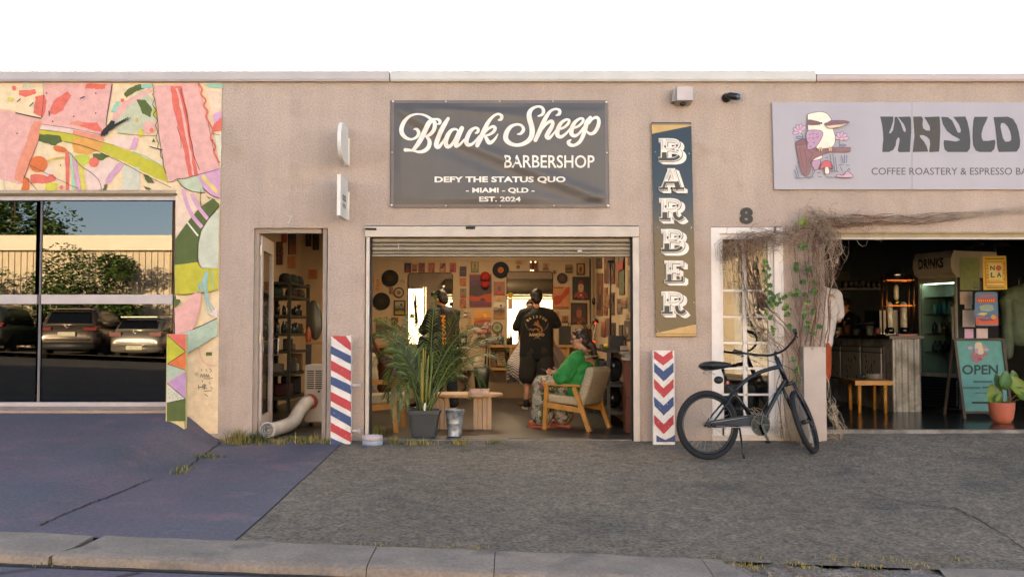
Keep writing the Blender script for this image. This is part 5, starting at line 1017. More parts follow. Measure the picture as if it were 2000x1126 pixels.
for r_, lab in (((992, 584, 1001, 603), 'small pale photo tucked in the right mirror'), ((801, 613, 809, 620), 'little pink note on the left mirror')): poster('note', lab, 'note', r_, lambda x, y, dy=0.0: on_back(x, y, dy - .024), 'text', ('c0a890', '9a8470', 'a8907a') if r_[0] > 900 else ('b8705a', '9a5444', 'a8604c'), None, None, 4, .002)

# ================================================================ INSIDE THE BARBERSHOP: furniture
M_wood = mat('oak_timber', '9a6a3c', .5, 0, .2, 6, bump=.15, bscale=30); M_ply = mat('plywood', 'a5794c', .6, 0, .12, 5); M_blk = mat('black_enamel', '17171a', .45, 0, .1); M_teak = mat('honey_timber', 'b57a34', .42, 0, .18, 7, bump=.12, bscale=26)
ben = thing('wall_bench', 'pale plywood wall bench with an open box niche under the mirrors', 'bench', at(1030, 720, 6.4))
def wb(mb, px0, px1, py0, py1, y0, y1): a = at(px0, py1, y0); b = at(px1, py0, y0); mb.bx(a.x, b.x, y0, y1, a.z, b.z)
mb = MB(); wb(mb, 953, 1165, 673, 678, 6.22, BY - .03); mb.build('bench_top', M_ply, ben, True)
mb = MB(); wb(mb, 700, 900, 673, 678, 6.22, BY - .03); mb.build('bench_top', M_ply, ben, True)
for a_, b_ in ((953, 957.5), (995.5, 1000), (1108, 1112)): mb = MB(); wb(mb, a_, b_, 678.3, 717.7, 6.22, BY - .03); mb.build('side_panel', M_ply, ben, True)
for a_, b_ in ((953, 1165), (830, 920)): mb = MB(); wb(mb, a_, b_, 718, 722.5, 6.22, BY - .03); mb.build('lower_shelf', M_ply, ben, True)
mb = MB(); wb(mb, 1000.3, 1107.7, 678.3, 717.7, 6.25, 6.27); mb.build('front_panel', M_ply, ben, True)
poster('framed_certificate', 'tilted black framed certificate inside the bench niche', 'picture', (968, 684, 989, 716), lambda x, y, dy=0.0: at(x + (y - 700) * .12, y, 6.40) + Vector((0, dy, 0)), 'text', ('b08a5c', '7a3a2c', '5a4430'), '221a16', None, 3)
def bottle(name, lab, cat, px, py, Y, h, r, col, neck=.4, rough=.3):
    p = at(px, py, Y); mb = MB(); mb.lathe([(r, 0), (r, h * .65), (r * neck, h * .78), (r * neck, h), (0, h)], p, 14); return tag(mb.build(name, mat('glaze_' + col, C(col), rough, 0, .08)), lab, cat)
bottle('pump_bottle', 'dark pump bottle standing in the niche beside the certificate', 'bottle', 992.5, 717.8, 6.36, .24, .030, '241c1c'); bottle('spray_bottle', 'slim black bottle at the right of the bench jar', 'bottle', 993, 672.8, 6.35, .15, .022, '1a1818'); bottle('spray_bottle', 'taller black bottle nearest the right mirror', 'bottle', 998, 672.8, 6.33, .17, .026, '151517', .5)
bottle('teal_jar', 'teal sterilising jar with a bright glint on the bench', 'jar', 979, 672.8, 6.35, .14, .042, '0f3a44', 1.0, .1); bottle('clippers', 'small black rounded clipper pot on the bench', 'pot', 966, 672.8, 6.35, .05, .026, '1c1614', .8)
mb = MB(); p = at(979, 657, 6.35); mb.tube([p, p + Vector((0, 0, .12)), p + Vector((-.02, -.02, .14))], .006, 6); tag(mb.build('comb', M_steel), 'slim steel tool upright in the teal jar', 'tool')
ws = thing('wall_shelf', 'narrow wall shelf with little black boxes left of the bench', 'shelf', at(952, 658, 6.5)); mb = MB(); wb(mb, 930, 976, 656, 658.5, 6.42, BY - .02); mb.build('shelf_board', M_ply, ws, True)
for k, (a_, b_, t_) in enumerate(((932, 940, 651), (950, 958, 648), (968, 974, 652))): mb = MB(); wb(mb, a_, b_, t_, 655.8, 6.45, 6.55); tag(mb.build('small_box', M_blk), ['low black box at the left end of the wall shelf', 'taller black box mid wall shelf', 'little black box at the right end of the wall shelf'][k], 'box')
br = thing('broom', 'black handled broom leaning by the wall behind the palm', 'broom', at(951, 758, 5.9)); mb = MB(); mb.tube([at(947, 720, 5.9), at(954, 630, 5.95)], .012, 8); mb.build('handle', M_blk, br, True); mb = MB(); mb.tube([at(954, 718, 5.86), at(955, 655, 5.92)], .010, 8); mb.build('dustpan_handle', M_blk, br, True); mb = MB(); wb(mb, 947, 960, 650, 656, 5.86, 5.92); mb.build('clip', M_blk, br, True)
bn = MB(); p = at(941, 760, 5.8); bn.lathe([(.10, 0), (.13, .34), (.125, .34), (.1, .02), (0, .02)], p, 24, 0, True, None, 4); tag(bn.build('waste_bin', M_blk), 'tall black waste bin standing against the rear wall', 'bin')
mb = MB()
for k in range(4): p = at(903 + 4 * k, 722, 6.3); mb.tube([p, p + Vector((.03 * math.sin(k * 2), -.02, -.16)), p + Vector((.05 * math.cos(k), -.03, -.28)), p + Vector((-.04, -.02, -.36))], .006, 5)
tag(mb.build('cables', M_blk), 'tangle of black cables hanging below the bench', 'cable')
def radio(): 
    t = thing('radio', 'black boxy radio with a silver dial on the bench behind the palm', 'radio', at(905, 672, 6.35)); mb = MB(); wb(mb, 898, 912, 650, 672.8, 6.32, 6.46); mb.build('case', M_blk, t, True); mb = MB(); wb(mb, 901, 909, 660, 668, 6.312, 6.319); mb.build('dial', M_steel, t, True)
radio()
# barber chairs
M_lthr = mat('black_leather', '15161a', .38, 0, .1, 12, bump=.2)
def barber_chair(lab, x, y, rz):
    t = thing('barber_chair', lab, 'barber chair', (x, y, 0), rz, 'barber chairs'); f = lambda n, pr, vx=.014: grow(n, pr, M_lthr, t, vx, 3)
    f('seat', [('c', (-.2, -.2, .5), (.2, -.2, .5), .06, .06), ('c', (-.2, .22, .5), (.2, .22, .5), .06, .06), ('c', (-.2, -.2, .5), (-.2, .22, .5), .06, .06), ('c', (.2, -.2, .5), (.2, .22, .5), .06, .06), ('e', (0, 0, .5), (.24, .25, .065))])
    f('backrest', [('c', (-.18, -.24, .6), (-.17, -.33, .98), .05, .045), ('c', (.18, -.24, .6), (.17, -.33, .98), .05, .045), ('c', (-.17, -.33, .98), (.17, -.33, .98), .045, .045), ('c', (-.1, -.25, .65), (-.08, -.32, .95), .05, .05), ('c', (.1, -.25, .65), (.08, -.32, .95), .05, .05), ('c', (0, -.25, .65), (0, -.32, .95), .05, .05)])
    for s in (-1, 1): f('armrest', [('c', (s * .29, -.2, .68), (s * .29, .18, .68), .035, .035), ('c', (s * .29, -.18, .68), (s * .29, -.15, .5), .02, .02), ('c', (s * .29, .15, .68), (s * .29, .12, .5), .02, .02)], .01)
    mb = MB(); mb.lathe([(.28, 0), (.28, .03), (.10, .06), (.06, .08), (.06, .45)], (0, 0, 0), 28); mb.build('base', M_chrome, t)
    mb = MB(); mb.bar((-.12, .22, .42), (-.14, .5, .18), .02, .03); mb.bar((.12, .22, .42), (.14, .5, .18), .02, .03); mb.bar((-.2, .52, .17), (.2, .52, .17), .12, .02); mb.build('footrest', M_chrome, t); return t
barber_chair('black barber chair mostly hidden by the striped cape', .37, 4.95, R(0)); barber_chair('black barber chair standing behind the palm', -1.35, 4.6, R(40))
# coffee table, book
tb = thing('coffee_table', 'low oval pale timber coffee table on fluted slab legs', 'table', (-.56, 1.32, 0)); M_pine = mat('washed_pine', 'b08e6e', .55, 0, .15, 5, bump=.1)
mb = MB(); mb.lathe([(.01, .352), (.97, .352), (1.0, .362), (1.0, .378), (.975, .388), (.01, .388)], (0, 0, 0), 48, 0, False, Matrix.Diagonal((.46, .30, 1))); mb.build('tabletop', M_pine, tb)
for s in (-1, 1):
    for k in range(4): mb = MB(); mb.box((s * .235 - .075 + .05 * k, -.04 + .01 * (k % 2), .176), (.046, .22, .352)); mb.build('leg_slat', M_pine, tb)
bk = thing('book', 'thick pale pink book lying on the coffee table', 'book', (-.36, 1.25, .388)); mb = MB(); mb.box((0, 0, .024), (.215, .16, .040)); mb.build('pages', flat('c9b4ac'), bk)
for z in (.002, .0465): mb = MB(); mb.box((0, 0, z), (.222, .168, .004)); mb.build('cover', flat('a87a74'), bk)
# armchairs
M_tweed = noise_mix_mat('oatmeal_tweed', C('a8987a'), C('b8a98c'), 60, .95, .6, 260, .25)
def armchair(lab, loc, rz):
    t = thing('armchair', lab, 'armchair', loc, rz, 'timber armchairs with tweed cushions'); w_ = .29
    for s in (-1, 1):
        x = s * w_
        for n_, a, b, ww, hh in (('leg', (x, .28, 0), (x, .25, .52), .036, .050), ('leg', (x, -.34, 0), (x, -.13, .50), .034, .055), ('armrest', (x, -.22, .515), (x, .31, .525), .058, .024), ('side_rail', (x - s * .003, -.24, .235), (x - s * .003, .25, .285), .028, .062)): mb = MB(); mb.bar(a, b, ww, hh); mb.build(n_, M_teak, t)
    mb = MB(); mb.bar((-w_ + .02, .255, .275), (w_ - .02, .255, .275), .028, .06); mb.build('front_rail', M_teak, t)
    def cushion(n, c0, d, M, r=.03):
        pr = []; x, y, z = d[0] / 2 - r, d[1] / 2 - r, d[2] / 2 - r; mb = MB(); mb.box((0, 0, 0), d); o = mb.build(n, M_tweed, t); m = o.modifiers.new('b', 'BEVEL'); m.width = r; m.segments = 4
        me = bpy.data.meshes.new_from_object(o.evaluated_get(bpy.context.evaluated_depsgraph_get())); o.modifiers.clear(); o.data = me
        for p in me.polygons: p.use_smooth = True
        o.location = c0; o.rotation_euler = M; return o
    cushion('seat_cushion', (0, .03, .345), (.53, .54, .10), (R(4), 0, 0), .035); cushion('back_cushion', (0, -.262, .505), (.545, .115, .45), (R(20), 0, 0), .04)
    return t
armchair('timber armchair with tweed cushions the woman in green sits in', (.70, 1.25, 0), R(60)).scale = (.88, .88, .95); armchair('empty timber armchair with tweed seat behind the shutter post', (-1.50, 1.08, 0), R(-92))
# things behind the left armchair
cu = grow('cushion', [('e', (-1.72, 2.0, .52), (.14, .10, .25)), ('e', (-1.69, 2.0, .72), (.10, .08, .12))], mat('beige_canvas', 'a08c70', .9, 0, .1, 10), None, .014, 4, None, None, .004, 20); tag(cu, 'tall beige canvas cushion behind the left armchair', 'cushion')
gt = thing('guitar', 'brown guitar leaning behind the left armchair', 'guitar', (-1.6, 2.3, 0)); M_gt = mat('dark_red_wood', '4a2216', .3, 0, .15, 8)
mb = MB(); mb.bar(at(722, 652, 2.3), at(752, 712, 2.25), .05, .03); mb.build('neck', M_gt, gt, True); mb = MB(); mb.bar(at(735, 700, 2.22), at(757, 706, 2.22), .13, .06); mb.build('bridge_box', mat('maroon_wood', '3a1616', .3), gt, True)
grow('body', [('e', at(762, 745, 2.25), (.18, .05, .2)), ('e', at(756, 715, 2.25), (.12, .045, .14))], M_gt, gt, .014, 3).matrix_parent_inverse = WM(gt).inverted()
fl = thing('flag', 'furled dark blue flag with white marks hanging by the left rail', 'flag', at(721, 630, 3.0)); mb = MB(); V = []
for j in range(20):
    for i in range(16):
        p = at(716 + 10 * (j / 19) ** .3 * (i / 15) + (.8 * math.sin(j * .5)), 533 + 88 * j / 19, 3.0); V.append(p + Vector((0, .05 * math.sin(i * 1.7 + j * .2), 0)))
mb.add(V, [(j * 16 + i, j * 16 + i + 1, (j + 1) * 16 + i + 1, (j + 1) * 16 + i) for j in range(19) for i in range(15)], 0, True); mb.build('cloth', flat('23263c'), fl, True)
q = Print(lambda x, y, dy=0.0: at(x, y, 2.93) + Vector((0, dy, 0))); q.disc('b8a898', 722, 554, 1.4, 2.4); q.poly('b8a898', [(720, 565), (724, 567), (723, 576), (721, 573)]); q.disc('b8a898', 721, 541, .8, 1.2); q.build('white_mark', fl)
mb = MB(); mb.tube([at(714, 528, 3.05), at(722, 640, 3.05)], .012, 8); mb.build('pole', M_blk, fl, True)
# right hand rack with its contents, crates, lamp, stand
rk_ = thing('steel_rack', 'black steel rack table along the right side wall', 'shelving', (1.2, 2.2, 0)); rx0, rx1, ry0, ry1 = 1.09, 1.31, 1.45, 3.3
for x in (rx0, rx1):
    for y in (ry0, ry1): mb = MB(); mb.bx(x - .018, x + .018, y - .018, y + .018, 0, .84); mb.build('post', M_blk, rk_, True)
for z in (.835, .45, .14): mb = MB(); mb.bx(rx0 - .02, rx1, ry0 - .02, ry1 + .02, z, z + .03); mb.build('shelf', M_blk, rk_, True)
def obox(name, lab, cat, px0, px1, py0, py1, Y, dpt, col, grp=None):
    a = at(px0, py1, Y); b = at(px1, py0, Y); mb = MB(); mb.bx(a.x, b.x, Y, Y + dpt, a.z, b.z); return tag(mb.build(name, flat(col, .5)), lab, cat, grp)
def sit(name, lab, cat, x0, x1, y0, y1, z, h, col): mb = MB(); mb.bx(x0, x1, y0, y1, z, z + h); return tag(mb.build(name, flat(col, .5)), lab, cat)
sit('box', 'black case standing on the right rack', 'case', 1.14, 1.30, 1.75, 2.0, .865, .16, '18181c'); sit('book', 'flat blue grey folder lying on the rack top', 'folder', 1.10, 1.28, 2.35, 2.8, .865, .05, '3a4252'); sit('box', 'cream packet on the near end of the rack', 'packet', 1.24, 1.30, 1.47, 1.6, .865, .045, 'b8a080')
yb = MB(); yb.ell((1.15, 2.15, .90), (.055, .06, .036), 14, 8); tag(yb.build('tape_dispenser', flat('b59a1c', .4)), 'bright yellow rounded dispenser on the rack', 'dispenser')
M_tub = mat('smoky_plastic', '2a2c30', .15, 0, .2)
tag(grow('plastic_tub', [('c', (1.18, 1.75, .58), (1.18, 1.75, .68), .09, .10)], M_tub, None, .016, 3), 'smoky plastic tub at the near end of the middle rack shelf', 'tub'); tag(grow('plastic_tub', [('c', (1.20, 2.1, .28), (1.20, 2.1, .34), .11, .10)], M_tub, None, .016, 3), 'smoky plastic tub on the lowest rack shelf', 'tub')
sit('box', 'navy storage box on the middle shelf of the rack', 'box', 1.12, 1.3, 2.5, 3.1, .48, .22, '20283a'); sit('box', 'grey box low on the right rack', 'box', 1.12, 1.28, 2.5, 3.0, .17, .2, '4a4038')
M_crate = mat('red_brown_crate', '6a3420', .55, 0, .15, 5, bump=.1)
for z0, z1, lab in ((0, .37, 'lower red brown timber crate by the right rail'), (.374, .765, 'upper red brown timber crate by the right rail')):
    t = thing('timber_crate', lab, 'crate', (1.265, .92, z0), 0, 'stacked timber crates')
    mb = MB(); mb.bx(1.213, 1.322, .78, 1.05, z0 + .002, z1); mb.build('box', M_crate, t, True)
for k, (a_, b_, c) in enumerate(((1.19, 1.32, 'b0a494'), (1.20, 1.32, 'a89c90'), (1.17, 1.31, '8a8078'))): sit('book', ['lowest book of the stack on the crates', 'middle book of the stack on the crates', 'top magazine overhanging the stack on the crates'][k], 'book', a_, b_, .80 - .02 * k, 1.02, .767 + .031 * k, .028, c)
lp = thing('desk_lamp', 'slim jointed stand lamp with glowing red bulbs behind the woman', 'lamp', at(1158, 690, 3.6)); mb = MB(); mb.tube([at(1157, 700, 3.6), at(1157, 668, 3.6), at(1164, 632, 3.6), at(1160, 622, 3.6)], .012, 8); mb.build('arm', M_steel, lp, True); mb = MB(); p = at(1163, 626, 3.6); mb.lathe([(.05, -.03), (.03, .02), (.01, .03)], p, 14); mb.build('shade', M_blk, lp, True)
for px, py in ((1163, 630.5), (1157, 667), (1160.5, 667.5)): mb = MB(); mb.ell(at(px, py, 3.56), (.013, .013, .013), 10, 6); mb.build('bulb', mat('red_bulb', (1, .03, .01), emit=.55, var=0), lp, True)
mb = MB(); p = at(1158, 700, 3.6); mb.bx(p.x - .15, p.x + .15, 3.5, 3.8, 0, p.z); tag(mb.build('side_cabinet', mat('dark_cabinet', '1e1a18', .6)), 'dark side cabinet behind the armchair carrying the lamp', 'cabinet')
st_ = thing('light_stand', 'thin black upright light stand along the right wall', 'stand', (1.235, 2.9, 0)); mb = MB(); mb.tube([(1.255, 2.9, .87), (1.255, 2.9, 1.95)], .012, 8); mb.build('pole', M_blk, st_, True); mb = MB(); mb.bx(1.22, 1.30, 2.87, 2.93, 1.95, 1.98); mb.build('cross_head', M_blk, st_, True); mb = MB(); mb.lathe([(.05, 0), (.05, .015), (.015, .03)], (1.255, 2.9, .866), 12); mb.build('foot', M_blk, st_, True)
bg_ = thing('tool_bag', 'black tool bag with handles on the bench by the corner', 'bag', at(1103, 672, 6.3)); mb = MB(); wb(mb, 1092, 1115, 636, 672.8, 6.28, 6.42); mb.build('body', M_blk, bg_, True)
for px in (1093, 1113): mb = MB(); a = at(px, 636, 6.3); mb.tube([a + Vector((-.03, 0, 0)), a + Vector((-.02, 0, .04)), a + Vector((.02, 0, .04)), a + Vector((.03, 0, 0))], .008, 6); mb.build('handle', M_blk, bg_, True)
ga = thing('wall_fan', 'small black wall fan on a vertical pole at the corner', 'fan', at(1155, 585, 6.3)); mb = MB(); a = at(1153, 632, 6.4); b = at(1153, 505, 6.4); mb.bx(a.x - .012, a.x + .012, 6.39, 6.41, a.z, b.z); mb.build('pole', M_blk, ga, True); mb = MB(); p = at(1160, 588, 6.25); mb.ell(p, (.035, .05, .06), 14, 8); mb.build('head', M_blk, ga, True)
mb = MB(); rq = random.Random(4)
for k in range(9): p = at(1147 + rq.uniform(-4, 4), 648, 6.3); a = rq.uniform(-1.1, 1.1); mb.tube([p, p + Vector((.06 * math.sin(a), 0, .10)), p + Vector((.2 * math.sin(a), 0, .19))], [.006, .005, .001], 5)
tag(mb.build('dried_stems', flat('2c2a1c')), 'spiky dark dried stems standing near the corner', 'plant')

# ================================================================ SEEN THROUGH DOOR 7: shelving, air conditioner and hose
M_rack = mat('dark_green_steel', '2e3028', .5, .3, .15, 10)
sv = thing('shelving_unit', 'dark slotted steel shelving seen through the open door', 'shelving', (-3.2, 4.1, 0)); sx0, sx1, sy0, sy1 = -3.42, -2.97, 3.5, 4.75
for x in (sx0, sx1):
    for y in (sy0, sy1):
        mb = MB(); mb.bx(x - .022, x + .022, y - .022, y + .022, 0, 1.76); mb.build('post', M_rack, sv, True)
for z in (.20, .52, .82, 1.05, 1.30, 1.56, 1.74): mb = MB(); mb.bx(sx0 - .02, sx1 + .02, sy0 - .03, sy1 + .03, z - .035, z); mb.build('shelf', M_rack, sv, True)
rq = random.Random(9)
caps_ = ['black', 'green', 'olive', 'navy', 'grey', 'brown']
def hat(lab, x, y, z, col):
    t = thing('cap', lab, 'cap', (x, y, z)); mb = MB(); mb.lathe([(.085, 0), (.088, .04), (.075, .09), (.04, .115), (0, .12)], (0, 0, 0), 18); mb.build('crown', mat('cap_cloth_' + col, C(col), .85, 0, .1, 20), t); mb = MB(); mb.ell((.02, -.11, .006), (.07, .07, .006), 14, 6); mb.build('peak', mat('cap_cloth_' + col, C(col)), t)
for lab, x, y, z, c in (('black cap at the front of the top shelf', -3.05, 3.6, 1.742, '15191a'), ('dark green cap in the middle of the top shelf', -3.03, 3.95, 1.742, '1c2a24'), ('black cap at the back of the top shelf', -3.03, 4.3, 1.742, '1a1c1c'), ('dark green cap on the second shelf', -3.16, 3.6, 1.562, '15302c'), ('maroon cap on the second shelf', -3.05, 4.0, 1.562, '2c1416'), ('faded cap at the back of the second shelf', -3.03, 4.4, 1.562, '3a2a22')): hat(lab, x, y, z, c)
prod = 0
for z, cols, n in ((1.302, ('1a1614', '2a2220', 'a8988a', '15120f'), 9), (1.052, ('1b2a30', '20343c', '16181a', '2c3c40'), 11)):
    for k in range(n):
        y = 3.55 + k * 1.1 / n; x = -3.04 + rq.uniform(-.05, .03); h = rq.uniform(.10, .17); r = rq.uniform(.022, .034); c = rq.choice(cols); mb = MB(); mb.lathe([(r, 0), (r, h * .7), (r * .5, h * .8), (r * .5, h), (0, h)], (x, y, z), 10)
        tag(mb.build('product_bottle', mat('glaze_' + c, C(c), .3, 0, .08)), 'dark grooming bottle in the ' + ('upper' if z > 1.2 else 'lower') + ' row on the steel shelving', 'bottle', ('upper' if z > 1.2 else 'lower') + ' row of bottles on the shelving')
    for k in range(5): 
        x = -3.38 + k * .085; h = rq.uniform(.1, .17); mb = MB(); mb.lathe([(.026, 0), (.026, h), (0, h)], (x, 3.52, z), 10); tag(mb.build('product_bottle', mat('glaze_' + cols[k % 4], C(cols[k % 4]), .3)), 'dark grooming bottle in the ' + ('upper' if z > 1.2 else 'lower') + ' row on the steel shelving', 'bottle', ('upper' if z > 1.2 else 'lower') + ' row of bottles on the shelving')
for lab, x, y, z, d, c in (('crumpled grey bag on the low shelf', -3.15, 3.58, .522, (.2, .14, .13), '5a544c'), ('pale paper parcel on the low shelf', -3.05, 4.2, .522, (.14, .2, .11), '8a8278'), ('pink grey folded cloth on the middle shelf', -3.05, 4.0, .822, (.13, .3, .09), '6a504a'), ('dark round tin on the middle shelf', -3.2, 3.6, .822, (.1, .1, .14), '26221e'), ('maroon box at the foot of the shelving', -3.15, 4.0, .202, (.25, .3, .16), '4a1418'), ('dark green box at the foot of the shelving', -3.3, 3.62, .202, (.2, .14, .2), '12301f'), ('cardboard box of combs on the upper middle shelf', -3.08, 4.55, 1.052, (.16, .2, .14), '3a2a1c'), ('black zip case on the middle shelf', -3.32, 3.56, .822, (.14, .1, .15), '141416'), ('stack of dark towels on the middle shelf', -3.03, 3.72, .822, (.13, .18, .16), '2a2624'), ('tan cardboard box behind the pale parcel', -3.1, 4.55, .522, (.2, .26, .24), '5c4228'), ('black plastic crate at the rear foot of the shelving', -3.15, 4.5, .202, (.28, .3, .24), '121214'), ('grey spray can box low on the shelving', -3.0, 3.9, .522, (.1, .14, .2), '3c3a38'), ('dark brown case on the second shelf', -3.35, 3.62, 1.562, (.13, .12, .13), '2c1e16'), ('flat black tray below the caps', -3.05, 4.3, 1.302, (.12, .3, .1), '161412')):
    mb = MB(); mb.box((x, y, z + d[2] / 2), d, 0, Matrix.Rotation(.2, 3, 'Z')); o = mb.build('parcel', flat(c, .7)); bv = o.modifiers.new('b', 'BEVEL'); bv.width = .02; bv.segments = 3; tag(o, lab, 'parcel')
pn = MB(); p = at(614, 625, 2.6); pn.ell((p.x, 2.6, p.z), (.10, .035, .25), 24, 14, 0, Matrix.Rotation(R(-4), 3, 'Y')); tag(pn.build('oval_board', mat('olive_grey_panel', '3c3a2e', .35, 0, .1)), 'tall rounded olive grey panel behind the air conditioner', 'board')
sb = thing('side_table', 'dark side bench behind the air conditioner', 'table', at(615, 760, 2.4)); mb = MB(); a = at(597, 672, 2.3); b = at(660, 668, 2.3); mb.bx(a.x, b.x, 2.3, 3.0, a.z, b.z); mb.build('tabletop', M_wood, sb, True); 
for x in (a.x + .03, b.x - .03): mb = MB(); mb.bx(x - .02, x + .02, 2.35, 2.4, 0, a.z - .001); mb.build('leg', M_blk, sb, True)
go = grow('orange_bag', [('e', at(602, 655, 2.5), (.04, .04, .10)), ('c', at(602, 640, 2.5), at(604, 662, 2.5), .02, .03)], mat('orange_leather', '8a3c14', .5, 0, .15), None, .01, 2); tag(go, 'slim orange brown leather piece hanging by the shelving', 'bag')
ac = thing('air_conditioner', 'white portable air conditioner with grille and exhaust outlet inside the doorway', 'air conditioner', (-2.17, 1.6, 0)); M_acw = mat('aged_white_plastic', 'b3a696', .5, 0, .08, 4)
ax0, ax1, ay0, ay1 = -2.345, -1.98, 1.42, 1.80
mb = MB(); mb.bx(ax0, ax1, ay0, ay1, .05, .70); o = mb.build('cabinet', M_acw, ac, True); bv = o.modifiers.new('b', 'BEVEL'); bv.width = .025; bv.segments = 3
for k in range(9):
    for j in range(3): mb = MB(); mb.bx(ax0 + .035 + .095 * j, ax0 + .115 + .095 * j, ay0 - .004, ay0 - .0005, .43 + .024 * k, .442 + .024 * k); mb.build('grille_slot', M_dark, ac, True)
for k in range(12): mb = MB(); mb.bx(ax1 - .10, ax1 - .05, ay0 - .004, ay0 - .0005, .12 + .02 * k, .131 + .02 * k); mb.build('side_slot', M_dark, ac, True)
for x in (ax0 + .05, ax1 - .05): mb = MB(); mb.lathe([(.025, -.02), (.025, .02)], (x, 1.6, .026), 12, 0, True, Matrix.Rotation(R(90), 3, 'Y')); mb.build('castor', M_blk, ac, True)
mb = MB(); mb.ell((ax0 + .17, ay0, .40), (.012, .01, .012), 10, 6); mb.build('knob', M_dark, ac, True)
tw = grow('folded_towel', [('e', (-2.06, 1.6, .73), (.10, .12, .035)), ('e', (-2.0, 1.58, .76), (.06, .09, .03))], flat('c0b0a0'), None, .012, 3, None, None, .006, 22); tag(tw, 'folded white towel on top of the air conditioner', 'towel')
hs = thing('exhaust_hose', 'fat grey ribbed exhaust hose drooping from the air conditioner to the step', 'hose', at(560, 830, .7)); pth = crom([at(607, 783, 1.40), at(597, 787, 1.30), at(584, 803, 1.12), at(571, 824, .88), at(549, 834, .50), at(529, 839, .17), at(522, 839, -.02)], 16)
P_ = [Vector(p) for p in pth]; rr_ = [.070 + .005 * math.sin(i * 2.6) + .006 * max(0, (i / len(P_) - .8)) * 5 for i in range(len(P_))]
mb = MB(); mb.tube(P_, rr_, 22, 0, False); mb.tube(P_[::-1], [r - .006 for r in rr_[::-1]], 22, 0, False); mb.build('ribbed_tube', mat('grey_hose_plastic', 'c6beb7', .6, 0, .08, 10), hs, True)
d_ = (P_[-1] - P_[-2]).normalized(); mb = MB()
for r_ in (.070, .054, .036): 
    u = d_.orthogonal().normalized(); v = d_.cross(u); mb.tube([P_[-1] - d_ * (.02 + .04 * (.07 - r_) / .07) + (u * math.cos(a) + v * math.sin(a)) * r_ for a in [k * math.pi / 10 for k in range(20)]], .006, 6, closed=True)
mb.lathe([(.052, 0), (0, .002)], P_[-1] - d_ * .08, 18, 0, True, d_.to_track_quat('Z', 'Y').to_matrix()); mb.build('hose_mouth', mat('hose_mouth_grey', 'a59c95', .6), hs, True)
u = (P_[1] - P_[0]).normalized(); mb = MB(); mb.lathe([(.078, -.02), (.085, .0), (.078, .03)], P_[1], 22, 0, True, u.to_track_quat('Z', 'Y').to_matrix()); mb.build('red_collar', mat('faded_red_plastic', 'b0483e', .5, 0, .1), hs, True)
# ================================================================ PEOPLE
def skin(name, col): return noise_mix_mat(name, C(col), C(col, .86), 8, .55, .08, 60, .05)
M_sk1 = skin('skin_fair', 'c08a6c'); M_sk2 = skin('skin_warm', 'b57c5c'); M_hair = mat('dark_hair', '17110e', .5, 0, .3, 40, bump=.4, bscale=120); M_hairb = mat('brown_hair', '2e1d14', .5, 0, .3, 40, bump=.4, bscale=120)
M_eye = mat('eye_white', 'c9c2b8', .2, 0, 0); M_iris = mat('iris', '1e140e', .2, 0, 0); M_lip = mat('lips', '8f4a42', .5, 0, 0)
def rotz(a): return Matrix.Rotation(a, 3, 'Z')
def head_prims(hc, Mh, k=1.0, ears=True):
    T = lambda x, y, z: Vector(hc) + Mh @ Vector((x, y, z)) * k
    pr = [('e', T(0, -.012, .02), (.075 * k, .093 * k, .098 * k), Mh), ('e', T(0, .025, -.045), (.058 * k, .066 * k, .068 * k), Mh), ('c', T(0, .055, -.082), T(0, .068, -.088), .024 * k, .02 * k), ('c', T(0, .082, .018), T(0, .108, -.018), .010 * k, .014 * k), ('c', T(-.013, .092, -.022), T(.013, .092, -.022), .011 * k, .011 * k),
          ('c', T(-.035, .078, .032), T(.035, .078, .032), .013 * k, .013 * k), ('c', T(-.019, .082, -.055), T(.019, .082, -.055), .010 * k, .010 * k), ('c', T(-.016, .08, -.064), T(.016, .08, -.064), .010 * k, .010 * k), ('c', T(-.042, .06, -.012), T(-.038, .066, -.02), .022 * k, .022 * k), ('c', T(.042, .06, -.012), T(.038, .066, -.02), .022 * k, .022 * k)]
    if ears: pr += [('e', T(s * .076, -.008, -.005), (.012 * k, .022 * k, .032 * k), Mh) for s in (-1, 1)]
    return pr
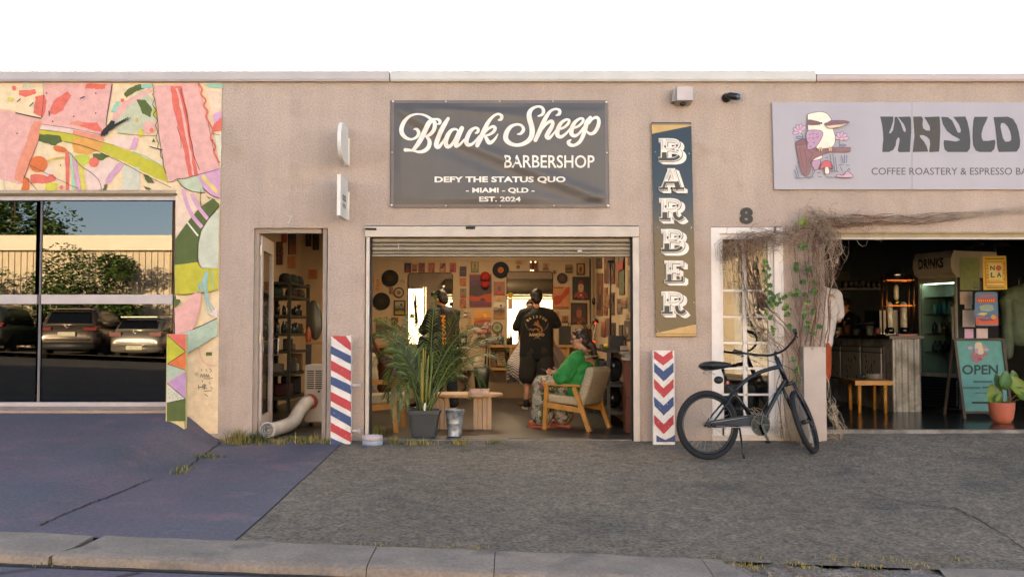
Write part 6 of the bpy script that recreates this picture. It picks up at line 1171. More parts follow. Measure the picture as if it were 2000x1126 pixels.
def hand_prims(w, d, pn, side, curl=.5, k=1.0, spread=.3):       # wrist, direction, palm normal, thumb side vector
    w, d, pn = Vector(w), Vector(d).normalized(), Vector(pn).normalized(); sv_ = Vector(side); sv_ = (sv_ - d * sv_.dot(d) - pn * sv_.dot(pn)).normalized()
    pr = [('c', w + d * .025 * k + sv_ * .018 * k, w + d * .075 * k + sv_ * .026 * k, .017 * k, .015 * k), ('c', w + d * .025 * k - sv_ * .010 * k, w + d * .078 * k - sv_ * .022 * k, .017 * k, .014 * k), ('c', w + d * .02 * k, w + d * .08 * k, .018 * k, .015 * k)]
    for i, L_ in enumerate((.070, .080, .074, .056)):
        b = w + d * .085 * k + sv_ * (.030 - .020 * i) * k; dd = (d + sv_ * spread * (.15 - .1 * i)).normalized()
        a1 = (dd * math.cos(curl * .7) + pn * math.sin(curl * .7)).normalized(); a2 = (dd * math.cos(curl * 1.5) + pn * math.sin(curl * 1.5)).normalized(); a3 = (dd * math.cos(curl * 2.1) + pn * math.sin(curl * 2.1)).normalized()
        p1 = b + a1 * L_ * .45 * k; p2 = p1 + a2 * L_ * .32 * k; p3 = p2 + a3 * L_ * .25 * k
        pr += [('c', b, p1, .0095 * k, .0088 * k), ('c', p1, p2, .0088 * k, .0082 * k), ('c', p2, p3, .0082 * k, .0070 * k)]
    t0 = w + d * .03 * k + sv_ * .026 * k; t1 = t0 + (d * .6 + sv_ * .8 + pn * .35).normalized() * .038 * k; t2 = t1 + (d * .85 + sv_ * .25 + pn * .5).normalized() * .03 * k
    return pr + [('c', t0, t1, .012 * k, .0105 * k), ('c', t1, t2, .0105 * k, .009 * k)]
def eyes(t, hc, Mh, k=1.0):
    for s in (-1, 1):
        p = Vector(hc) + Mh @ Vector((s * .030, .079, .012)) * k; mb = MB(); mb.ell(p, (.011 * k,) * 3, 12, 8); e = mb.build('eye', M_eye, t); mb = MB(); mb.ell(p + Mh @ Vector((0, .0085, 0)) * k, (.0055 * k, .004 * k, .0055 * k), 10, 6, 0, Mh); mb.build('iris', M_iris, e)
def limb(J, a, b, r0, r1): return ('c', J[a], J[b], r0, r1)
def body(t, J, Mh, M_skin, k=1.0, hands=(), vox=.009, fem=False):
    L = lambda a, b, f: Vector(J[a]).lerp(Vector(J[b]), f)
    pr = [('c', J['hipL'], J['hipR'], .105 * k, .105 * k), ('c', J['pel'], J['waist'], .12 * k, .115 * k), ('c', J['waist'], J['chest'], .118 * k, .125 * k), ('c', L('shL', 'chest', .45), L('shR', 'chest', .45), .095 * k, .095 * k), ('c', J['shL'], J['neck'], .055 * k, .05 * k), ('c', J['shR'], J['neck'], .055 * k, .05 * k), ('c', J['neck'], Vector(J['head']) + Mh @ Vector((0, -.02, -.06)) * k, .052 * k, .050 * k)]
    for s in 'LR': pr += [limb(J, 'sh' + s, 'el' + s, .050 * k, .039 * k), limb(J, 'el' + s, 'wr' + s, .040 * k, .027 * k), limb(J, 'hip' + s, 'kn' + s, .088 * k, .056 * k), limb(J, 'kn' + s, 'an' + s, .056 * k, .036 * k), ('c', L('kn' + s, 'an' + s, .25) + Vector((0, -.015, 0)), L('kn' + s, 'an' + s, .5), .050 * k, .036 * k), ('c', J['an' + s], J['toe' + s], .036 * k, .028 * k)]
    pr += head_prims(J['head'], Mh, k)
    for h in hands: pr += hand_prims(*h)
    hc = Vector(J['head']); inv = Mh.inverted()
    def pick(c):
        q = inv @ (c - hc) / k; return 1 if (q.y > .078 and abs(q.x) < .024 and -.070 < q.z < -.050) else 0
    o = grow('body', pr, [M_skin, M_lip], t, vox, 3, pick); eyes(t, hc, Mh, k); return o
def hair_cap(t, hc, Mh, m, k=1.0, extra=(), vox=.009):
    T = lambda x, y, z: Vector(hc) + Mh @ Vector((x, y, z)) * k
    return grow('hair', [('e', T(0, -.026, .034), (.086 * k, .096 * k, .097 * k), Mh), ('e', T(0, -.052, -.02), (.080 * k, .062 * k, .080 * k), Mh), ('e', T(0, -.058, -.065), (.062 * k, .045 * k, .050 * k), Mh), ('c', T(-.05, .045, .088), T(.05, .045, .088), .024 * k, .024 * k), ('c', T(-.074, .01, .03), T(-.07, .0, .06), .02 * k, .02 * k), ('c', T(.074, .01, .03), T(.07, .0, .06), .02 * k, .02 * k)] + [('c', T(*a), T(*b), r0 * k, r1 * k) for a, b, r0, r1 in extra], m, t, vox, 2, None, None, .006, 40)
def shoe(t, an, toe, m, sole, r=.045):
    an, toe = Vector(an), Vector(toe); d = (toe - an); d.z = 0; d.normalize(); o = grow('shoe', [('c', an + Vector((0, 0, -.02)) - d * .03, toe + d * .015, r, r * .82), ('c', an - d * .035 + Vector((0, 0, .01)), an + d * .02 + Vector((0, 0, .01)), r * .95, r * .95)], m, t, .009, 3)
    mb = MB(); n = Vector((-d.y, d.x, 0)); pts = []
    for i in range(20): a = 2 * math.pi * i / 20; q = an.lerp(toe, .45) + d * math.cos(a) * .145 + n * math.sin(a) * .047; pts.append((q.x, q.y, .002))
    mb.prism(pts, (0, 0, .024)); mb.build('sole', sole, o); return o
def project(name, mb, target, M_, mats, parent, shift):          # lay flat print onto the cloth: cast along +Y in the wearer's own space
    from mathutils.bvhtree import BVHTree
    bv = BVHTree.FromPolygons([v.co for v in target.data.vertices], [tuple(p.vertices) for p in target.data.polygons])
    d = M_ @ Vector((0, 1, 0)); out_ = []
    for v in mb.v:
        o = M_ @ Vector((v[0], -.8, v[2])) + Vector(shift); h = bv.ray_cast(o, d, 2.0); out_.append(tuple((h[0] if h[0] else o + d * .65) - d * (.003 - v[1])))
    mb.v = out_; return mb.build(name, mats, parent)
# ---- barber seen from behind in the printed tee
p = thing('person', 'barber standing with back turned in a black printed tee and dark shorts', 'person', (.345, 4.2, 0))
k = .965; J = {'pel': (0, 0, .90), 'waist': (0, .0, 1.04), 'chest': (0, .01, 1.22), 'neck': (0, .02, 1.385), 'head': (.0, .055, 1.555), 'shL': (-.185, .01, 1.325), 'shR': (.185, .01, 1.325), 'elL': (-.285, .08, 1.12), 'elR': (.295, .06, 1.16), 'wrL': (-.15, .31, 1.13), 'wrR': (.18, .31, 1.20), 'hipL': (-.09, 0, .86), 'hipR': (.09, 0, .86), 'knL': (-.13, .02, .46), 'knR': (.13, .02, .46), 'anL': (-.145, -.02, .09), 'anR': (.145, -.02, .09), 'toeL': (-.165, .13, .045), 'toeR': (.165, .13, .045)}
Mh = rotz(R(6)) @ Matrix.Rotation(R(-14), 3, 'X')
body(p, J, Mh, M_sk1, k, [(J['wrL'], (.5, .8, .15), (.6, -.4, -.4), (0, .2, 1), .6, .95), (J['wrR'], (-.5, .8, .1), (-.6, -.4, -.4), (0, .2, 1), .6, .95)])
hair_cap(p, J['head'], Mh, M_hair, k)
M_tee = mat('black_cotton', '101112', .9, 0, .2, 10, bump=.2, bscale=40)
L_ = lambda a, b, f: tuple(Vector(J[a]).lerp(Vector(J[b]), f))
tee = grow('t_shirt', [('c', (-.115, .0, .76), (.115, .0, .76), .125, .125), ('c', (0, -.01, .80), (0, -.005, 1.28), .128, .128), ('c', (-.11, 0, .80), (-.11, .0, 1.20), .125, .122), ('c', (.11, 0, .80), (.11, 0, 1.20), .125, .122), ('c', (-.12, .01, 1.24), (.12, .01, 1.24), .118, .118), ('c', J['shL'], (-.04, .02, 1.375), .072, .060), ('c', J['shR'], (.04, .02, 1.375), .072, .060), ('c', J['shL'], L_('shL', 'elL', .82), .078, .076), ('c', J['shR'], L_('shR', 'elR', .82), .078, .076)], M_tee, p, .011, 4, None, None, .008, 11)
sh_ = grow('shorts', [('c', (-.10, 0, .82), (-.135, .01, .46), .128, .122), ('c', (.10, 0, .82), (.135, .01, .46), .128, .122), ('c', (-.1, 0, .80), (.1, 0, .80), .125, .125)], mat('charcoal_shorts', '26241f', .9, 0, .15, 10), p, .012, 3, None, None, .006, 12)
for s in 'LR': shoe(p, J['an' + s], J['toe' + s], mat('black_canvas', '16161a', .8), mat('white_sole', 'b8aea2', .7))
q = MB(); PC = '9a7a55'
fA = lambda x, y, dy=0.0: Vector((x, dy, y))
cx, cz = 0.0, 1.165
for i, ch in enumerate('BRIXTON'):
    a = R(54 - 18 * i); V, Fc = text2d(ch, .05); wd = .030 if ch != 'I' else .010
    q.add([fA(cx - math.sin(a) * (.135 + .036 * (1 - v)) + math.cos(a) * (u - .5) * wd, cz + math.cos(a) * (.10 + .036 * (1 - v)) + math.sin(a) * (u - .5) * wd) for u, v in V], Fc, 0)
text(q, 'RANCHO', -.105, -1.055, .105, -1.012, lambda x, y, dy=0.0: fA(x, -y), 0, 0, .06)
for (pts, wd) in (([(-.095, 1.115), (-.055, 1.10), (-.02, 1.115), (.03, 1.105)], .016), ([(-.02, 1.20), (.02, 1.17), (.06, 1.13), (.07, 1.09), (.05, 1.06)], .026), ([(-.04, 1.175), (0, 1.165), (.03, 1.14)], .018), ([(.01, 1.225), (.02, 1.19)], .018), ([(.0, 1.11), (.03, 1.075), (.05, 1.05)], .012), ([(-.04, 1.10), (-.055, 1.075)], .008)): ribbon(q, pts, fA, 1, 0, wd)
for s in (-1, 1):
    for i in range(7): a = R(100 + 7 * i); ribbon(q, [(s * math.sin(a) * .165, cz + .02 + math.cos(a) * .16 + .03), (s * math.sin(a) * .153, cz + .02 + math.cos(a) * .15 + .03)], fA, 0, 0, .006, 1, False)
ribbon(q, [(-.03, .995), (.03, .995)], fA, 0, 0, .008, 1, False); ribbon(q, [(-.045, .975), (.045, .975)], fA, 0, 0, .008, 1, False)
project('back_print', q, tee, Matrix.Identity(3), [flat('a88a64'), flat('8a5a34')], p, (0, 0, 0))
# ---- customer under the striped cape
p = thing('person', 'seated customer in the barber chair wrapped in a striped cape', 'person', (.37, 4.93, 0)); J = {'pel': (0, -.12, .62), 'waist': (0, -.15, .75), 'chest': (0, -.17, .92), 'neck': (0, -.15, 1.08), 'head': (0, -.12, 1.235), 'shL': (-.18, -.16, 1.02), 'shR': (.18, -.16, 1.02), 'elL': (-.25, -.05, .78), 'elR': (.25, -.05, .78), 'wrL': (-.20, .18, .74), 'wrR': (.20, .18, .74), 'hipL': (-.09, -.08, .60), 'hipR': (.09, -.08, .60), 'knL': (-.12, .34, .60), 'knR': (.12, .34, .60), 'anL': (-.12, .48, .24), 'anR': (.12, .48, .24), 'toeL': (-.13, .60, .20), 'toeR': (.13, .60, .20)}
body(p, J, Matrix.Identity(3), M_sk2, .95, [(J['wrL'], (.3, .9, 0), (0, 0, -1), (1, 0, 0), .5, .95), (J['wrR'], (-.3, .9, 0), (0, 0, -1), (-1, 0, 0), .5, .95)], .011); hair_cap(p, J['head'], Matrix.Identity(3), M_hairb, .95)
m = bpy.data.materials.new('striped_cape'); m.use_nodes = True; nt = m.node_tree; b_ = nt.nodes['Principled BSDF']; b_.inputs['Roughness'].default_value = .7
wv = nt.nodes.new('ShaderNodeTexWave'); wv.inputs['Scale'].default_value = 18; wv.inputs['Distortion'].default_value = 1.2; wv.bands_direction = 'DIAGONAL'; tc = nt.nodes.new('ShaderNodeTexCoord'); cr = nt.nodes.new('ShaderNodeValToRGB'); cr.color_ramp.elements[0].position = .42; cr.color_ramp.elements[0].color = (*C('575055'), 1); cr.color_ramp.elements[1].position = .58; cr.color_ramp.elements[1].color = (*C('c9bdb9'), 1)
nt.links.new(tc.outputs['Object'], wv.inputs[0]); nt.links.new(wv.outputs['Fac'], cr.inputs[0]); nt.links.new(cr.outputs[0], b_.inputs['Base Color'])
mb = MB(); n, kk = 72, 22; V = []
for j in range(kk):
    t_ = j / (kk - 1)
    for i in range(n):
        a = 2 * math.pi * i / n; rx = .075 + (.455 - .075) * min(1, (t_ * 1.35) ** .8) * (1 - .05 * t_); ry = .07 + (.46 - .07) * min(1, (t_ * 1.2) ** .85); fo = 1 + .075 * t_ * math.sin(9 * a + 1) + .04 * t_ * math.sin(17 * a)
        zb = .30 + .16 * math.sin(a * 2 + .8) ** 2; V.append((rx * fo * math.cos(a), -.12 + .16 * t_ + ry * fo * math.sin(a), 1.08 - (1.08 - zb) * t_ ** 1.15))
mb.add(V, [(j * n + i, j * n + (i + 1) % n, (j + 1) * n + (i + 1) % n, (j + 1) * n + i) for j in range(kk - 1) for i in range(n)], 0, True); mb.build('cape', m, p)
# ---- barber at the left mirror, patterned jacket
rzb = R(38); p = thing('person', 'barber at the left mirror in a black jacket with orange lettering, half behind the palm', 'person', (-.93, 4.05, 0), rzb)
J = {'pel': (0, 0, .90), 'waist': (0, .01, 1.04), 'chest': (0, .03, 1.22), 'neck': (0, .06, 1.385), 'head': (0, .12, 1.53), 'shL': (-.19, .03, 1.325), 'shR': (.19, .03, 1.325), 'elL': (-.25, .16, 1.09), 'elR': (.25, .18, 1.10), 'wrL': (-.12, .38, 1.14), 'wrR': (.12, .38, 1.16), 'hipL': (-.09, 0, .86), 'hipR': (.09, 0, .86), 'knL': (-.11, .03, .48), 'knR': (.12, .02, .48), 'anL': (-.12, -.02, .09), 'anR': (.13, -.03, .09), 'toeL': (-.14, .13, .045), 'toeR': (.16, .12, .045)}
Mh = rotz(R(16)) @ Matrix.Rotation(R(-26), 3, 'X'); body(p, J, Mh, M_sk2, .98, [(J['wrL'], (.4, .8, .2), (.6, -.4, -.4), (0, .2, 1), .6, .95), (J['wrR'], (-.4, .8, .2), (-.6, -.4, -.4), (0, .2, 1), .6, .95)]); hair_cap(p, J['head'], Mh, M_hair, 1.0, [((-.05, .05, .1), (.05, .05, .105), .035, .035)])
jk = grow('jacket', [('c', (-.11, .0, .82), (.11, .0, .82), .13, .13), ('c', (0, -.01, .84), (0, .01, 1.30), .135, .135), ('c', (-.10, 0, .84), (-.10, .02, 1.20), .13, .128), ('c', (.10, 0, .84), (.10, .02, 1.20), .13, .128), ('c', (-.12, .03, 1.24), (.12, .03, 1.24), .12, .12), ('c', J['shL'], (-.04, .05, 1.375), .078, .064), ('c', J['shR'], (.04, .05, 1.375), .078, .064)] + [('c', J['sh' + s], J['el' + s], .08, .068) for s in 'LR'] + [('c', J['el' + s], L_('el' + s, 'wr' + s, .8), .066, .055) for s in 'LR'], mat('black_jacket', '14120f', .75, 0, .2, 10, bump=.2), p, .011, 4, None, None, .008, 11)
grow('trousers', [('c', (-.09, 0, .84), J['knL'], .12, .085), ('c', (.09, 0, .84), J['knR'], .12, .085), ('c', J['knL'], J['anL'], .085, .07), ('c', J['knR'], J['anR'], .085, .07)], mat('dark_denim', '1c2028', .9, 0, .15, 10), p, .012, 3, None, None, .006, 12)
for s in 'LR': shoe(p, J['an' + s], J['toe' + s], mat('black_canvas', '16161a'), mat('white_sole', 'b8aea2'))
q = MB(); q.add([fA(x, z, .002) for x, z in ((-.06, 1.34), (.13, 1.34), (.15, 1.15), (.14, .88), (-.05, .88))], [(0, 1, 2, 3, 4)], 1)
q2 = MB(); nn = 8
for i in range(nn):                # brown laced back panel in strips so that it follows the cloth
    for j in range(10): x0, x1 = -.04 + .19 * i / nn, -.04 + .19 * (i + 1) / nn; z0, z1 = .88 + .44 * j / 10, .88 + .44 * (j + 1) / 10; q2.add([fA(x0, z0, .0005), fA(x1, z0, .0005), fA(x1, z1, .0005), fA(x0, z1, .0005)], [(0, 1, 2, 3)], 1)
for j in range(9): ribbon(q2, [(.03, .90 + .045 * j), (.06, .915 + .045 * j), (.10, .90 + .045 * j)], fA, 2, -.0012, .010, 3)
V, Fc = text2d('STOWN', .05); q2.add([fA(-.125 + .060 * v, .90 + .40 * u, -.0012) for u, v in V], Fc, 0)
project('back_print', q2, jk, Matrix.Identity(3), [flat('c07a1c'), flat('38231a'), flat('15100d')], p, (0, 0, 0))
# ---- seated woman in green
rzl = R(60); p = thing('person', 'seated woman in a bright green blouse and glasses holding a phone', 'person', (.70, 1.27, 0), rzl)
J = {'pel': (0, -.10, .47), 'waist': (0, -.13, .57), 'chest': (0, -.12, .70), 'neck': (0, -.105, .845), 'head': (0, -.065, .985), 'shL': (-.175, -.11, .775), 'shR': (.175, -.11, .775), 'elL': (-.245, .03, .575), 'elR': (.235, .04, .575), 'wrL': (-.09, .235, .585), 'wrR': (.07, .24, .60), 'hipL': (-.09, -.05, .47), 'hipR': (.09, -.05, .47), 'knL': (-.12, .36, .49), 'knR': (.10, .36, .49), 'anL': (-.12, .34, .09), 'anR': (.10, .18, .09), 'toeL': (-.13, .47, .045), 'toeR': (.11, .31, .045)}
Mh = rotz(R(26)) @ Matrix.Rotation(R(-6), 3, 'X'); k = .93
body(p, J, Mh, M_sk1, k, [(J['wrL'], (.35, .9, .10), (.75, 0, .45), (0, .1, 1), .85, .92), (J['wrR'], (-.3, .9, .12), (-.75, 0, .45), (0, .1, 1), .85, .92)], .0065)
hair_cap(p, J['head'], Mh, M_hairb, k, [((0, -.09, -.02), (0, -.13, -.09), .045, .05), ((0, -.13, -.09), (.0, -.15, -.22), .05, .032), ((-.03, .05, .09), (.03, .05, .09), .028, .028)], .007)
M_grn = mat('bright_green_blouse', '0f7a35', .75, 0, .18, 14, bump=.25, bscale=40)
L_ = lambda a, b, f: tuple(Vector(J[a]).lerp(Vector(J[b]), f))
grow('blouse', [('c', (-.10, -.09, .44), (.10, -.09, .44), .135, .135), ('c', (-.09, -.12, .55), (.09, -.12, .55), .130, .130), ('c', (-.10, -.115, .66), (.10, -.115, .66), .125, .125), ('c', J['shL'], (-.03, -.09, .815), .085, .062), ('c', J['shR'], (.03, -.09, .815), .085, .062), ('c', (0, -.0, .50), (0, -.02, .62), .10, .10)] + [('c', J['sh' + s], J['el' + s], .092, .098) for s in 'LR'] + [('c', J['el' + s], L_('el' + s, 'wr' + s, .28), .098, .072) for s in 'LR'], M_grn, p, .009, 3, None, None, .014, 13)
mb = MB(); col_ = [(.075 * math.sin(a), -.085 - .075 * math.cos(a) * 1.15, .862 + .02 * math.cos(a)) for a in [R(-150 + 300 * i / 24) for i in range(25)]]; mb.tube([Vector(q_) + Vector((0, 0, -.02)) for q_ in col_], .026, 8, 0, True, False, True, .5)
mb.build('embroidered_collar', noise_mix_mat('embroidered_band', C('a88c70'), C('6a4a3a'), 70, .8, .2, 200, .15), p)
mb = MB(); mb.tube([(-.15, -.20, .79), (-.05, -.235, .80), (.05, -.235, .80), (.15, -.20, .79)], .028, 8, 0, True, False, True, .45); mb.build('embroidered_band', MATS['embroidered_band'], p)
m = bpy.data.materials.new('floral_cotton'); m.use_nodes = True; nt = m.node_tree; b_ = nt.nodes['Principled BSDF']; b_.inputs['Roughness'].default_value = .85; tc = nt.nodes.new('ShaderNodeTexCoord'); vo = nt.nodes.new('ShaderNodeTexVoronoi'); vo.inputs['Scale'].default_value = 26; nz = nt.nodes.new('ShaderNodeTexNoise'); nz.inputs['Scale'].default_value = 30
cr = nt.nodes.new('ShaderNodeValToRGB'); cr.color_ramp.interpolation = 'CONSTANT'; els = cr.color_ramp.elements; els[0].color = (*C('8f8a78'), 1); els[1].position = .40; els[1].color = (*C('4c5a34'), 1)
for ps, c_ in ((.58, 'a8a08c'), (.72, 'a24a5c'), (.80, '39452a'), (.90, 'b99aa0')): e_ = els.new(ps); e_.color = (*C(c_), 1)
mxv = nt.nodes.new('ShaderNodeMix'); mxv.data_type = 'RGBA'; mxv.inputs[0].default_value = .12; nt.links.new(tc.outputs['Object'], mxv.inputs[6]); nt.links.new(tc.outputs['Object'], nz.inputs[0]); nt.links.new(nz.outputs['Color'], mxv.inputs[7]); nt.links.new(mxv.outputs[2], vo.inputs['Vector']); sp = nt.nodes.new('ShaderNodeSeparateColor'); nt.links.new(vo.outputs['Color'], sp.inputs[0]); nt.links.new(sp.outputs[0], cr.inputs[0]); nt.links.new(cr.outputs[0], b_.inputs['Base Color'])
grow('floral_trousers', [('c', (-.1, -.08, .46), (-.12, .36, .495), .115, .095), ('c', (.1, -.08, .46), (.10, .36, .495), .115, .095), ('c', (-.12, .36, .49), (-.125, .35, .15), .098, .125), ('c', (.10, .36, .49), (.10, .21, .15), .098, .125), ('c', (-.09, -.1, .45), (.09, -.1, .45), .12, .12)], m, p, .010, 3, None, None, .010, 12)
M_clog = mat('coral_clog', 'a6553a', .6, 0, .1)
for s in 'LR': shoe(p, J['an' + s], J['toe' + s], M_clog, M_clog, .043)
mb = MB(); T = lambda x, y, z: Vector(J['head']) + Mh @ Vector((x, y, z)) * k
for s in (-1, 1): mb.tube([T(s * .034 + .024 * math.cos(a), .100 - .012 * abs(math.cos(a)), .010 + .020 * math.sin(a)) for a in [i * math.pi / 8 for i in range(16)]], .0038, 6, closed=True); mb.tube([T(s * .058, .09, .016), T(s * .076, .04, .016), T(s * .080, -.02, .006)], .0036, 6)
mb.tube([T(-.012, .104, .014), T(.012, .104, .014)], .0035, 6); mb.build('glasses', M_blk, p)
mb = MB(); c_ = (Vector(J['wrL']) + Vector(J['wrR'])) / 2 + Vector((0, .115, .03)); mb.box(c_, (.072, .145, .009), 0, Matrix.Rotation(R(25), 3, 'X')); ph = mb.build('phone', M_blk); tag(ph, 'dark phone held in both hands by the seated woman', 'phone'); ph.location = (.70, 1.27, 0); ph.rotation_euler = (0, 0, rzl)
mb = MB(); d_ = (Vector(J['wrL']) - Vector(J['elL'])).normalized(); c_ = Vector(J['wrL']) - d_ * .03; mb.lathe([(.031, -.013), (.033, 0), (.031, .013)], c_, 16, 0, True, d_.to_track_quat('Z', 'Y').to_matrix()); mb.build('watch', M_blk, p)
# ---- man at the cafe counter and the barista
p = thing('person', 'man in a white tee and orange shorts standing just behind the vine covered pier', 'person', (3.365, 1.05, CZ), R(12))
J = {'pel': (-.10, 0, .93), 'waist': (-.05, .0, 1.08), 'chest': (0, .01, 1.27), 'neck': (0, .02, 1.44), 'head': (0, .05, 1.60), 'shL': (-.19, .01, 1.38), 'shR': (.19, .01, 1.38), 'elL': (-.26, .06, 1.13), 'elR': (.255, .06, 1.12), 'wrL': (-.12, .26, 1.15), 'wrR': (.20, .27, 1.16), 'hipL': (-.19, 0, .89), 'hipR': (-.01, 0, .89), 'knL': (-.21, .02, .49), 'knR': (-.01, .02, .49), 'anL': (-.22, -.02, .09), 'anR': (.0, -.02, .09), 'toeL': (-.24, .13, .045), 'toeR': (.02, .13, .045)}
body(p, J, rotz(R(-20)), M_sk2, 1.0, [(J['wrL'], (.5, .8, .1), (.6, 0, -.6), (0, .1, 1), .7, 1.0), (J['wrR'], (-.2, .9, .1), (-.6, 0, -.6), (0, .1, 1), .7, 1.0)], .010); hair_cap(p, J['head'], rotz(R(-20)), M_hairb, 1.0)
L_ = lambda a, b, f: tuple(Vector(J[a]).lerp(Vector(J[b]), f))
grow('t_shirt', [('c', (-.20, 0, .88), (.02, 0, .88), .125, .125), ('c', (-.09, -.005, .9), (0, .0, 1.32), .13, .13), ('c', (-.19, 0, .9), (-.1, .01, 1.24), .125, .125), ('c', (.01, 0, .9), (.1, .01, 1.24), .125, .125), ('c', (-.12, .01, 1.28), (.12, .01, 1.28), .118, .118), ('c', J['shL'], (-.04, .02, 1.43), .072, .06), ('c', J['shR'], (.04, .02, 1.43), .072, .06)] + [('c', J['sh' + s], L_('sh' + s, 'el' + s, .75), .080, .078) for s in 'LR'], mat('white_cotton', 'c2b6ae', .9, 0, .05, 8), p, .011, 4, None, None, .007, 11)
grow('shorts', [('c', (-.2, 0, .86), (-.22, .01, .52), .125, .115), ('c', (.0, 0, .86), (.0, .01, .52), .125, .115)], mat('orange_shorts', '9a3f1c', .85, 0, .1), p, .012, 3, None, None, .006, 12)
for s in 'LR': shoe(p, J['an' + s], J['toe' + s], mat('black_canvas', '16161a'), mat('white_sole', 'b8aea2'))
p = thing('person', 'barista with tied back hair working in the dark behind the cafe counter', 'person', (5.06, 4.95, CZ), R(95))
J = {'pel': (0, 0, .84), 'waist': (0, .02, .97), 'chest': (0, .06, 1.12), 'neck': (0, .11, 1.25), 'head': (0, .17, 1.37), 'shL': (-.16, .07, 1.19), 'shR': (.16, .07, 1.19), 'elL': (-.22, .16, .97), 'elR': (.22, .16, .97), 'wrL': (-.12, .36, .98), 'wrR': (.12, .36, .98), 'hipL': (-.085, 0, .80), 'hipR': (.085, 0, .80), 'knL': (-.09, .02, .45), 'knR': (.09, .02, .45), 'anL': (-.09, -.02, .09), 'anR': (.09, -.02, .09), 'toeL': (-.1, .12, .045), 'toeR': (.1, .12, .045)}
Mh = rotz(R(20)) @ Matrix.Rotation(R(-18), 3, 'X'); body(p, J, Mh, M_sk1, .92, [(J['wrL'], (.3, .9, 0), (.6, 0, -.6), (0, .1, 1), .7, .9), (J['wrR'], (-.3, .9, 0), (-.6, 0, -.6), (0, .1, 1), .7, .9)], .011); hair_cap(p, J['head'], Mh, M_hairb, .92, [((0, -.1, .03), (0, -.14, .05), .035, .035)])
grow('dark_top', [('c', (-.08, .02, .9), (.08, .02, .9), .125, .125), ('c', (0, .02, .9), (0, .05, 1.16), .125, .122), ('c', (-.1, .06, 1.1), (.1, .06, 1.1), .108, .108), ('c', J['shL'], (-.03, .1, 1.24), .066, .055), ('c', J['shR'], (.03, .1, 1.24), .066, .055)] + [('c', J['sh' + s], J['el' + s], .066, .058) for s in 'LR'], mat('black_cotton', '101112'), p, .012, 4, None, None, .006, 12)
grow('trousers', [('c', (-.08, 0, .78), J['knL'], .11, .08), ('c', (.08, 0, .78), J['knR'], .11, .08), ('c', J['knL'], J['anL'], .08, .065), ('c', J['knR'], J['anR'], .08, .065)], mat('dark_denim', '1c2028'), p, .013, 3)
grow('apron', [('c', (-.09, .0, .6), (.09, .0, .6), .13, .13), ('c', (-.08, .01, .95), (.08, .01, .95), .125, .125), ('c', (-.09, .06, 1.12), (.09, .06, 1.12), .105, .105)], mat('black_apron', '141414', .9, 0, .1), p, .013, 3)
# ================================================================ PALM, BUCKET, BOWL
M_pot = mat('charcoal_plastic', '34383a', .5, 0, .08, 5); M_frond = mat('palm_green', '3a4919', .5, 0, .3, 4); M_frond2 = mat('palm_green_light', '58652a', .5, 0, .3, 4); M_stem = mat('palm_cane', '8a7a34', .5, 0, .2, 6); M_soil = mat('potting_soil', '2a1d14', .95, 0, .3, 20, bump=.6)
pb = at(829, 851, .32); pa = thing('potted_palm', 'big feathery palm in a square charcoal pot at the shop threshold', 'plant', (pb.x, .32, .004)); PY = .32
mb = MB(); q4 = [(.112, 0), (.118, .01), (.150, .235), (.166, .238), (.168, .275), (.150, .275), (.140, .22), (.001, .21)]
mb.lathe(q4, (0, 0, 0), 40, 0, False, rotz(R(0)), 14); mb.build('pot', M_pot, pa); mb = MB(); mb.lathe([(.139, .222), (.0, .232)], (0, 0, 0), 24, 0, False, None, 10); mb.build('soil', M_soil, pa)
rp = random.Random(12); base = Vector((0, 0, .22)); wp = lambda px, py, Y: at(px, py, Y) - pa.location
for k in range(11):
    a = k * .9; b0 = Vector((.075 * math.cos(a) * rp.uniform(.3, 1), .07 * math.sin(a) * rp.uniform(.3, 1), .21)); mb = MB(); mb.tube([b0, b0 * 1.15 + Vector((0, 0, .25)), b0 * 1.5 + Vector((.01, 0, rp.uniform(.4, .62)))], [.013, .011, .008], 7); mb.build('cane', M_stem if k % 3 else mat('palm_cane_green', '5c6a2c', .5, 0, .2, 6), pa)
FR = [((850, 575), (838, 680), .30), ((800, 618), (812, 665), .42), ((770, 640), (800, 650), .30), ((742, 622), (790, 632), .50), ((733, 655), (785, 640), .15), ((748, 690), (795, 650), .1), ((738, 700), (780, 660), .45), ((760, 735), (790, 662), .05), ((775, 815), (772, 668), -.05), ((790, 790), (792, 690), -.08), ((758, 770), (775, 690), .2),
      ((905, 608), (865, 640), .5), ((930, 640), (880, 635), .2), ((955, 632), (895, 640), .42), ((985, 660), (905, 640), .3), ((990, 715), (925, 640), .12), ((965, 735), (915, 655), .45), ((940, 750), (900, 660), .05), ((920, 705), (880, 670), -.05), ((780, 600 + 60), (805, 690), .65), ((915, 770), (895, 680), .3), ((727, 668), (772, 604), .35), ((1000, 692), (938, 604), .35), ((893, 722), (902, 612), .22), ((796, 732), (778, 622), .2)]
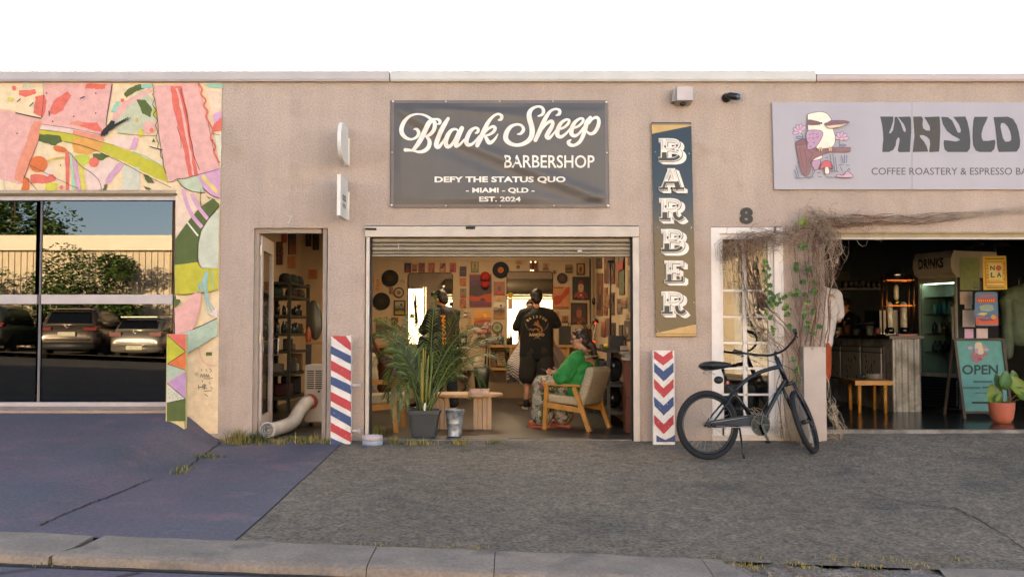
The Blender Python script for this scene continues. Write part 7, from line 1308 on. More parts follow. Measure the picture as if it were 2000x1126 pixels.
def frond(t, b0, T, Cc, n, lmax, seed, mats):
    r_ = random.Random(seed); mb = MB(); B = [b0 * (1 - u) ** 2 + Cc * 2 * u * (1 - u) + T * u * u for u in [i / 24 for i in range(25)]]
    mb.tube(B, [.007 * (1 - .8 * i / 24) + .0012 for i in range(25)], 6, 0)
    for i in range(n):
        u = .22 + .78 * i / (n - 1); j = min(23, int(u * 24)); f_ = u * 24 - j; p = B[j].lerp(B[j + 1], f_); tg = (B[j + 1] - B[j]).normalized(); sd_ = tg.cross(Vector((0, 0, 1)) + Vector((r_.uniform(-.1, .1), -.35, 0)))
        if sd_.length < .1: sd_ = Vector((1, 0, 0))
        sd_.normalize(); up = sd_.cross(tg)
        L_ = lmax * (.35 + .65 * math.sin(math.pi * min(1, .12 + u * .86))) * r_.uniform(.85, 1.1)
        for s in (-1, 1):
            if r_.random() < .05: continue
            d = (tg * (.55 + .5 * u) + sd_ * s * .75 + up * .28 + Vector((r_.uniform(-.08, .08), r_.uniform(-.08, .08), r_.uniform(-.08, .08)))).normalized(); w_ = .0065 * r_.uniform(.8, 1.15); nv = d.cross(up).normalized() * w_
            g = Vector((0, 0, -1)); p1 = p + d * L_ * .5 + g * L_ * .08; p2 = p + d * L_ * .93 + g * L_ * .34
            mb.add([p, p1 - nv, p1 + nv + up * .003, p2], [(0, 1, 2), (1, 3, 2)], 0 if r_.random() < .72 else 1)
    return mb.build('frond', mats, t)
for i, (tp, ct, dY) in enumerate(FR):
    a = i * 2.4; b0 = Vector((.06 * math.cos(a), .06 * math.sin(a), .24)); frond(pa, b0, wp(tp[0], tp[1], PY + dY - .05), wp(ct[0], ct[1], PY + dY * .5), 30, (.15 if tp[1] < 600 else .26) if dY > -.01 else .19, 100 + i, [M_frond, M_frond2] if i % 3 else [M_frond2, M_frond])
for k in range(3): mb = MB(); mb.bar((-.02 + .05 * k, -.1, .20), (-.03 + .055 * k, -.09, .36), .012, .005); 
mb = MB(); mb.bar((.005, -.10, .20), (.012, -.10, .345), .020, .004); mb.build('plant_label', flat('c9c4bc'), pa)
M_galv = noise_mix_mat('galvanised_steel', C('a9abaa'), C('7f8283'), 22, .36, .05, 60, .12); MATS['galvanised_steel'].node_tree.nodes['Principled BSDF'].inputs['Metallic'].default_value = .45
kb = at(888, 851, .36); bk = thing('galvanised_bucket', 'galvanised metal bucket beside the palm pot', 'bucket', (kb.x, .36, .004)); mb = MB(); mb.lathe([(.068, 0), (.072, .0), (.074, .012), (.071, .016), (.082, .13), (.085, .134), (.084, .139), (.094, .262), (.100, .266), (.100, .274), (.093, .274), (.070, .02), (0, .018)], (0, 0, 0), 36); mb.build('pail', M_galv, bk)
for s in (-1, 1): mb = MB(); mb.lathe([(.014, 0), (.014, .006), (0, .008)], (s * .094, 0, .25), 10, 0, True, Matrix.Rotation(R(90 * s), 3, 'Y')); mb.build('ear', M_galv, bk)
mb = MB(); mb.tube([(.097 * math.cos(a), -.03 * math.sin(a) - .05 * math.sin(a), .25 - .07 * math.sin(a)) for a in [math.pi * k / 14 for k in range(15)]], .003, 6); mb.build('bail', M_galv, bk)
p = hit(725, 871); bw = thing('pet_bowl', 'round white and pale blue dish on the ground by the striped board', 'bowl', (p.x, p.y + .09, ground(p.x, p.y) + .002)); mb = MB(); mb.lathe([(.098, 0), (.099, .045)], (0, 0, 0), 36); mb.build('lower_band', flat('8d97a8'), bw); mb = MB(); mb.lathe([(.0992, .0452), (.0985, .088), (.094, .094), (.088, .09), (.085, .05), (0, .045)], (0, 0, 0), 36); mb.build('rim', flat('b9a9a6'), bw)
# ================================================================ WEEDS
M_gr = mat('weed_green', '4a5a22', .7, 0, .3, 6); M_gy = mat('weed_straw', 'a08c4e', .8, 0, .25, 6)
def tuft(pts, lab, n, h, sp, seed, straw=.5, kind=None, name='weed', lean=0):
    r_ = random.Random(seed); mb = MB(); o = None
    for px, py in pts:
        c = hit(px, py); o = o or c
        for k in range(n):
            x = c.x + r_.gauss(0, sp); y = c.y + r_.gauss(0, sp * .5); z = ground(x, y); a = r_.uniform(0, 6.28); hh = h * r_.uniform(.4, 1.15); l = r_.uniform(.15, .9) * hh; d = Vector((math.cos(a) + lean, math.sin(a) * .6, 0)); s = Vector((-d.y, d.x, 0)).normalized() * .0032
            p0 = Vector((x, y, z - .01)); p1 = p0 + d * l * .35 + Vector((0, 0, hh * .6)); p2 = p0 + d * l + Vector((0, 0, hh * r_.uniform(.7, 1)))
            mb.add([p0 - s, p0 + s, p1 + s * .8, p1 - s * .8, p2], [(0, 1, 2, 3), (3, 2, 4)], 1 if r_.random() < straw else 0)
    ob = mb.build(name, [M_gr, M_gy])
    return tag(ob, lab, 'weed' if not kind else None, None, kind)
tuft([(440 + 14 * k, 862 + (k % 3) * 3 - (2 if k > 8 else 0)) for k in range(15)], None, 40, .085, .04, 1, .55, 'stuff', 'grass_strip')
tuft([(466, 866)], 'tall straw coloured grass clump at the wall left of the open door', 190, .19, .045, 2, .75); tuft([(494, 862)], 'bushy green weed at the foot of the open door frame', 150, .12, .05, 3, .1); tuft([(404, 889), (416, 893), (394, 893)], 'flat green weed in the painted paving crack', 60, .05, .05, 4, .25); tuft([(356, 919), (362, 914), (350, 925)], 'straggly weed lowest down the painted paving crack', 45, .055, .035, 5, .45)
tuft([(100, 800), (120, 800), (138, 799)], 'low green weed under the window sill', 40, .05, .04, 6, .1); tuft([(730, 852), (722, 850), (742, 850)], 'wispy weed behind the pet bowl', 30, .15, .04, 7, .6); tuft([(775, 866), (768, 864)], 'weed clump between the bowl and the palm pot', 45, .10, .03, 8, .4); tuft([(815, 868), (835, 868), (800, 868)], 'dry grass tuft in front of the palm pot', 50, .09, .045, 9, .75); tuft([(893, 868), (905, 868)], 'pale dry grass tuft in front of the bucket', 55, .10, .03, 10, .8); tuft([(960, 866), (972, 866)], 'green weed at the right end of the threshold weeds', 60, .055, .04, 11, .25); tuft([(612, 864), (590, 866)], 'pale dry weed in front of the air conditioner', 35, .13, .04, 12, .8)
tuft([(1390 + 28 * k, 1089 + (k % 4) * 6) for k in range(18)] + [(60 * k + 690, 1064 + k) for k in range(5)], None, 26, .035, .05, 13, .8, 'stuff', 'dry_grass'); tuft([(140, 1040), (180, 1046), (250, 1050), (110, 1100), (150, 1096)], None, 16, .02, .05, 14, .8, 'stuff', 'dry_grass')
# ================================================================ BICYCLE
bh = R(18); br0 = hit(1386, 898); M_fr = mat('matt_navy_black_frame', '14171c', .26, .2, .1, 8); M_sp = mat('spoke_steel', '9a9a98', .3, .9, 0); M_sad = mat('saddle_vinyl', '141517', .45, 0, .1)
bike = thing('bicycle', 'black beach cruiser bicycle on its stand in front of the paned door', 'bicycle', (br0.x, br0.y + .02, br0.z), bh); bike.rotation_euler = (R(-4), 0, bh); RW = .312
V3 = lambda s, z, y=0.0: Vector((s, y, z))
def wheel(parent_tag, c, fn):
    mb = MB(); n = 48; mb.tube([fn(c + Vector((math.cos(a) * (RW - .026), 0, math.sin(a) * (RW - .026)))) for a in [2 * math.pi * i / n for i in range(n)]], .026, 10, closed=True); w_ = mb.build('wheel', M_tyre, bike)
    mb = MB(); mb.tube([fn(c + Vector((math.cos(a) * (RW - .058), 0, math.sin(a) * (RW - .058)))) for a in [2 * math.pi * i / n for i in range(n)]], .012, 8, closed=True); mb.build('rim', M_fr, w_)
    mb = MB()
    for i in range(32): a = 2 * math.pi * i / 32; b_ = a + (.55 if i % 2 else -.55); y = .028 * (1 if (i // 2) % 2 else -1); mb.tube([fn(c + Vector((math.cos(b_) * .022, y, math.sin(b_) * .022))), fn(c + Vector((math.cos(a) * (RW - .062), 0, math.sin(a) * (RW - .062))))], .0015, 4, 0, False)
    o = mb.build('spokes', M_sp, w_); o['kind'] = 'stuff'
    mb = MB(); mb.tube([fn(c + Vector((0, -.045, 0))), fn(c + Vector((0, .045, 0)))], .022, 12); mb.build('hub', M_fr, w_)
I_ = lambda v: Vector(v)
rc = V3(0, RW); wheel('rear', rc, I_)
ht, hb_ = V3(.745, .915), V3(.850, .665); axd = (ht - hb_).normalized(); dl = R(46); Mr = Matrix.Rotation(dl, 3, axd); St = lambda v: hb_ + Mr @ (Vector(v) - hb_)
fc = hb_ - axd * .405 + Vector((.05, 0, .02)); fc.z = RW + .005
wheel('front', fc, St)
BBp = V3(.505, .300)
def tubes(name, *paths):
    mb = MB()
    for pth, r in paths: mb.tube(pth, r, 10)
    return mb.build(name, M_fr, bike)
stq = V3(.215, .70)
tubes('frame', (crom([tuple(v) for v in (V3(.780, .83), V3(.63, .80), V3(.45, .73), V3(.30, .62), V3(.20, .52))], 8), .019), (crom([tuple(v) for v in (V3(.832, .705), V3(.73, .57), V3(.63, .42), V3(.56, .33), V3(.505, .30))], 8), .021), ([stq, BBp], .017), ([ht, hb_], .022), ([BBp + Vector((0, -.04, 0)), BBp + Vector((0, .04, 0))], .024))
for s in (-1, 1): tubes('seat_stay', (crom([tuple(v) for v in (V3(.30, .62, s * .012), V3(.15, .47, s * .05), V3(0, RW, s * .062))], 6), .009)); tubes('chain_stay', ([V3(.49, .30, s * .03), V3(.30, .30, s * .05), V3(0, RW, s * .062)], .010))
for s in (-1, 1): mb = MB(); mb.tube([St(hb_ + Vector((.0, s * .055, .0))), St(hb_ + (fc - hb_) * .55 + Vector((.0, s * .06, 0))), St(fc + Vector((0, s * .058, 0)))], [.016, .014, .010], 10); mb.build('fork_blade', M_fr, bike)
mb = MB(); mb.tube([St(hb_ + Vector((0, -.06, 0))), St(hb_ + Vector((0, .06, 0)))], .018, 10); mb.build('fork_crown', M_fr, bike)
mb = MB(); stem_t = ht + axd * .03
mb.tube([ht, stem_t, stem_t + Mr @ Vector((.05, 0, .03))], .013, 10); mb.build('stem', M_fr, bike)
hbp = [(-.24, -.29, .10), (-.15, -.275, .095), (-.05, -.235, .08), (.03, -.15, .05), (.05, -.06, .02), (.05, .06, .02), (.03, .15, .05), (-.05, .235, .08), (-.15, .275, .095), (-.24, .29, .10)]
hP = [stem_t + Mr @ Vector(p_) for p_ in hbp]; mb = MB(); mb.tube(crom([tuple(v) for v in hP], 6), .011, 10); mb.build('handlebar', M_fr, bike)
for a_, b_ in ((hP[0], hP[1]), (hP[-1], hP[-2])): mb = MB(); mb.tube([a_, a_.lerp(b_, 1.05)], [.018, .017], 12); mb.build('grip', M_trim, bike)
for a_, b_, s in ((hP[1], hP[2], 1), (hP[-2], hP[-3], 1)): mb = MB(); mb.tube([a_.lerp(b_, .3) + Vector((0, 0, -.01)), a_.lerp(b_, .2) + Mr @ Vector((.05, 0, -.03)), a_ + Mr @ Vector((.0, 0, -.045))], .005, 6); mb.build('brake_lever', M_fr, bike)
mb = MB(); mb.tube(crom([tuple(v) for v in (hP[-3], hP[-4] + Mr @ Vector((.12, 0, -.02)), hb_ + Vector((.08, -.03, .1)), V3(.66, .56, -.03), V3(.50, .36, -.03))], 8), .003, 5); mb.build('cable', M_trim, bike)
grow('saddle', [('c', (.03, -.07, .845), (.03, .07, .845), .040, .040), ('c', (.05, -.06, .845), (.24, 0, .850), .045, .024), ('c', (.05, .06, .845), (.24, 0, .850), .045, .024), ('e', (.03, 0, .845), (.085, .115, .038))], M_sad, bike, .009, 4)
mb = MB(); mb.tube([stq, V3(.175, .815)], .013, 10); mb.build('seat_post', M_fr, bike)
for s in (-1, 1):
    mb = MB(); mb.tube([(.035 + .028 * math.cos(k * .8) * 1, s * .06 + .02 * math.sin(k * .8), .765 + .006 * k) for k in range(10)], .004, 5); mb.build('saddle_spring', M_sp, bike)
mb = MB(); mb.ell(V3(.13, .715, 0), (.045, .04, .035), 12, 8); mb.build('saddle_bag', M_trim, bike)
mb = MB(); mb.box(V3(.20, .69, -.03), (.028, .02, .028)); mb.build('reflector', mat('red_reflector', '8a1414', .2), bike)
mb = MB(); cg = crom([(-.02, .345), (.12, .365), (.30, .385), (.46, .395), (.56, .375), (.60, .31), (.56, .25), (.50, .245), (.44, .285), (.25, .29), (.06, .285), (-.02, .30)], 4, True); mb.prism([V3(x, z, -.058) for x, z in cg], (0, .006, 0)); mb.build('chain_guard', mat('navy_guard', '11151d', .6, .0), bike)
mb = MB(); mb.lathe([(.10, -.002), (.10, .002), (.088, .002), (.088, -.002), (.10, -.002)], BBp + Vector((0, -.066, 0)), 28, 0, False, Matrix.Rotation(R(90), 3, 'X'))
for k in range(5): a = 2 * math.pi * k / 5; mb.bar(BBp + Vector((0, -.066, 0)), BBp + Vector((math.cos(a) * .09, -.066, math.sin(a) * .09)), .004, .014)
mb.build('chainring', M_fr, bike)
ca = R(-68); e1 = BBp + Vector((math.cos(ca) * .165, -.085, math.sin(ca) * .165)); e2 = BBp + Vector((-math.cos(ca) * .165, .085, -math.sin(ca) * .165))
for e_, y in ((e1, -.085), (e2, .085)):
    mb = MB(); mb.bar(BBp + Vector((0, y, 0)), e_, .012, .022); mb.build('crank_arm', M_fr, bike); mb = MB(); mb.box(e_ + Vector((0, math.copysign(.055, y), 0)), (.085, .095, .022)); mb.build('pedal', M_trim, bike)
mb = MB(); mb.tube([V3(.05, .30, -.062), V3(.25, .285, -.066), V3(.49, .275, -.066)], .004, 5); mb.tube([V3(.0, .335, -.066), V3(.49, .385, -.066)], .004, 5); mb.build('chain', M_sp, bike)
mb = MB(); g_ = ground(br0.x + .3, br0.y + .2) - br0.z; mb.tube([V3(.30, .28, -.04), V3(.245, .012, -.19)], .009, 8); mb.build('kickstand', M_fr, bike)
# ================================================================ VINE over door 8 and the pier
M_tw = mat('dry_vine_twig', '9c826c', .85, 0, .3, 8); M_tw2 = mat('dry_vine_straw', 'b5a188', .85, 0, .25, 8); M_tw3 = mat('red_brown_twig', '7a5342', .85, 0, .3, 8); M_ivy = mat('ivy_leaf', '3f5f22', .5, 0, .3, 10); M_ivy2 = mat('ivy_leaf_yellow', '7d8a38', .5, 0, .3, 10)
vn = thing('vine', 'dry tangled vine with a few green leaves over the paned door and the pier', 'vine', at(1570, 857, -.1)); rv = random.Random(21); tw = MB(); ivw = []
def strand(path, n, sp, r0, wild=1.0, Y0=-.05, Yj=.09, mi=None, keep=1.0):
    for k in range(n):
        if rv.random() < .10: continue
        off = Vector((rv.gauss(0, sp), rv.uniform(-1, .2) * Yj, rv.gauss(0, sp))); ph = rv.uniform(0, 6.28); fr = rv.uniform(1.5, 5); i0 = 0; i1 = len(path) - 1
        C_ = crom(path, 7); a0 = int(rv.uniform(0, .45) * len(C_)) if keep < 1 else 0; a1 = int(len(C_) * (rv.uniform(.55, 1) if keep < 1 else 1)); pts = []
        for j in range(a0, max(a0 + 4, a1)):
            if j >= len(C_): break
            q_ = at(C_[j][0], C_[j][1], Y0); t_ = j / len(C_); wv_ = wild * sp
            pts.append(q_ + off + Vector((wv_ * .9 * math.sin(fr * t_ * 6 + ph) + rv.gauss(0, wv_ * .22), wv_ * .5 * math.cos(fr * t_ * 5 + ph) - .01, wv_ * .9 * math.cos(fr * t_ * 7 + ph) + rv.gauss(0, wv_ * .22))))
        for q_ in pts: q_.y = min(q_.y, -.012 if q_.x < X0(1391) or q_.x > X0(1530) else -.01)
        tw.tube(pts, [r0 * .68 * rv.uniform(.6, 1.3) * (1 - .5 * j / len(pts)) for j in range(len(pts))], 3, rv.choice((0, 0, 1, 2)) if mi is None else mi, False)
strand([(1408, 500), (1430, 482), (1470, 470), (1520, 466), (1560, 455), (1600, 440)], 75, .045, .0030, 1.0, -.06, .10, None, .8)
strand([(1415, 520), (1425, 490), (1455, 478), (1490, 490)], 50, .05, .0022, 1.2, -.05, .10, None, .8)
strand([(1575, 405), (1600, 425), (1640, 438), (1700, 428), (1800, 424), (1900, 418), (2030, 408)], 26, .016, .0030, 1.0, -.03, .05, None, .7); strand([(1640, 434), (1720, 428), (1800, 426), (1880, 420), (1960, 412), (2050, 402)], 26, .014, .0030, 1.0, -.03, .05, 1)
strand([(1590, 415), (1625, 430), (1660, 432), (1700, 430), (1760, 428)], 34, .028, .0024, 1.1, -.04, .08, None, .75)
strand([(1560, 430), (1585, 425), (1612, 440), (1625, 470), (1620, 520), (1612, 570)], 80, .045, .0028, 1.0, -.08, .12, None, .7)
strand([(1590, 440), (1585, 500), (1582, 560), (1580, 620), (1582, 685)], 62, .065, .0030, .7, -.06, .14, None, .75)
strand([(1600, 440), (1600, 520), (1598, 600), (1590, 680)], 36, .045, .0026, .8, -.08, .14, None, .75)
strand([(1560, 440), (1545, 500), (1550, 600), (1560, 680), (1545, 780), (1535, 845)], 14, .045, .0030, .8, -.05, .1)
for x0, x1, y1 in ((1455, 1462, 640), (1470, 1480, 650), (1462, 1490, 600), (1440, 1445, 580), (1480, 1520, 655), (1490, 1505, 700), (1425, 1432, 560)): strand([(x0, 475), ((x0 + x1) / 2 - 3, (475 + y1) / 2), (x1, y1)], 8, .018, .0026, 1.0, -.04, .06)
strand([(1462, 590), (1475, 640), (1505, 662), (1535, 655), (1560, 640)], 16, .025, .0028, 1.2, -.07, .08)
strand([(1490, 655), (1505, 685), (1535, 670), (1555, 655), (1545, 690)], 8, .03, .0026, 1.2, -.08, .08)
strand([(1520, 690), (1528, 740), (1530, 800), (1510, 850)], 9, .03, .0030, 1.2, -.06, .1, 1); strand([(1540, 700), (1548, 760), (1550, 820), (1560, 852)], 14, .035, .0032, 1.2, -.10, .1, 1); strand([(1470, 800), (1490, 830), (1530, 845), (1560, 850)], 14, .03, .0028, 1.2, -.10, .12, 1)
strand([(1540, 830), (1560, 848), (1575, 840), (1555, 825)], 26, .04, .003, 1.3, -.2, .1, 1); strand([(1618, 790), (1628, 815), (1640, 845), (1612, 855)], 16, .032, .0032, 1.5, -.12, .10, 1); strand([(1612, 740), (1620, 790), (1640, 850)], 6, .02, .003, 1.3, -.08, .06, 1)
for path in ([(1600, 860), (1592, 780), (1585, 690), (1592, 600), (1588, 520), (1596, 445), (1640, 432), (1720, 430)], [(1560, 858), (1552, 760), (1560, 660), (1575, 560), (1570, 470), (1585, 430)], [(1540, 855), (1530, 770), (1538, 690), (1500, 650), (1470, 600), (1462, 520), (1480, 470)], [(1580, 440), (1540, 455), (1490, 462), (1440, 475), (1412, 500)], [(1605, 690), (1612, 600), (1618, 520), (1604, 450), (1580, 425)], [(1620, 436), (1680, 426), (1780, 428), (1860, 420)], [(1455, 470), (1465, 540), (1490, 600), (1530, 640), (1560, 700)]):
    strand(path, 4, .03, .0085, .5, -.05, .06, 2)
for k in range(170):               # short curled tendrils
    bx_, by_ = rv.choice(((1590, 430), (1600, 450), (1585, 520), (1588, 600), (1610, 470), (1450, 480), (1500, 468), (1550, 455), (1630, 432), (1580, 660), (1480, 560), (1700, 428))); px, py = bx_ + rv.gauss(0, 17), by_ + rv.gauss(0, 16); c0 = at(px, py, -.08 - rv.uniform(0, .1)); a0 = rv.uniform(0, 6.28); r0_ = rv.uniform(.02, .06); pts = []
    for j in range(9): t_ = j / 8; a = a0 + t_ * rv.uniform(2.5, 5); pts.append(c0 + Vector((r0_ * math.cos(a) * (1 + t_), -.02 * t_, r0_ * math.sin(a) * (1 + t_) - .03 * t_)))
    tw.tube(pts, [.0026 * (1 - .6 * j / 8) for j in range(9)], 3, rv.choice((0, 1, 2)), False)
o = tw.build('twigs', [M_tw, M_tw2, M_tw3], vn, True); o['kind'] = 'stuff'
def ivy(px, py, Y, s, mi):
    c = at(px, py, Y); a = rv.uniform(-.7, .7); Mx = Matrix.Rotation(a, 3, 'Y') @ Matrix.Rotation(rv.uniform(-.7, .5), 3, 'X') @ rotz(rv.uniform(-.8, .8)); sh_ = [(0, .9), (.35, .45), (.9, .55), (.55, 0), (.75, -.55), (.25, -.5), (0, -.95), (-.25, -.5), (-.75, -.55), (-.55, 0), (-.9, .55), (-.35, .45)]
    mb = MB(); P_ = [c + Mx @ Vector((x * s, -.15 * s * (1 - x * x), -z * s)) for x, z in sh_]; mb.add([c + Mx @ Vector((0, .12 * s, 0))] + P_, [(0, i + 1, (i + 1) % 12 + 1) for i in range(12)]); mb.build('leaf', [M_ivy, M_ivy2][mi], vn, True)
LV = [(1497, 512), (1499, 522), (1493, 530), (1500, 540), (1495, 552), (1503, 558), (1498, 566), (1502, 572), (1503, 580), (1507, 588), (1512, 575), (1518, 577), (1525, 580), (1531, 578), (1500, 592), (1508, 597), (1516, 594), (1523, 590), (1512, 584), (1533, 603), (1536, 614), (1541, 638), (1534, 598), (1547, 577), (1556, 576), (1570, 425), (1568, 433), (1571, 441), (1565, 436), (1566, 478), (1574, 478), (1566, 488), (1559, 518), (1556, 524), (1579, 527), (1583, 525), (1568, 551), (1590, 552), (1586, 570), (1572, 575), (1594, 571), (1578, 590), (1574, 610), (1571, 618), (1588, 608), (1580, 630), (1576, 640), (1589, 650), (1600, 640), (1558, 720), (1552, 728), (1560, 742), (1550, 700), (1526, 758), (1521, 765), (1508, 650), (1510, 640), (1504, 622), (1498, 610), (1542, 600), (1560, 568)]
for px, py in LV:
    for k in range(3): ivy(px + rv.uniform(-4, 4), py + rv.uniform(-4, 4), -.12 - rv.uniform(0, .10), rv.uniform(.018, .036), 1 if (py < 445 or rv.random() < .2) else 0)
# ================================================================ CAFE INTERIOR
def on_plane(p0, n):
    p0, n = Vector(p0), Vector(n).normalized()
    def f(px, py, dy=0.0):
        d = ray(px, py); t = (p0 - CAM).dot(n) / d.dot(n); return CAM + d * t - n * dy
    return f
M_corr = noise_mix_mat('corrugated_zinc', C('a39e94'), C('858076'), 6, .45, .05, 50, .15, C('4a4640'), 4); MATS['corrugated_zinc'].node_tree.nodes['Principled BSDF'].inputs['Metallic'].default_value = .35
M_walnut = mat('dark_red_walnut', '35201a', .4, 0, .2, 8); M_cop = mat('polished_copper', '8f5230', .32, 1.0, .08); M_brs = mat('polished_brass', 'c79a48', .2, 1.0, .05)
ct_ = thing('cafe_counter', 'cafe counter clad in corrugated zinc with a dark timber top', 'counter', (5.1, 3.9, CZ)); X_, Yc = 4.71, 2.55
def corr(name, a, b, z0, z1, pitch=.076, amp=.010):
    a, b = Vector(a), Vector(b); d = b - a; L_ = d.length; d.normalize(); n = Vector((d.y, -d.x, 0)); k = int(L_ / pitch * 6); V = []
    for i in range(k + 1): s_ = L_ * i / k; q = a + d * s_ + n * amp * math.sin(2 * math.pi * s_ / pitch); V += [(q.x, q.y, z0), (q.x, q.y, z1)]
    mb = MB(); mb.add(V, [(2 * i, 2 * i + 2, 2 * i + 3, 2 * i + 1) for i in range(k)], 0, True); return mb.build(name, M_corr, ct_, True)
corr('zinc_sheet', (X_, Yc, 0), (5.06, Yc, 0), CZ, .985); corr('zinc_sheet', (X_, 5.4, 0), (X_, Yc, 0), CZ, .985)
mb = MB(); mb.bx(X_ - .05, 5.08, Yc - .05, 3.05, .985, 1.022); mb.bx(X_ - .05, 5.15, 3.05, 5.45, .985, 1.022); mb.build('counter_top', M_walnut, ct_, True)
mb = MB(); mb.bx(X_ + .02, 5.045, Yc + .02, 5.4, CZ, .984); mb.build('carcass', M_cafe, ct_, True)
cb = thing('wall_cupboard', 'row of pale cupboard doors with small painted leaves on the counter side', 'cupboard', (4.66, 3.9, .4)); mb = MB(); mb.bx(4.66, 4.695, 2.72, 5.15, .40, .885); mb.build('carcass', M_walnut, cb, True)
for k, (a, b) in enumerate(((2.77, 3.45), (3.55, 4.28), (4.38, 5.10))):
    mb = MB(); mb.bx(4.643, 4.659, a, b, .43, .80); dr = mb.build('door', flat('b5ad9f'), cb, True); mb = MB(); mb.bx(4.645, 4.659, a, b, .815, .87); mb.build('drawer_front', flat('aaa295'), cb, True)
    q = MB(); rq = random.Random(k)
    for j in range(9): y, z = a + (b - a) * rq.uniform(.12, .88), .46 + rq.uniform(0, .3); c_ = j % 3; q.add([(4.6415, y - .022, z), (4.6415, y, z - .035), (4.6415, y + .022, z), (4.6415, y, z + .035)], [(0, 1, 2, 3)], c_)
    o = q.build('leaf_print', [flat('5a3a24'), flat('3a4228'), flat('7a4a30')], dr); o['kind'] = 'stuff'
sl = thing('stool', 'small honey timber stool carrying a stack of plates', 'stool', (4.43, 2.67, CZ)); mb = MB(); tp_ = [(4.16, 2.30), (4.62, 2.30), (4.70, 3.02), (4.24, 3.02)]; mb.prism([(x, y, .425) for x, y in tp_], (0, 0, .055)); mb.build('seat', M_teak, sl, True)
for (x, y) in ((4.235, 2.38), (4.55, 2.38), (4.31, 2.95), (4.62, 2.95)): mb = MB(); mb.tube([(x, y, CZ), (x, y, .425)], [.022, .024], 12); mb.build('leg', M_teak, sl, True)
for k in range(5): mb = MB(); mb.lathe([(.04, 0), (.05, .004), (.105, .016), (.107, .019), (.05, .008), (0, .007)], (4.50, 2.62, .481 + .013 * k), 28); tag(mb.build('plate', flat('b5b0aa', .3)), ['lowest white plate in the stack on the stool', 'second white plate from the bottom on the stool', 'middle white plate of the stack on the stool', 'second white plate from the top on the stool', 'topmost white plate on the stool'][k], 'plate', 'plates stacked on the stool')
mb = MB(); mb.lathe([(.03, 0), (.036, .07), (.034, .07), (.028, .006), (0, .006)], (4.36, 2.6, .481), 18); tag(mb.build('glass_tumbler', glass('tumbler_glass', (.8, .85, .85), 1.5, .02, .06)), 'small clear tumbler left of the plates', 'glass')
# cold drip tower
td = thing('cold_drip_tower', 'tall copper rod coffee drip tower with glass flasks on the counter', 'coffee tower', (4.88, 2.85, 1.022)); tx, ty = 4.88, 2.85
mb = MB(); mb.bx(tx - .20, tx + .20, ty - .16, ty + .16, 1.023, 1.045); mb.build('base', M_walnut, td, True)
for x in (-.17, .17):
    for y in (-.13, .13): mb = MB(); mb.tube([(tx + x + (.04 if y > 0 else 0), ty + y, 1.045), (tx + x + (.04 if y > 0 else 0), ty + y, 1.80)], .011, 10); mb.build('copper_rod', M_cop, td, True)
for z in (1.40, 1.72):
    mb = MB(); mb.bx(tx - .16, tx + .16, ty - .135, ty - .125, z - .006, z + .006); mb.bx(tx - .14, tx + .2, ty + .125, ty + .135, z - .006, z + .006); mb.build('brass_rail', M_cop, td, True)
    for x in (-.17, .17, .21): mb = MB(); mb.lathe([(.020, -.016), (.020, .016)], (tx + x, ty - .13 + (.26 if x > .2 else 0), z), 12); mb.build('brass_clamp', M_brs, td, True)
M_gl = glass('coffee_glass', (.78, .80, .78), 1.5, .02, .10)
mb = MB(); mb.lathe([(.02, 1.62), (.03, 1.66), (.095, 1.74), (.105, 1.80), (.085, 1.87), (.04, 1.90), (.02, 1.905)], (tx, ty, 0), 24); mb.build('top_flask', M_gl, td, True)
for nm, px_, z0, z1, r in (('ground_tube', -.0, 1.50, 1.64, .032), ('drip_column', -.09, 1.10, 1.42, .042), ('drip_column', .09, 1.10, 1.42, .042)): mb = MB(); mb.lathe([(r * .4, z0 - .04), (r, z0), (r, z1), (r * .5, z1 + .03)], (tx + px_, ty, 0), 18); mb.build(nm, mat('frosted_glass', 'a89c86', .2, 0, .25, 14), td, True)
for x in (-.09, .09): mb = MB(); mb.lathe([(.055, 1.047), (.058, 1.10), (.03, 1.15), (.0, 1.152)], (tx + x, ty, 0), 18); mb.build('carafe', mat('dark_coffee', '120b08', .1, 0, 0), td, True)
mb = MB(); mb.tube([(tx, ty, 1.47), (tx, ty, 1.38)], .018, 10); mb.lathe([(.03, 1.42), (.035, 1.44), (.03, 1.46)], (tx, ty, 0), 14); mb.build('valve', M_brs, td, True)
mb = MB(); mb.bx(4.78, 4.98, 2.53, 2.66, 1.023, 1.036); tag(mb.build('tray', flat('8a1e18', .4)), 'small red tray on the front edge of the counter', 'tray')
for nm, lab, x, y, r, h, c in (('paper_cup', 'pale paper cup at the left of the counter', 4.78, 4.8, .045, .12, '8a7a66'), ('canister', 'brown coffee canister beside the paper cup', 4.8, 4.55, .055, .15, '6a4226'), ('canister', 'silver milk jug mid counter', 4.85, 3.75, .05, .13, '77736c'), ('canister', 'pink handled cup near the drip tower', 4.80, 3.3, .04, .10, '8a4a44'), ('canister', 'glass jar on the counter before the barista', 4.82, 4.2, .05, .10, '5c5a54')): mb = MB(); mb.lathe([(r * .85, 0), (r, h), (r * .9, h), (0, h * .9)], (x, y, 1.023), 16); tag(mb.build(nm, flat(c, .35)), lab, nm.replace('_', ' '))
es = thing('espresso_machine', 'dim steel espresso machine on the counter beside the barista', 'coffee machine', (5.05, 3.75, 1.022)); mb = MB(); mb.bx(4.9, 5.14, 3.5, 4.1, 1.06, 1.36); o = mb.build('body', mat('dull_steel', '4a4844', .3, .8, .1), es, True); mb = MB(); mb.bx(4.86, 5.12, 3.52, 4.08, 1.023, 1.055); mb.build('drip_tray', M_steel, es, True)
for y in (3.65, 3.95): mb = MB(); mb.tube([(4.90, y, 1.2), (4.82, y, 1.19), (4.72, y, 1.18)], [.03, .02, .014], 10); mb.build('portafilter', M_blk, es, True)
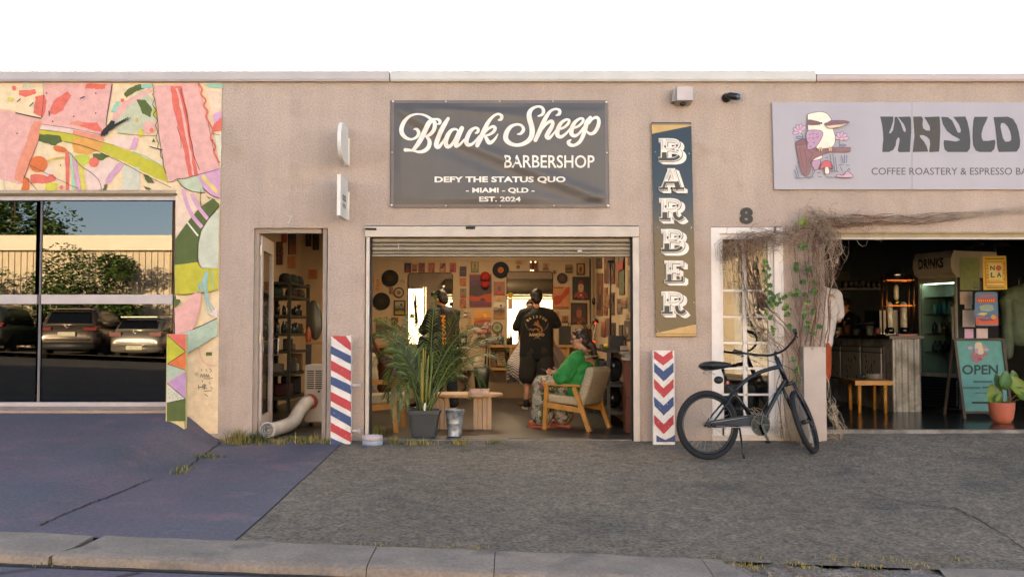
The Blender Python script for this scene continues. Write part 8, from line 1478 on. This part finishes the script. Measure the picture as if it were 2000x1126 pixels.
# drinks fridge
U_ = R(20); fg = thing('drinks_fridge', 'upright glass door drinks fridge with a DRINKS header and notes on its side', 'fridge', (5.49, 2.5, CZ), U_); M_fr_w = mat('fridge_cream', 'aaa393', .5, 0, .1, 6); FW, FH = .66, 2.0
mb = MB(); mb.bx(.0, FW, .004, FW - .004, 1.665, FH - .01); mb.build('top_box', M_fr_w, fg)
hp = [(-.01, 1.69), (-.05, 1.72), (-.075, 1.80), (-.07, 1.90), (-.03, 1.985), (.0, 2.0), (.0, 1.69)]
mb = MB(); mb.prism([(x, -.002, z) for x, z in hp], (0, FW + .004, 0)); hd_ = mb.build('header', M_fr_w, fg, recalc=True)
mb = MB(); text(mb, 'DRINKS', 0, 0, 1, 1, lambda u, v, dy=0.0: Vector((-.0785 + .02 * (v - .5) ** 2, .56 - .44 * u, 1.915 - .13 * v)), 0, 0, .04); mb.build('lettering', flat('16130f'), hd_)
mb = MB(); mb.bx(.005, .02, .0, .035, .42, 1.66); mb.bx(.005, .02, FW - .035, FW, .42, 1.66); mb.bx(.005, .02, .035, FW - .035, 1.60, 1.66); mb.bx(.005, .02, .035, FW - .035, .42, .47); mb.build('door_frame', mat('fridge_grey_frame', '9a978a', .4, .2), fg)
mb = MB(); mb.bx(.008, .014, .035, FW - .035, .47, 1.60); mb.build('glass_door', glass('fridge_glass', (.62, .74, .70), 1.5, .03, .03), fg)
mb = MB(); mb.bx(-.03, .004, .045, .065, .8, 1.3); mb.build('handle', M_steel, fg)
mb = MB(); mb.bx(.40, .42, .03, FW - .03, .45, 1.612); mb.bx(.03, .399, FW - .036, FW - .0285, .45, 1.612); mb.build('back_liner', mat('pale_green_liner', '8f9f96', .6, 0, .08), fg)
mb = MB(); mb.bx(.05, .09, .06, FW - .06, 1.592, 1.61); mb.build('light_strip', mat('fridge_light', (.80, 1.0, .92), emit=1.6, var=0), fg)
for z in (.72, .96, 1.20, 1.42): mb = MB(); mb.bx(.06, .39, .04, FW - .04, z, z + .012); mb.build('shelf', M_steel, fg)
for k in range(9): mb = MB(); mb.bx(-.005, .019, .02, FW - .02, .07 + .037 * k, .092 + .037 * k); mb.build('louvre', M_blk, fg)
fM = Matrix.Rotation(U_, 4, 'Z'); fM.translation = Vector((5.49, 2.5, CZ))
mb = MB(); mb.bx(.02, FW, .0, .028, .04, 1.66); mb.bx(.02, FW, FW - .028, FW, .04, 1.66); mb.bx(.43, FW, .028, FW - .028, .04, 1.66); mb.bx(.02, .43, .028, FW - .028, 1.615, 1.66); mb.bx(.021, .43, .028, FW - .028, .04, .44); mb.build('cabinet', M_blk, fg)
rq = random.Random(3)
for zi, (z, cols) in enumerate(((1.212, ('3f8f92', '2f7f86', '55999a')), (.972, ('7a4a2a', '3a2a22', '8f8a72', '5c3a26')), (.732, ('1c1c1c', '3a3f36', '242a26')))):
    for k in range(6):
        y = .10 + .09 * k; c = rq.choice(cols); h = .17 if zi == 0 else .14; mb = MB(); mb.lathe([(.030, 0), (.031, h * .62), (.013, h * .8), (.013, h), (0, h)], (.16, y, z), 12); o = mb.build('drink_bottle', mat('drink_' + c, C(c), .2, 0, .1)); o.matrix_world = fM
        tag(o, ['teal drink bottle on the upper fridge shelf', 'brown or cream drink on the middle fridge shelf', 'dark drink on the lower fridge shelf'][zi], 'bottle', ['teal drinks on the upper fridge shelf', 'drinks on the middle fridge shelf', 'dark drinks on the lower fridge shelf'][zi])
vdir = Vector((-math.sin(U_), math.cos(U_), 0)); fS_ = on_plane(Vector((5.49, 2.5, 0)) - vdir * .004, vdir)
def note(name, lab, rect, shapes, rot=0):
    q = Print(fS_, -.0012, -.002); x0, y0, x1, y1 = rect; U = lambda u, v: (x0 + u * (x1 - x0), y0 + v * (y1 - y0)); q.mb.prism([fS_(*U(*p)) for p in ((0, 0), (1, 0), (1, 1), (0, 1))], -vdir * .002, q.ci(shapes[0][0]))
    for c, kind, p in shapes[1:]:
        if kind == 'p': q.poly(c, [U(*a) for a in p])
        elif kind == 'd': q.disc(c, *U(p[0], p[1]), p[2] * (x1 - x0))
        elif kind == 'l': q.line(c, [U(*a) for a in p[0]], p[1], 2, False)
        elif kind == 't': a = U(p[1], p[2]); b = U(p[3], p[4]); q.text(c, p[0], a[0], a[1], b[0], b[1], .03)
    return tag(q.mb.build(name, [flat(k, .6) for k in q.cols]), lab, 'poster', 'notes on the fridge side')
LNS = lambda c, n, a=.2, b=.85, w_=.6: [(c, 'l', ([(.12, a + (b - a) * i / max(1, n - 1)), (.88 - .1 * (i % 2), a + (b - a) * i / max(1, n - 1))], w_)) for i in range(n)]
note('poster', 'tall green patterned poster at the top of the fridge side', (1875, 503, 1913, 566), [('93a06e',), ('a8a06a', 'p', [(0, 0), (1, 0), (1, .18), (0, .22)]), ('b0706a', 'd', (.15, .14, .14)), ('5a4a50', 'd', (.72, .16, .16)), ('b07a5c', 'd', (.9, .2, .12)), ('b8a890', 'p', [(0, .33), (.8, .36), (.8, .46), (0, .44)]), ('8a9a6c', 'p', [(0, .46), (.6, .46), (.6, .98), (0, .98)]), ('5c7a44', 'd', (.62, .62, .14)), ('c08a70', 'd', (.85, .55, .17)), ('b0a48c', 'd', (.22, .88, .16))] + LNS('a8a484', 5, .5, .75, 1.0))
note('poster', 'small purple card overlapping the green poster', (1900, 549, 1917, 567), [('4a4266',), ('6a8a86', 'd', (.45, .5, .3)), ('7a5a7c', 'd', (.75, .3, .16))])
note('poster', 'pink and cream sheet under the green poster', (1875, 569, 1899, 594), [('cdb7aa',), ('b08084', 'p', [(0, 0), (1, 0), (1, .45), (0, .55)])] + LNS('8a7a70', 4, .2, .85))
note('poster', 'little cream ticket pinned mid fridge', (1884, 594, 1898, 603), [('d0c2ae',), ('9a5a4c', 'l', ([(.15, .5), (.85, .5)], 1.4))])
note('poster', 'plain white sheet with a brown doodle on the fridge side', (1880, 605, 1904, 638), [('d8ccca',), ('7a5a4c', 'd', (.75, .14, .16)), ('d8ccca', 'd', (.70, .11, .09))] + LNS('a0949a', 4, .45, .9, .4))
note('poster', 'pink note low on the fridge side', (1884, 642, 1901, 662), [('cba6c4',), ('6a5a8a', 'd', (.45, .3, .16))] + LNS('8a6a8a', 3, .55, .85))
note('poster', 'pale pink printed note lowest right on the fridge side', (1907, 641, 1929, 662), [('d4c2c6',)] + LNS('86707c', 4, .2, .85, .8))
# hanging yellow poster and the blue one
def card(name, lab, rect, Y_, fn, shapes, thick=.004, rounded=0):
    x0, y0, x1, y1 = rect; q = Print(lambda x, y, dy=0.0: at(x, y, Y_) + Vector((0, dy, 0)), -.001, -.001); U = lambda u, v: (x0 + u * (x1 - x0), y0 + v * (y1 - y0)); shape = fn; q.mb.prism([at(*U(*p), Y_) for p in shape], (0, thick, 0), q.ci(shapes[0][0]))
    for c, kind, p in shapes[1:]:
        if kind == 'p': q.poly(c, [U(*a) for a in p])
        elif kind == 'd': q.disc(c, *U(p[0], p[1]), p[2] * (x1 - x0))
        elif kind == 'l': q.line(c, [U(*a) for a in p[0]], p[1], 2, False)
        elif kind == 't': a = U(p[1], p[2]); b = U(p[3], p[4]); q.text(c, p[0], a[0], a[1], b[0], b[1], .05)
    return tag(q.mb.build(name, [flat(k, .5) for k in q.cols]), lab, 'poster')
sq = [(0.02, .01), (.96, 0), (1, .98), (.06, 1)]
yl = [('c9a312',), ('3a5a2c', 'l', ([(.12, .10), (.88, .09)], 2.2)), ('b07a24', 'p', [(.10, .16), (.92, .15), (.95, .88), (.12, .89)]), ('c9a82c', 'p', [(.16, .20), (.86, .19), (.89, .76), (.18, .77)]), ('c8bb84', 'p', [(.26, .25), (.78, .24), (.80, .70), (.28, .70)]), ('2f5a34', 't', ('N', .31, .29, .50, .43)), ('b0482c', 'd', (.65, .36, .115)), ('2f5a34', 't', ('L', .33, .49, .50, .64)), ('2f5a34', 't', ('A', .57, .48, .76, .63)), ('3a5a2c', 'l', ([(.16, .93), (.9, .93)], 2.0)), ('c8bb84', 'l', ([(.18, .83), (.88, .83)], 3.0))]
for i in range(12): yl.append((['b0542c', '5a7a3c', 'a89a3c'][i % 3], 'd', ((.20 if i % 2 else .84), .24 + .045 * i, .035)))
yp = card('poster', 'bright yellow hanging poster with four green and red letters', (1918, 499, 1967, 566), 2.05, sq, yl)
mb = MB(); mb.tube([at(1948, 500, 2.05), at(1942, 478, 2.05), at(1936, 440, 2.05)], .003, 5); tag(mb.build('string', flat('8a8478')), 'thin string holding up the yellow poster', 'string')
rd_ = [(.10, 0), (.5, -.01), (.90, 0), (.96, .05), (.98, .5), (1, .97), (.94, 1), (.1, 1), (.06, .96), (.02, .5), (.03, .05)]
card('poster', 'blue rounded poster with a red banner and orange base', (1903, 570, 1950, 636), 2.30, rd_, [('3f6c98',), ('b03a5a', 'l', ([(.2, .12), (.8, .11)], 2.0)), ('b8322c', 'p', [(.06, .20), (.14, .17), (.86, .17), (.92, .22), (.86, .31), (.14, .32)]), ('7f9a8c', 'p', [(.2, .42), (.45, .36), (.75, .38), (.82, .52), (.6, .58), (.25, .55)]), ('c0a86a', 'p', [(.1, .66), (.3, .60), (.55, .62), (.4, .70)]), ('c24a24', 'p', [(.04, .76), (.3, .74), (.6, .78), (.97, .72), (.99, .97), (.06, .97)]), ('5a3a5c', 'p', [(.1, .78), (.5, .80), (.9, .76), (.8, .84), (.3, .86)]), ('d08a2c', 'd', (.78, .74, .10))] + [('d0a03c', 'l', ([(.17 + .085 * i, .215), (.20 + .085 * i, .285)], 1.5)) for i in range(8)])
# A-frame sign
af = thing('sandwich_board', 'teal sandwich board reading OPEN in front of the fridge', 'sign', at(1914, 812, 1.62)); A0, A1 = at(1884, 815, 1.55), at(1968, 812, 1.55); T0, T1 = at(1863, 662, 1.78), at(1958, 661, 1.78)
nA = (A1 - A0).cross(T0 - A0).normalized(); nA = nA if nA.y > 0 else -nA; fA_ = on_plane(A0, nA); M_oldw = mat('weathered_dark_timber', '4a3d30', .7, 0, .25, 10)
mb = MB(); mb.prism([fA_(1864, 664), fA_(1957, 664), fA_(1974, 806), fA_(1882, 806)], nA * .012); mb.build('panel', flat('47857a', .5), af, True, True)
for a, b in ((fA_(1864, 662), fA_(1884, 820)), (fA_(1958, 662), fA_(1976, 818))): mb = MB(); mb.bar(a - nA * .004, b - nA * .004, .03, .034, 0, nA); mb.build('leg', M_oldw, af, True); mb = MB(); mb.bar(a + nA * .03, b + Vector((0, .55, .0)), .028, .03, 0, nA); mb.build('back_leg', M_oldw, af, True)
for y in (663, 805): mb = MB(); k_ = (y - 662) / 158; mb.bar(fA_(1866 + 20 * k_, y) - nA * .006, fA_(1956 + 18 * k_, y) - nA * .006, .026, .026, 0, nA); mb.build('rail', M_oldw, af, True)
q = Print(lambda x, y, dy=0.0: fA_(x, y) + nA * dy, -.0006, -.0015); q.poly('8a5a5c', [(1896, 688), (1905, 684), (1932, 690), (1928, 694), (1914, 698), (1910, 708), (1899, 706)]); q.disc('b08a9c', 1895, 679, 5, 3.5); q.disc('b08a9c', 1926, 682, 5.5, 3.5); q.poly('c0ae92', [(1904, 672), (1908, 668), (1916, 669), (1919, 676), (1921, 688), (1916, 692), (1909, 690), (1904, 684)], True); q.poly('b0889c', [(1904, 680), (1911, 680), (1910, 689), (1904, 690)]); q.poly('a88a52', [(1917, 674), (1928, 675), (1918, 678)]); q.disc('a83a44', 1914, 701, 5, 3.5)
q.text('1f3a38', 'OPEN', 1879, 712, 1949, 731, .02); q.line('2f4f4a', [(1901, 745), (1938, 745)], 3.2, 2, False); q.line('3f6058', [(1880, 757), (1914, 757)], 4.0, 2, False); q.line('3f6058', [(1918, 756), (1938, 756)], 3.6, 2, False); q.line('4a6a62', [(1904, 767), (1930, 767)], 2.6, 2, False); q.line('25302c', [(1898, 786), (1938, 786)], 4.0, 2, False); q.build('lettering', af)
# potted plant
tp2 = thing('potted_plant', 'terracotta pot with a few broad green leaves by the sandwich board', 'plant', (5.32, 1.02, CZ)); M_terra = mat('terracotta', 'b5614a', .75, 0, .12, 7, bump=.15)
mb = MB(); mb.lathe([(.085, 0), (.115, .05), (.132, .15), (.134, .20), (.138, .215), (.134, .222), (.122, .222), (.118, .19), (0, .19)], (0, 0, 0), 32); mb.build('pot', M_terra, tp2); M_bl = mat('broad_leaf', '3f5f1c', .4, 0, .25, 4); M_bl2 = mat('broad_leaf_light', '6a7d22', .4, 0, .25, 4)
for i, (px, py, s, rot_, m_) in enumerate(((1939, 770, .13, .1, 1), (1952, 748, .11, -.3, 0), (1962, 742, .12, .4, 0), (1985, 752, .13, -.5, 1), (1978, 735, .08, .2, 0), (1995, 768, .10, -.7, 0), (1948, 778, .07, .5, 0))):
    c = at(px, py, 1.02 + .06 * math.sin(i * 2)) - tp2.location; Mx = Matrix.Rotation(rot_, 3, 'Y') @ Matrix.Rotation(-.35, 3, 'X'); sh_ = [(0, 1), (.42, .55), (.62, 0), (.55, -.55), (.22, -.85), (0, -.62), (-.22, -.85), (-.55, -.55), (-.62, 0), (-.42, .55)]
    mb = MB(); mb.add([c + Mx @ Vector((0, .025, 0))] + [c + Mx @ Vector((x * s, -.05 * abs(x), z * s)) for x, z in sh_], [(0, k + 1, (k + 1) % 10 + 1) for k in range(10)], 0, True); mb.build('leaf', M_bl2 if m_ else M_bl, tp2); b_ = c + Mx @ Vector((0, 0, -.6 * s)); mb = MB(); mb.tube([(b_.x * .25, 0, .19), (b_.x * .7, 0, (b_.z + .22) / 2), tuple(b_)], .006, 6); mb.build('stem', mat('reddish_stem', '5c4a28', .6), tp2)
jk = thing('hanging_jacket', 'pale green padded jacket hanging at the right edge of the cafe', 'jacket', at(1992, 560, 3.0)); M_jk = mat('pale_green_padded', '4f5f4c', .7, 0, .2, 9, bump=.3)
o = grow('body', [('c', at(1975, 580, 3.0), at(2010, 575, 3.0), .14, .15), ('c', at(1985, 600, 3.0), at(1990, 650, 3.0), .20, .17), ('c', at(2015, 590, 3.0), at(2020, 655, 3.0), .18, .16)], M_jk, jk, .02, 4, None, None, .015, 9); o.matrix_parent_inverse = WM(jk).inverted()
o = grow('sleeve', [('c', at(1966, 590, 2.95), at(1968, 690, 2.92), .09, .07)], M_jk, jk, .018, 3, None, None, .012, 10); o.matrix_parent_inverse = WM(jk).inverted(); mb = MB(); mb.tube([at(1990, 565, 3.0), at(1990, 545, 3.02), at(1993, 538, 3.03)], .006, 6); mb.build('hook', M_steel, jk, True)
# back of the cafe: shelf, jars, pendant shades, spotlight at the pier
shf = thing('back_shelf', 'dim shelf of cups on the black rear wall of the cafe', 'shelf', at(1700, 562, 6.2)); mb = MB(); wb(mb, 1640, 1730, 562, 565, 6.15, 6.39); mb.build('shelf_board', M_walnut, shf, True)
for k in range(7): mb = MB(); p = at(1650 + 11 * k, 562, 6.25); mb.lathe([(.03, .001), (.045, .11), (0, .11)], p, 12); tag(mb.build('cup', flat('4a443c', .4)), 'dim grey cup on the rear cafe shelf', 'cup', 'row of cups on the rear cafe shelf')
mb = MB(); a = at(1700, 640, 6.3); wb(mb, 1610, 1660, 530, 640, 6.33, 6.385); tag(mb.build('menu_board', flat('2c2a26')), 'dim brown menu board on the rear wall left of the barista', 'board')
for k, px in enumerate((1952, 1902)): t = thing('pendant_lamp', ['unlit pendant shade near the yellow poster', 'unlit pendant shade above the fridge'][k], 'lamp', at(px, 478, 3.2)); mb = MB(); p = at(px, 481, 3.2); mb.lathe([(.15, 0), (.10, .05), (.03, .08), (.02, .12)], p, 20, 0, False); mb.build('shade', flat('5c564c', .4), t, True); mb = MB(); mb.tube([p + Vector((0, 0, .11)), Vector((p.x, 3.2, 2.99))], .006, 5); mb.build('cord', M_blk, t, True)
sp_ = thing('spotlight', 'tiny white spotlight on a wire arm beside the vine', 'light', at(1625, 510, .5)); mb = MB(); mb.tube([at(1606, 512, .5), at(1620, 505, .5), at(1632, 503, .5)], .005, 6); mb.build('arm', M_steel, sp_, True); mb = MB(); mb.lathe([(.018, -.03), (.014, .02), (0, .025)], at(1635, 508, .5), 12, 0, True, Matrix.Rotation(.3, 3, 'Y')); mb.build('head', M_white, sp_, True)
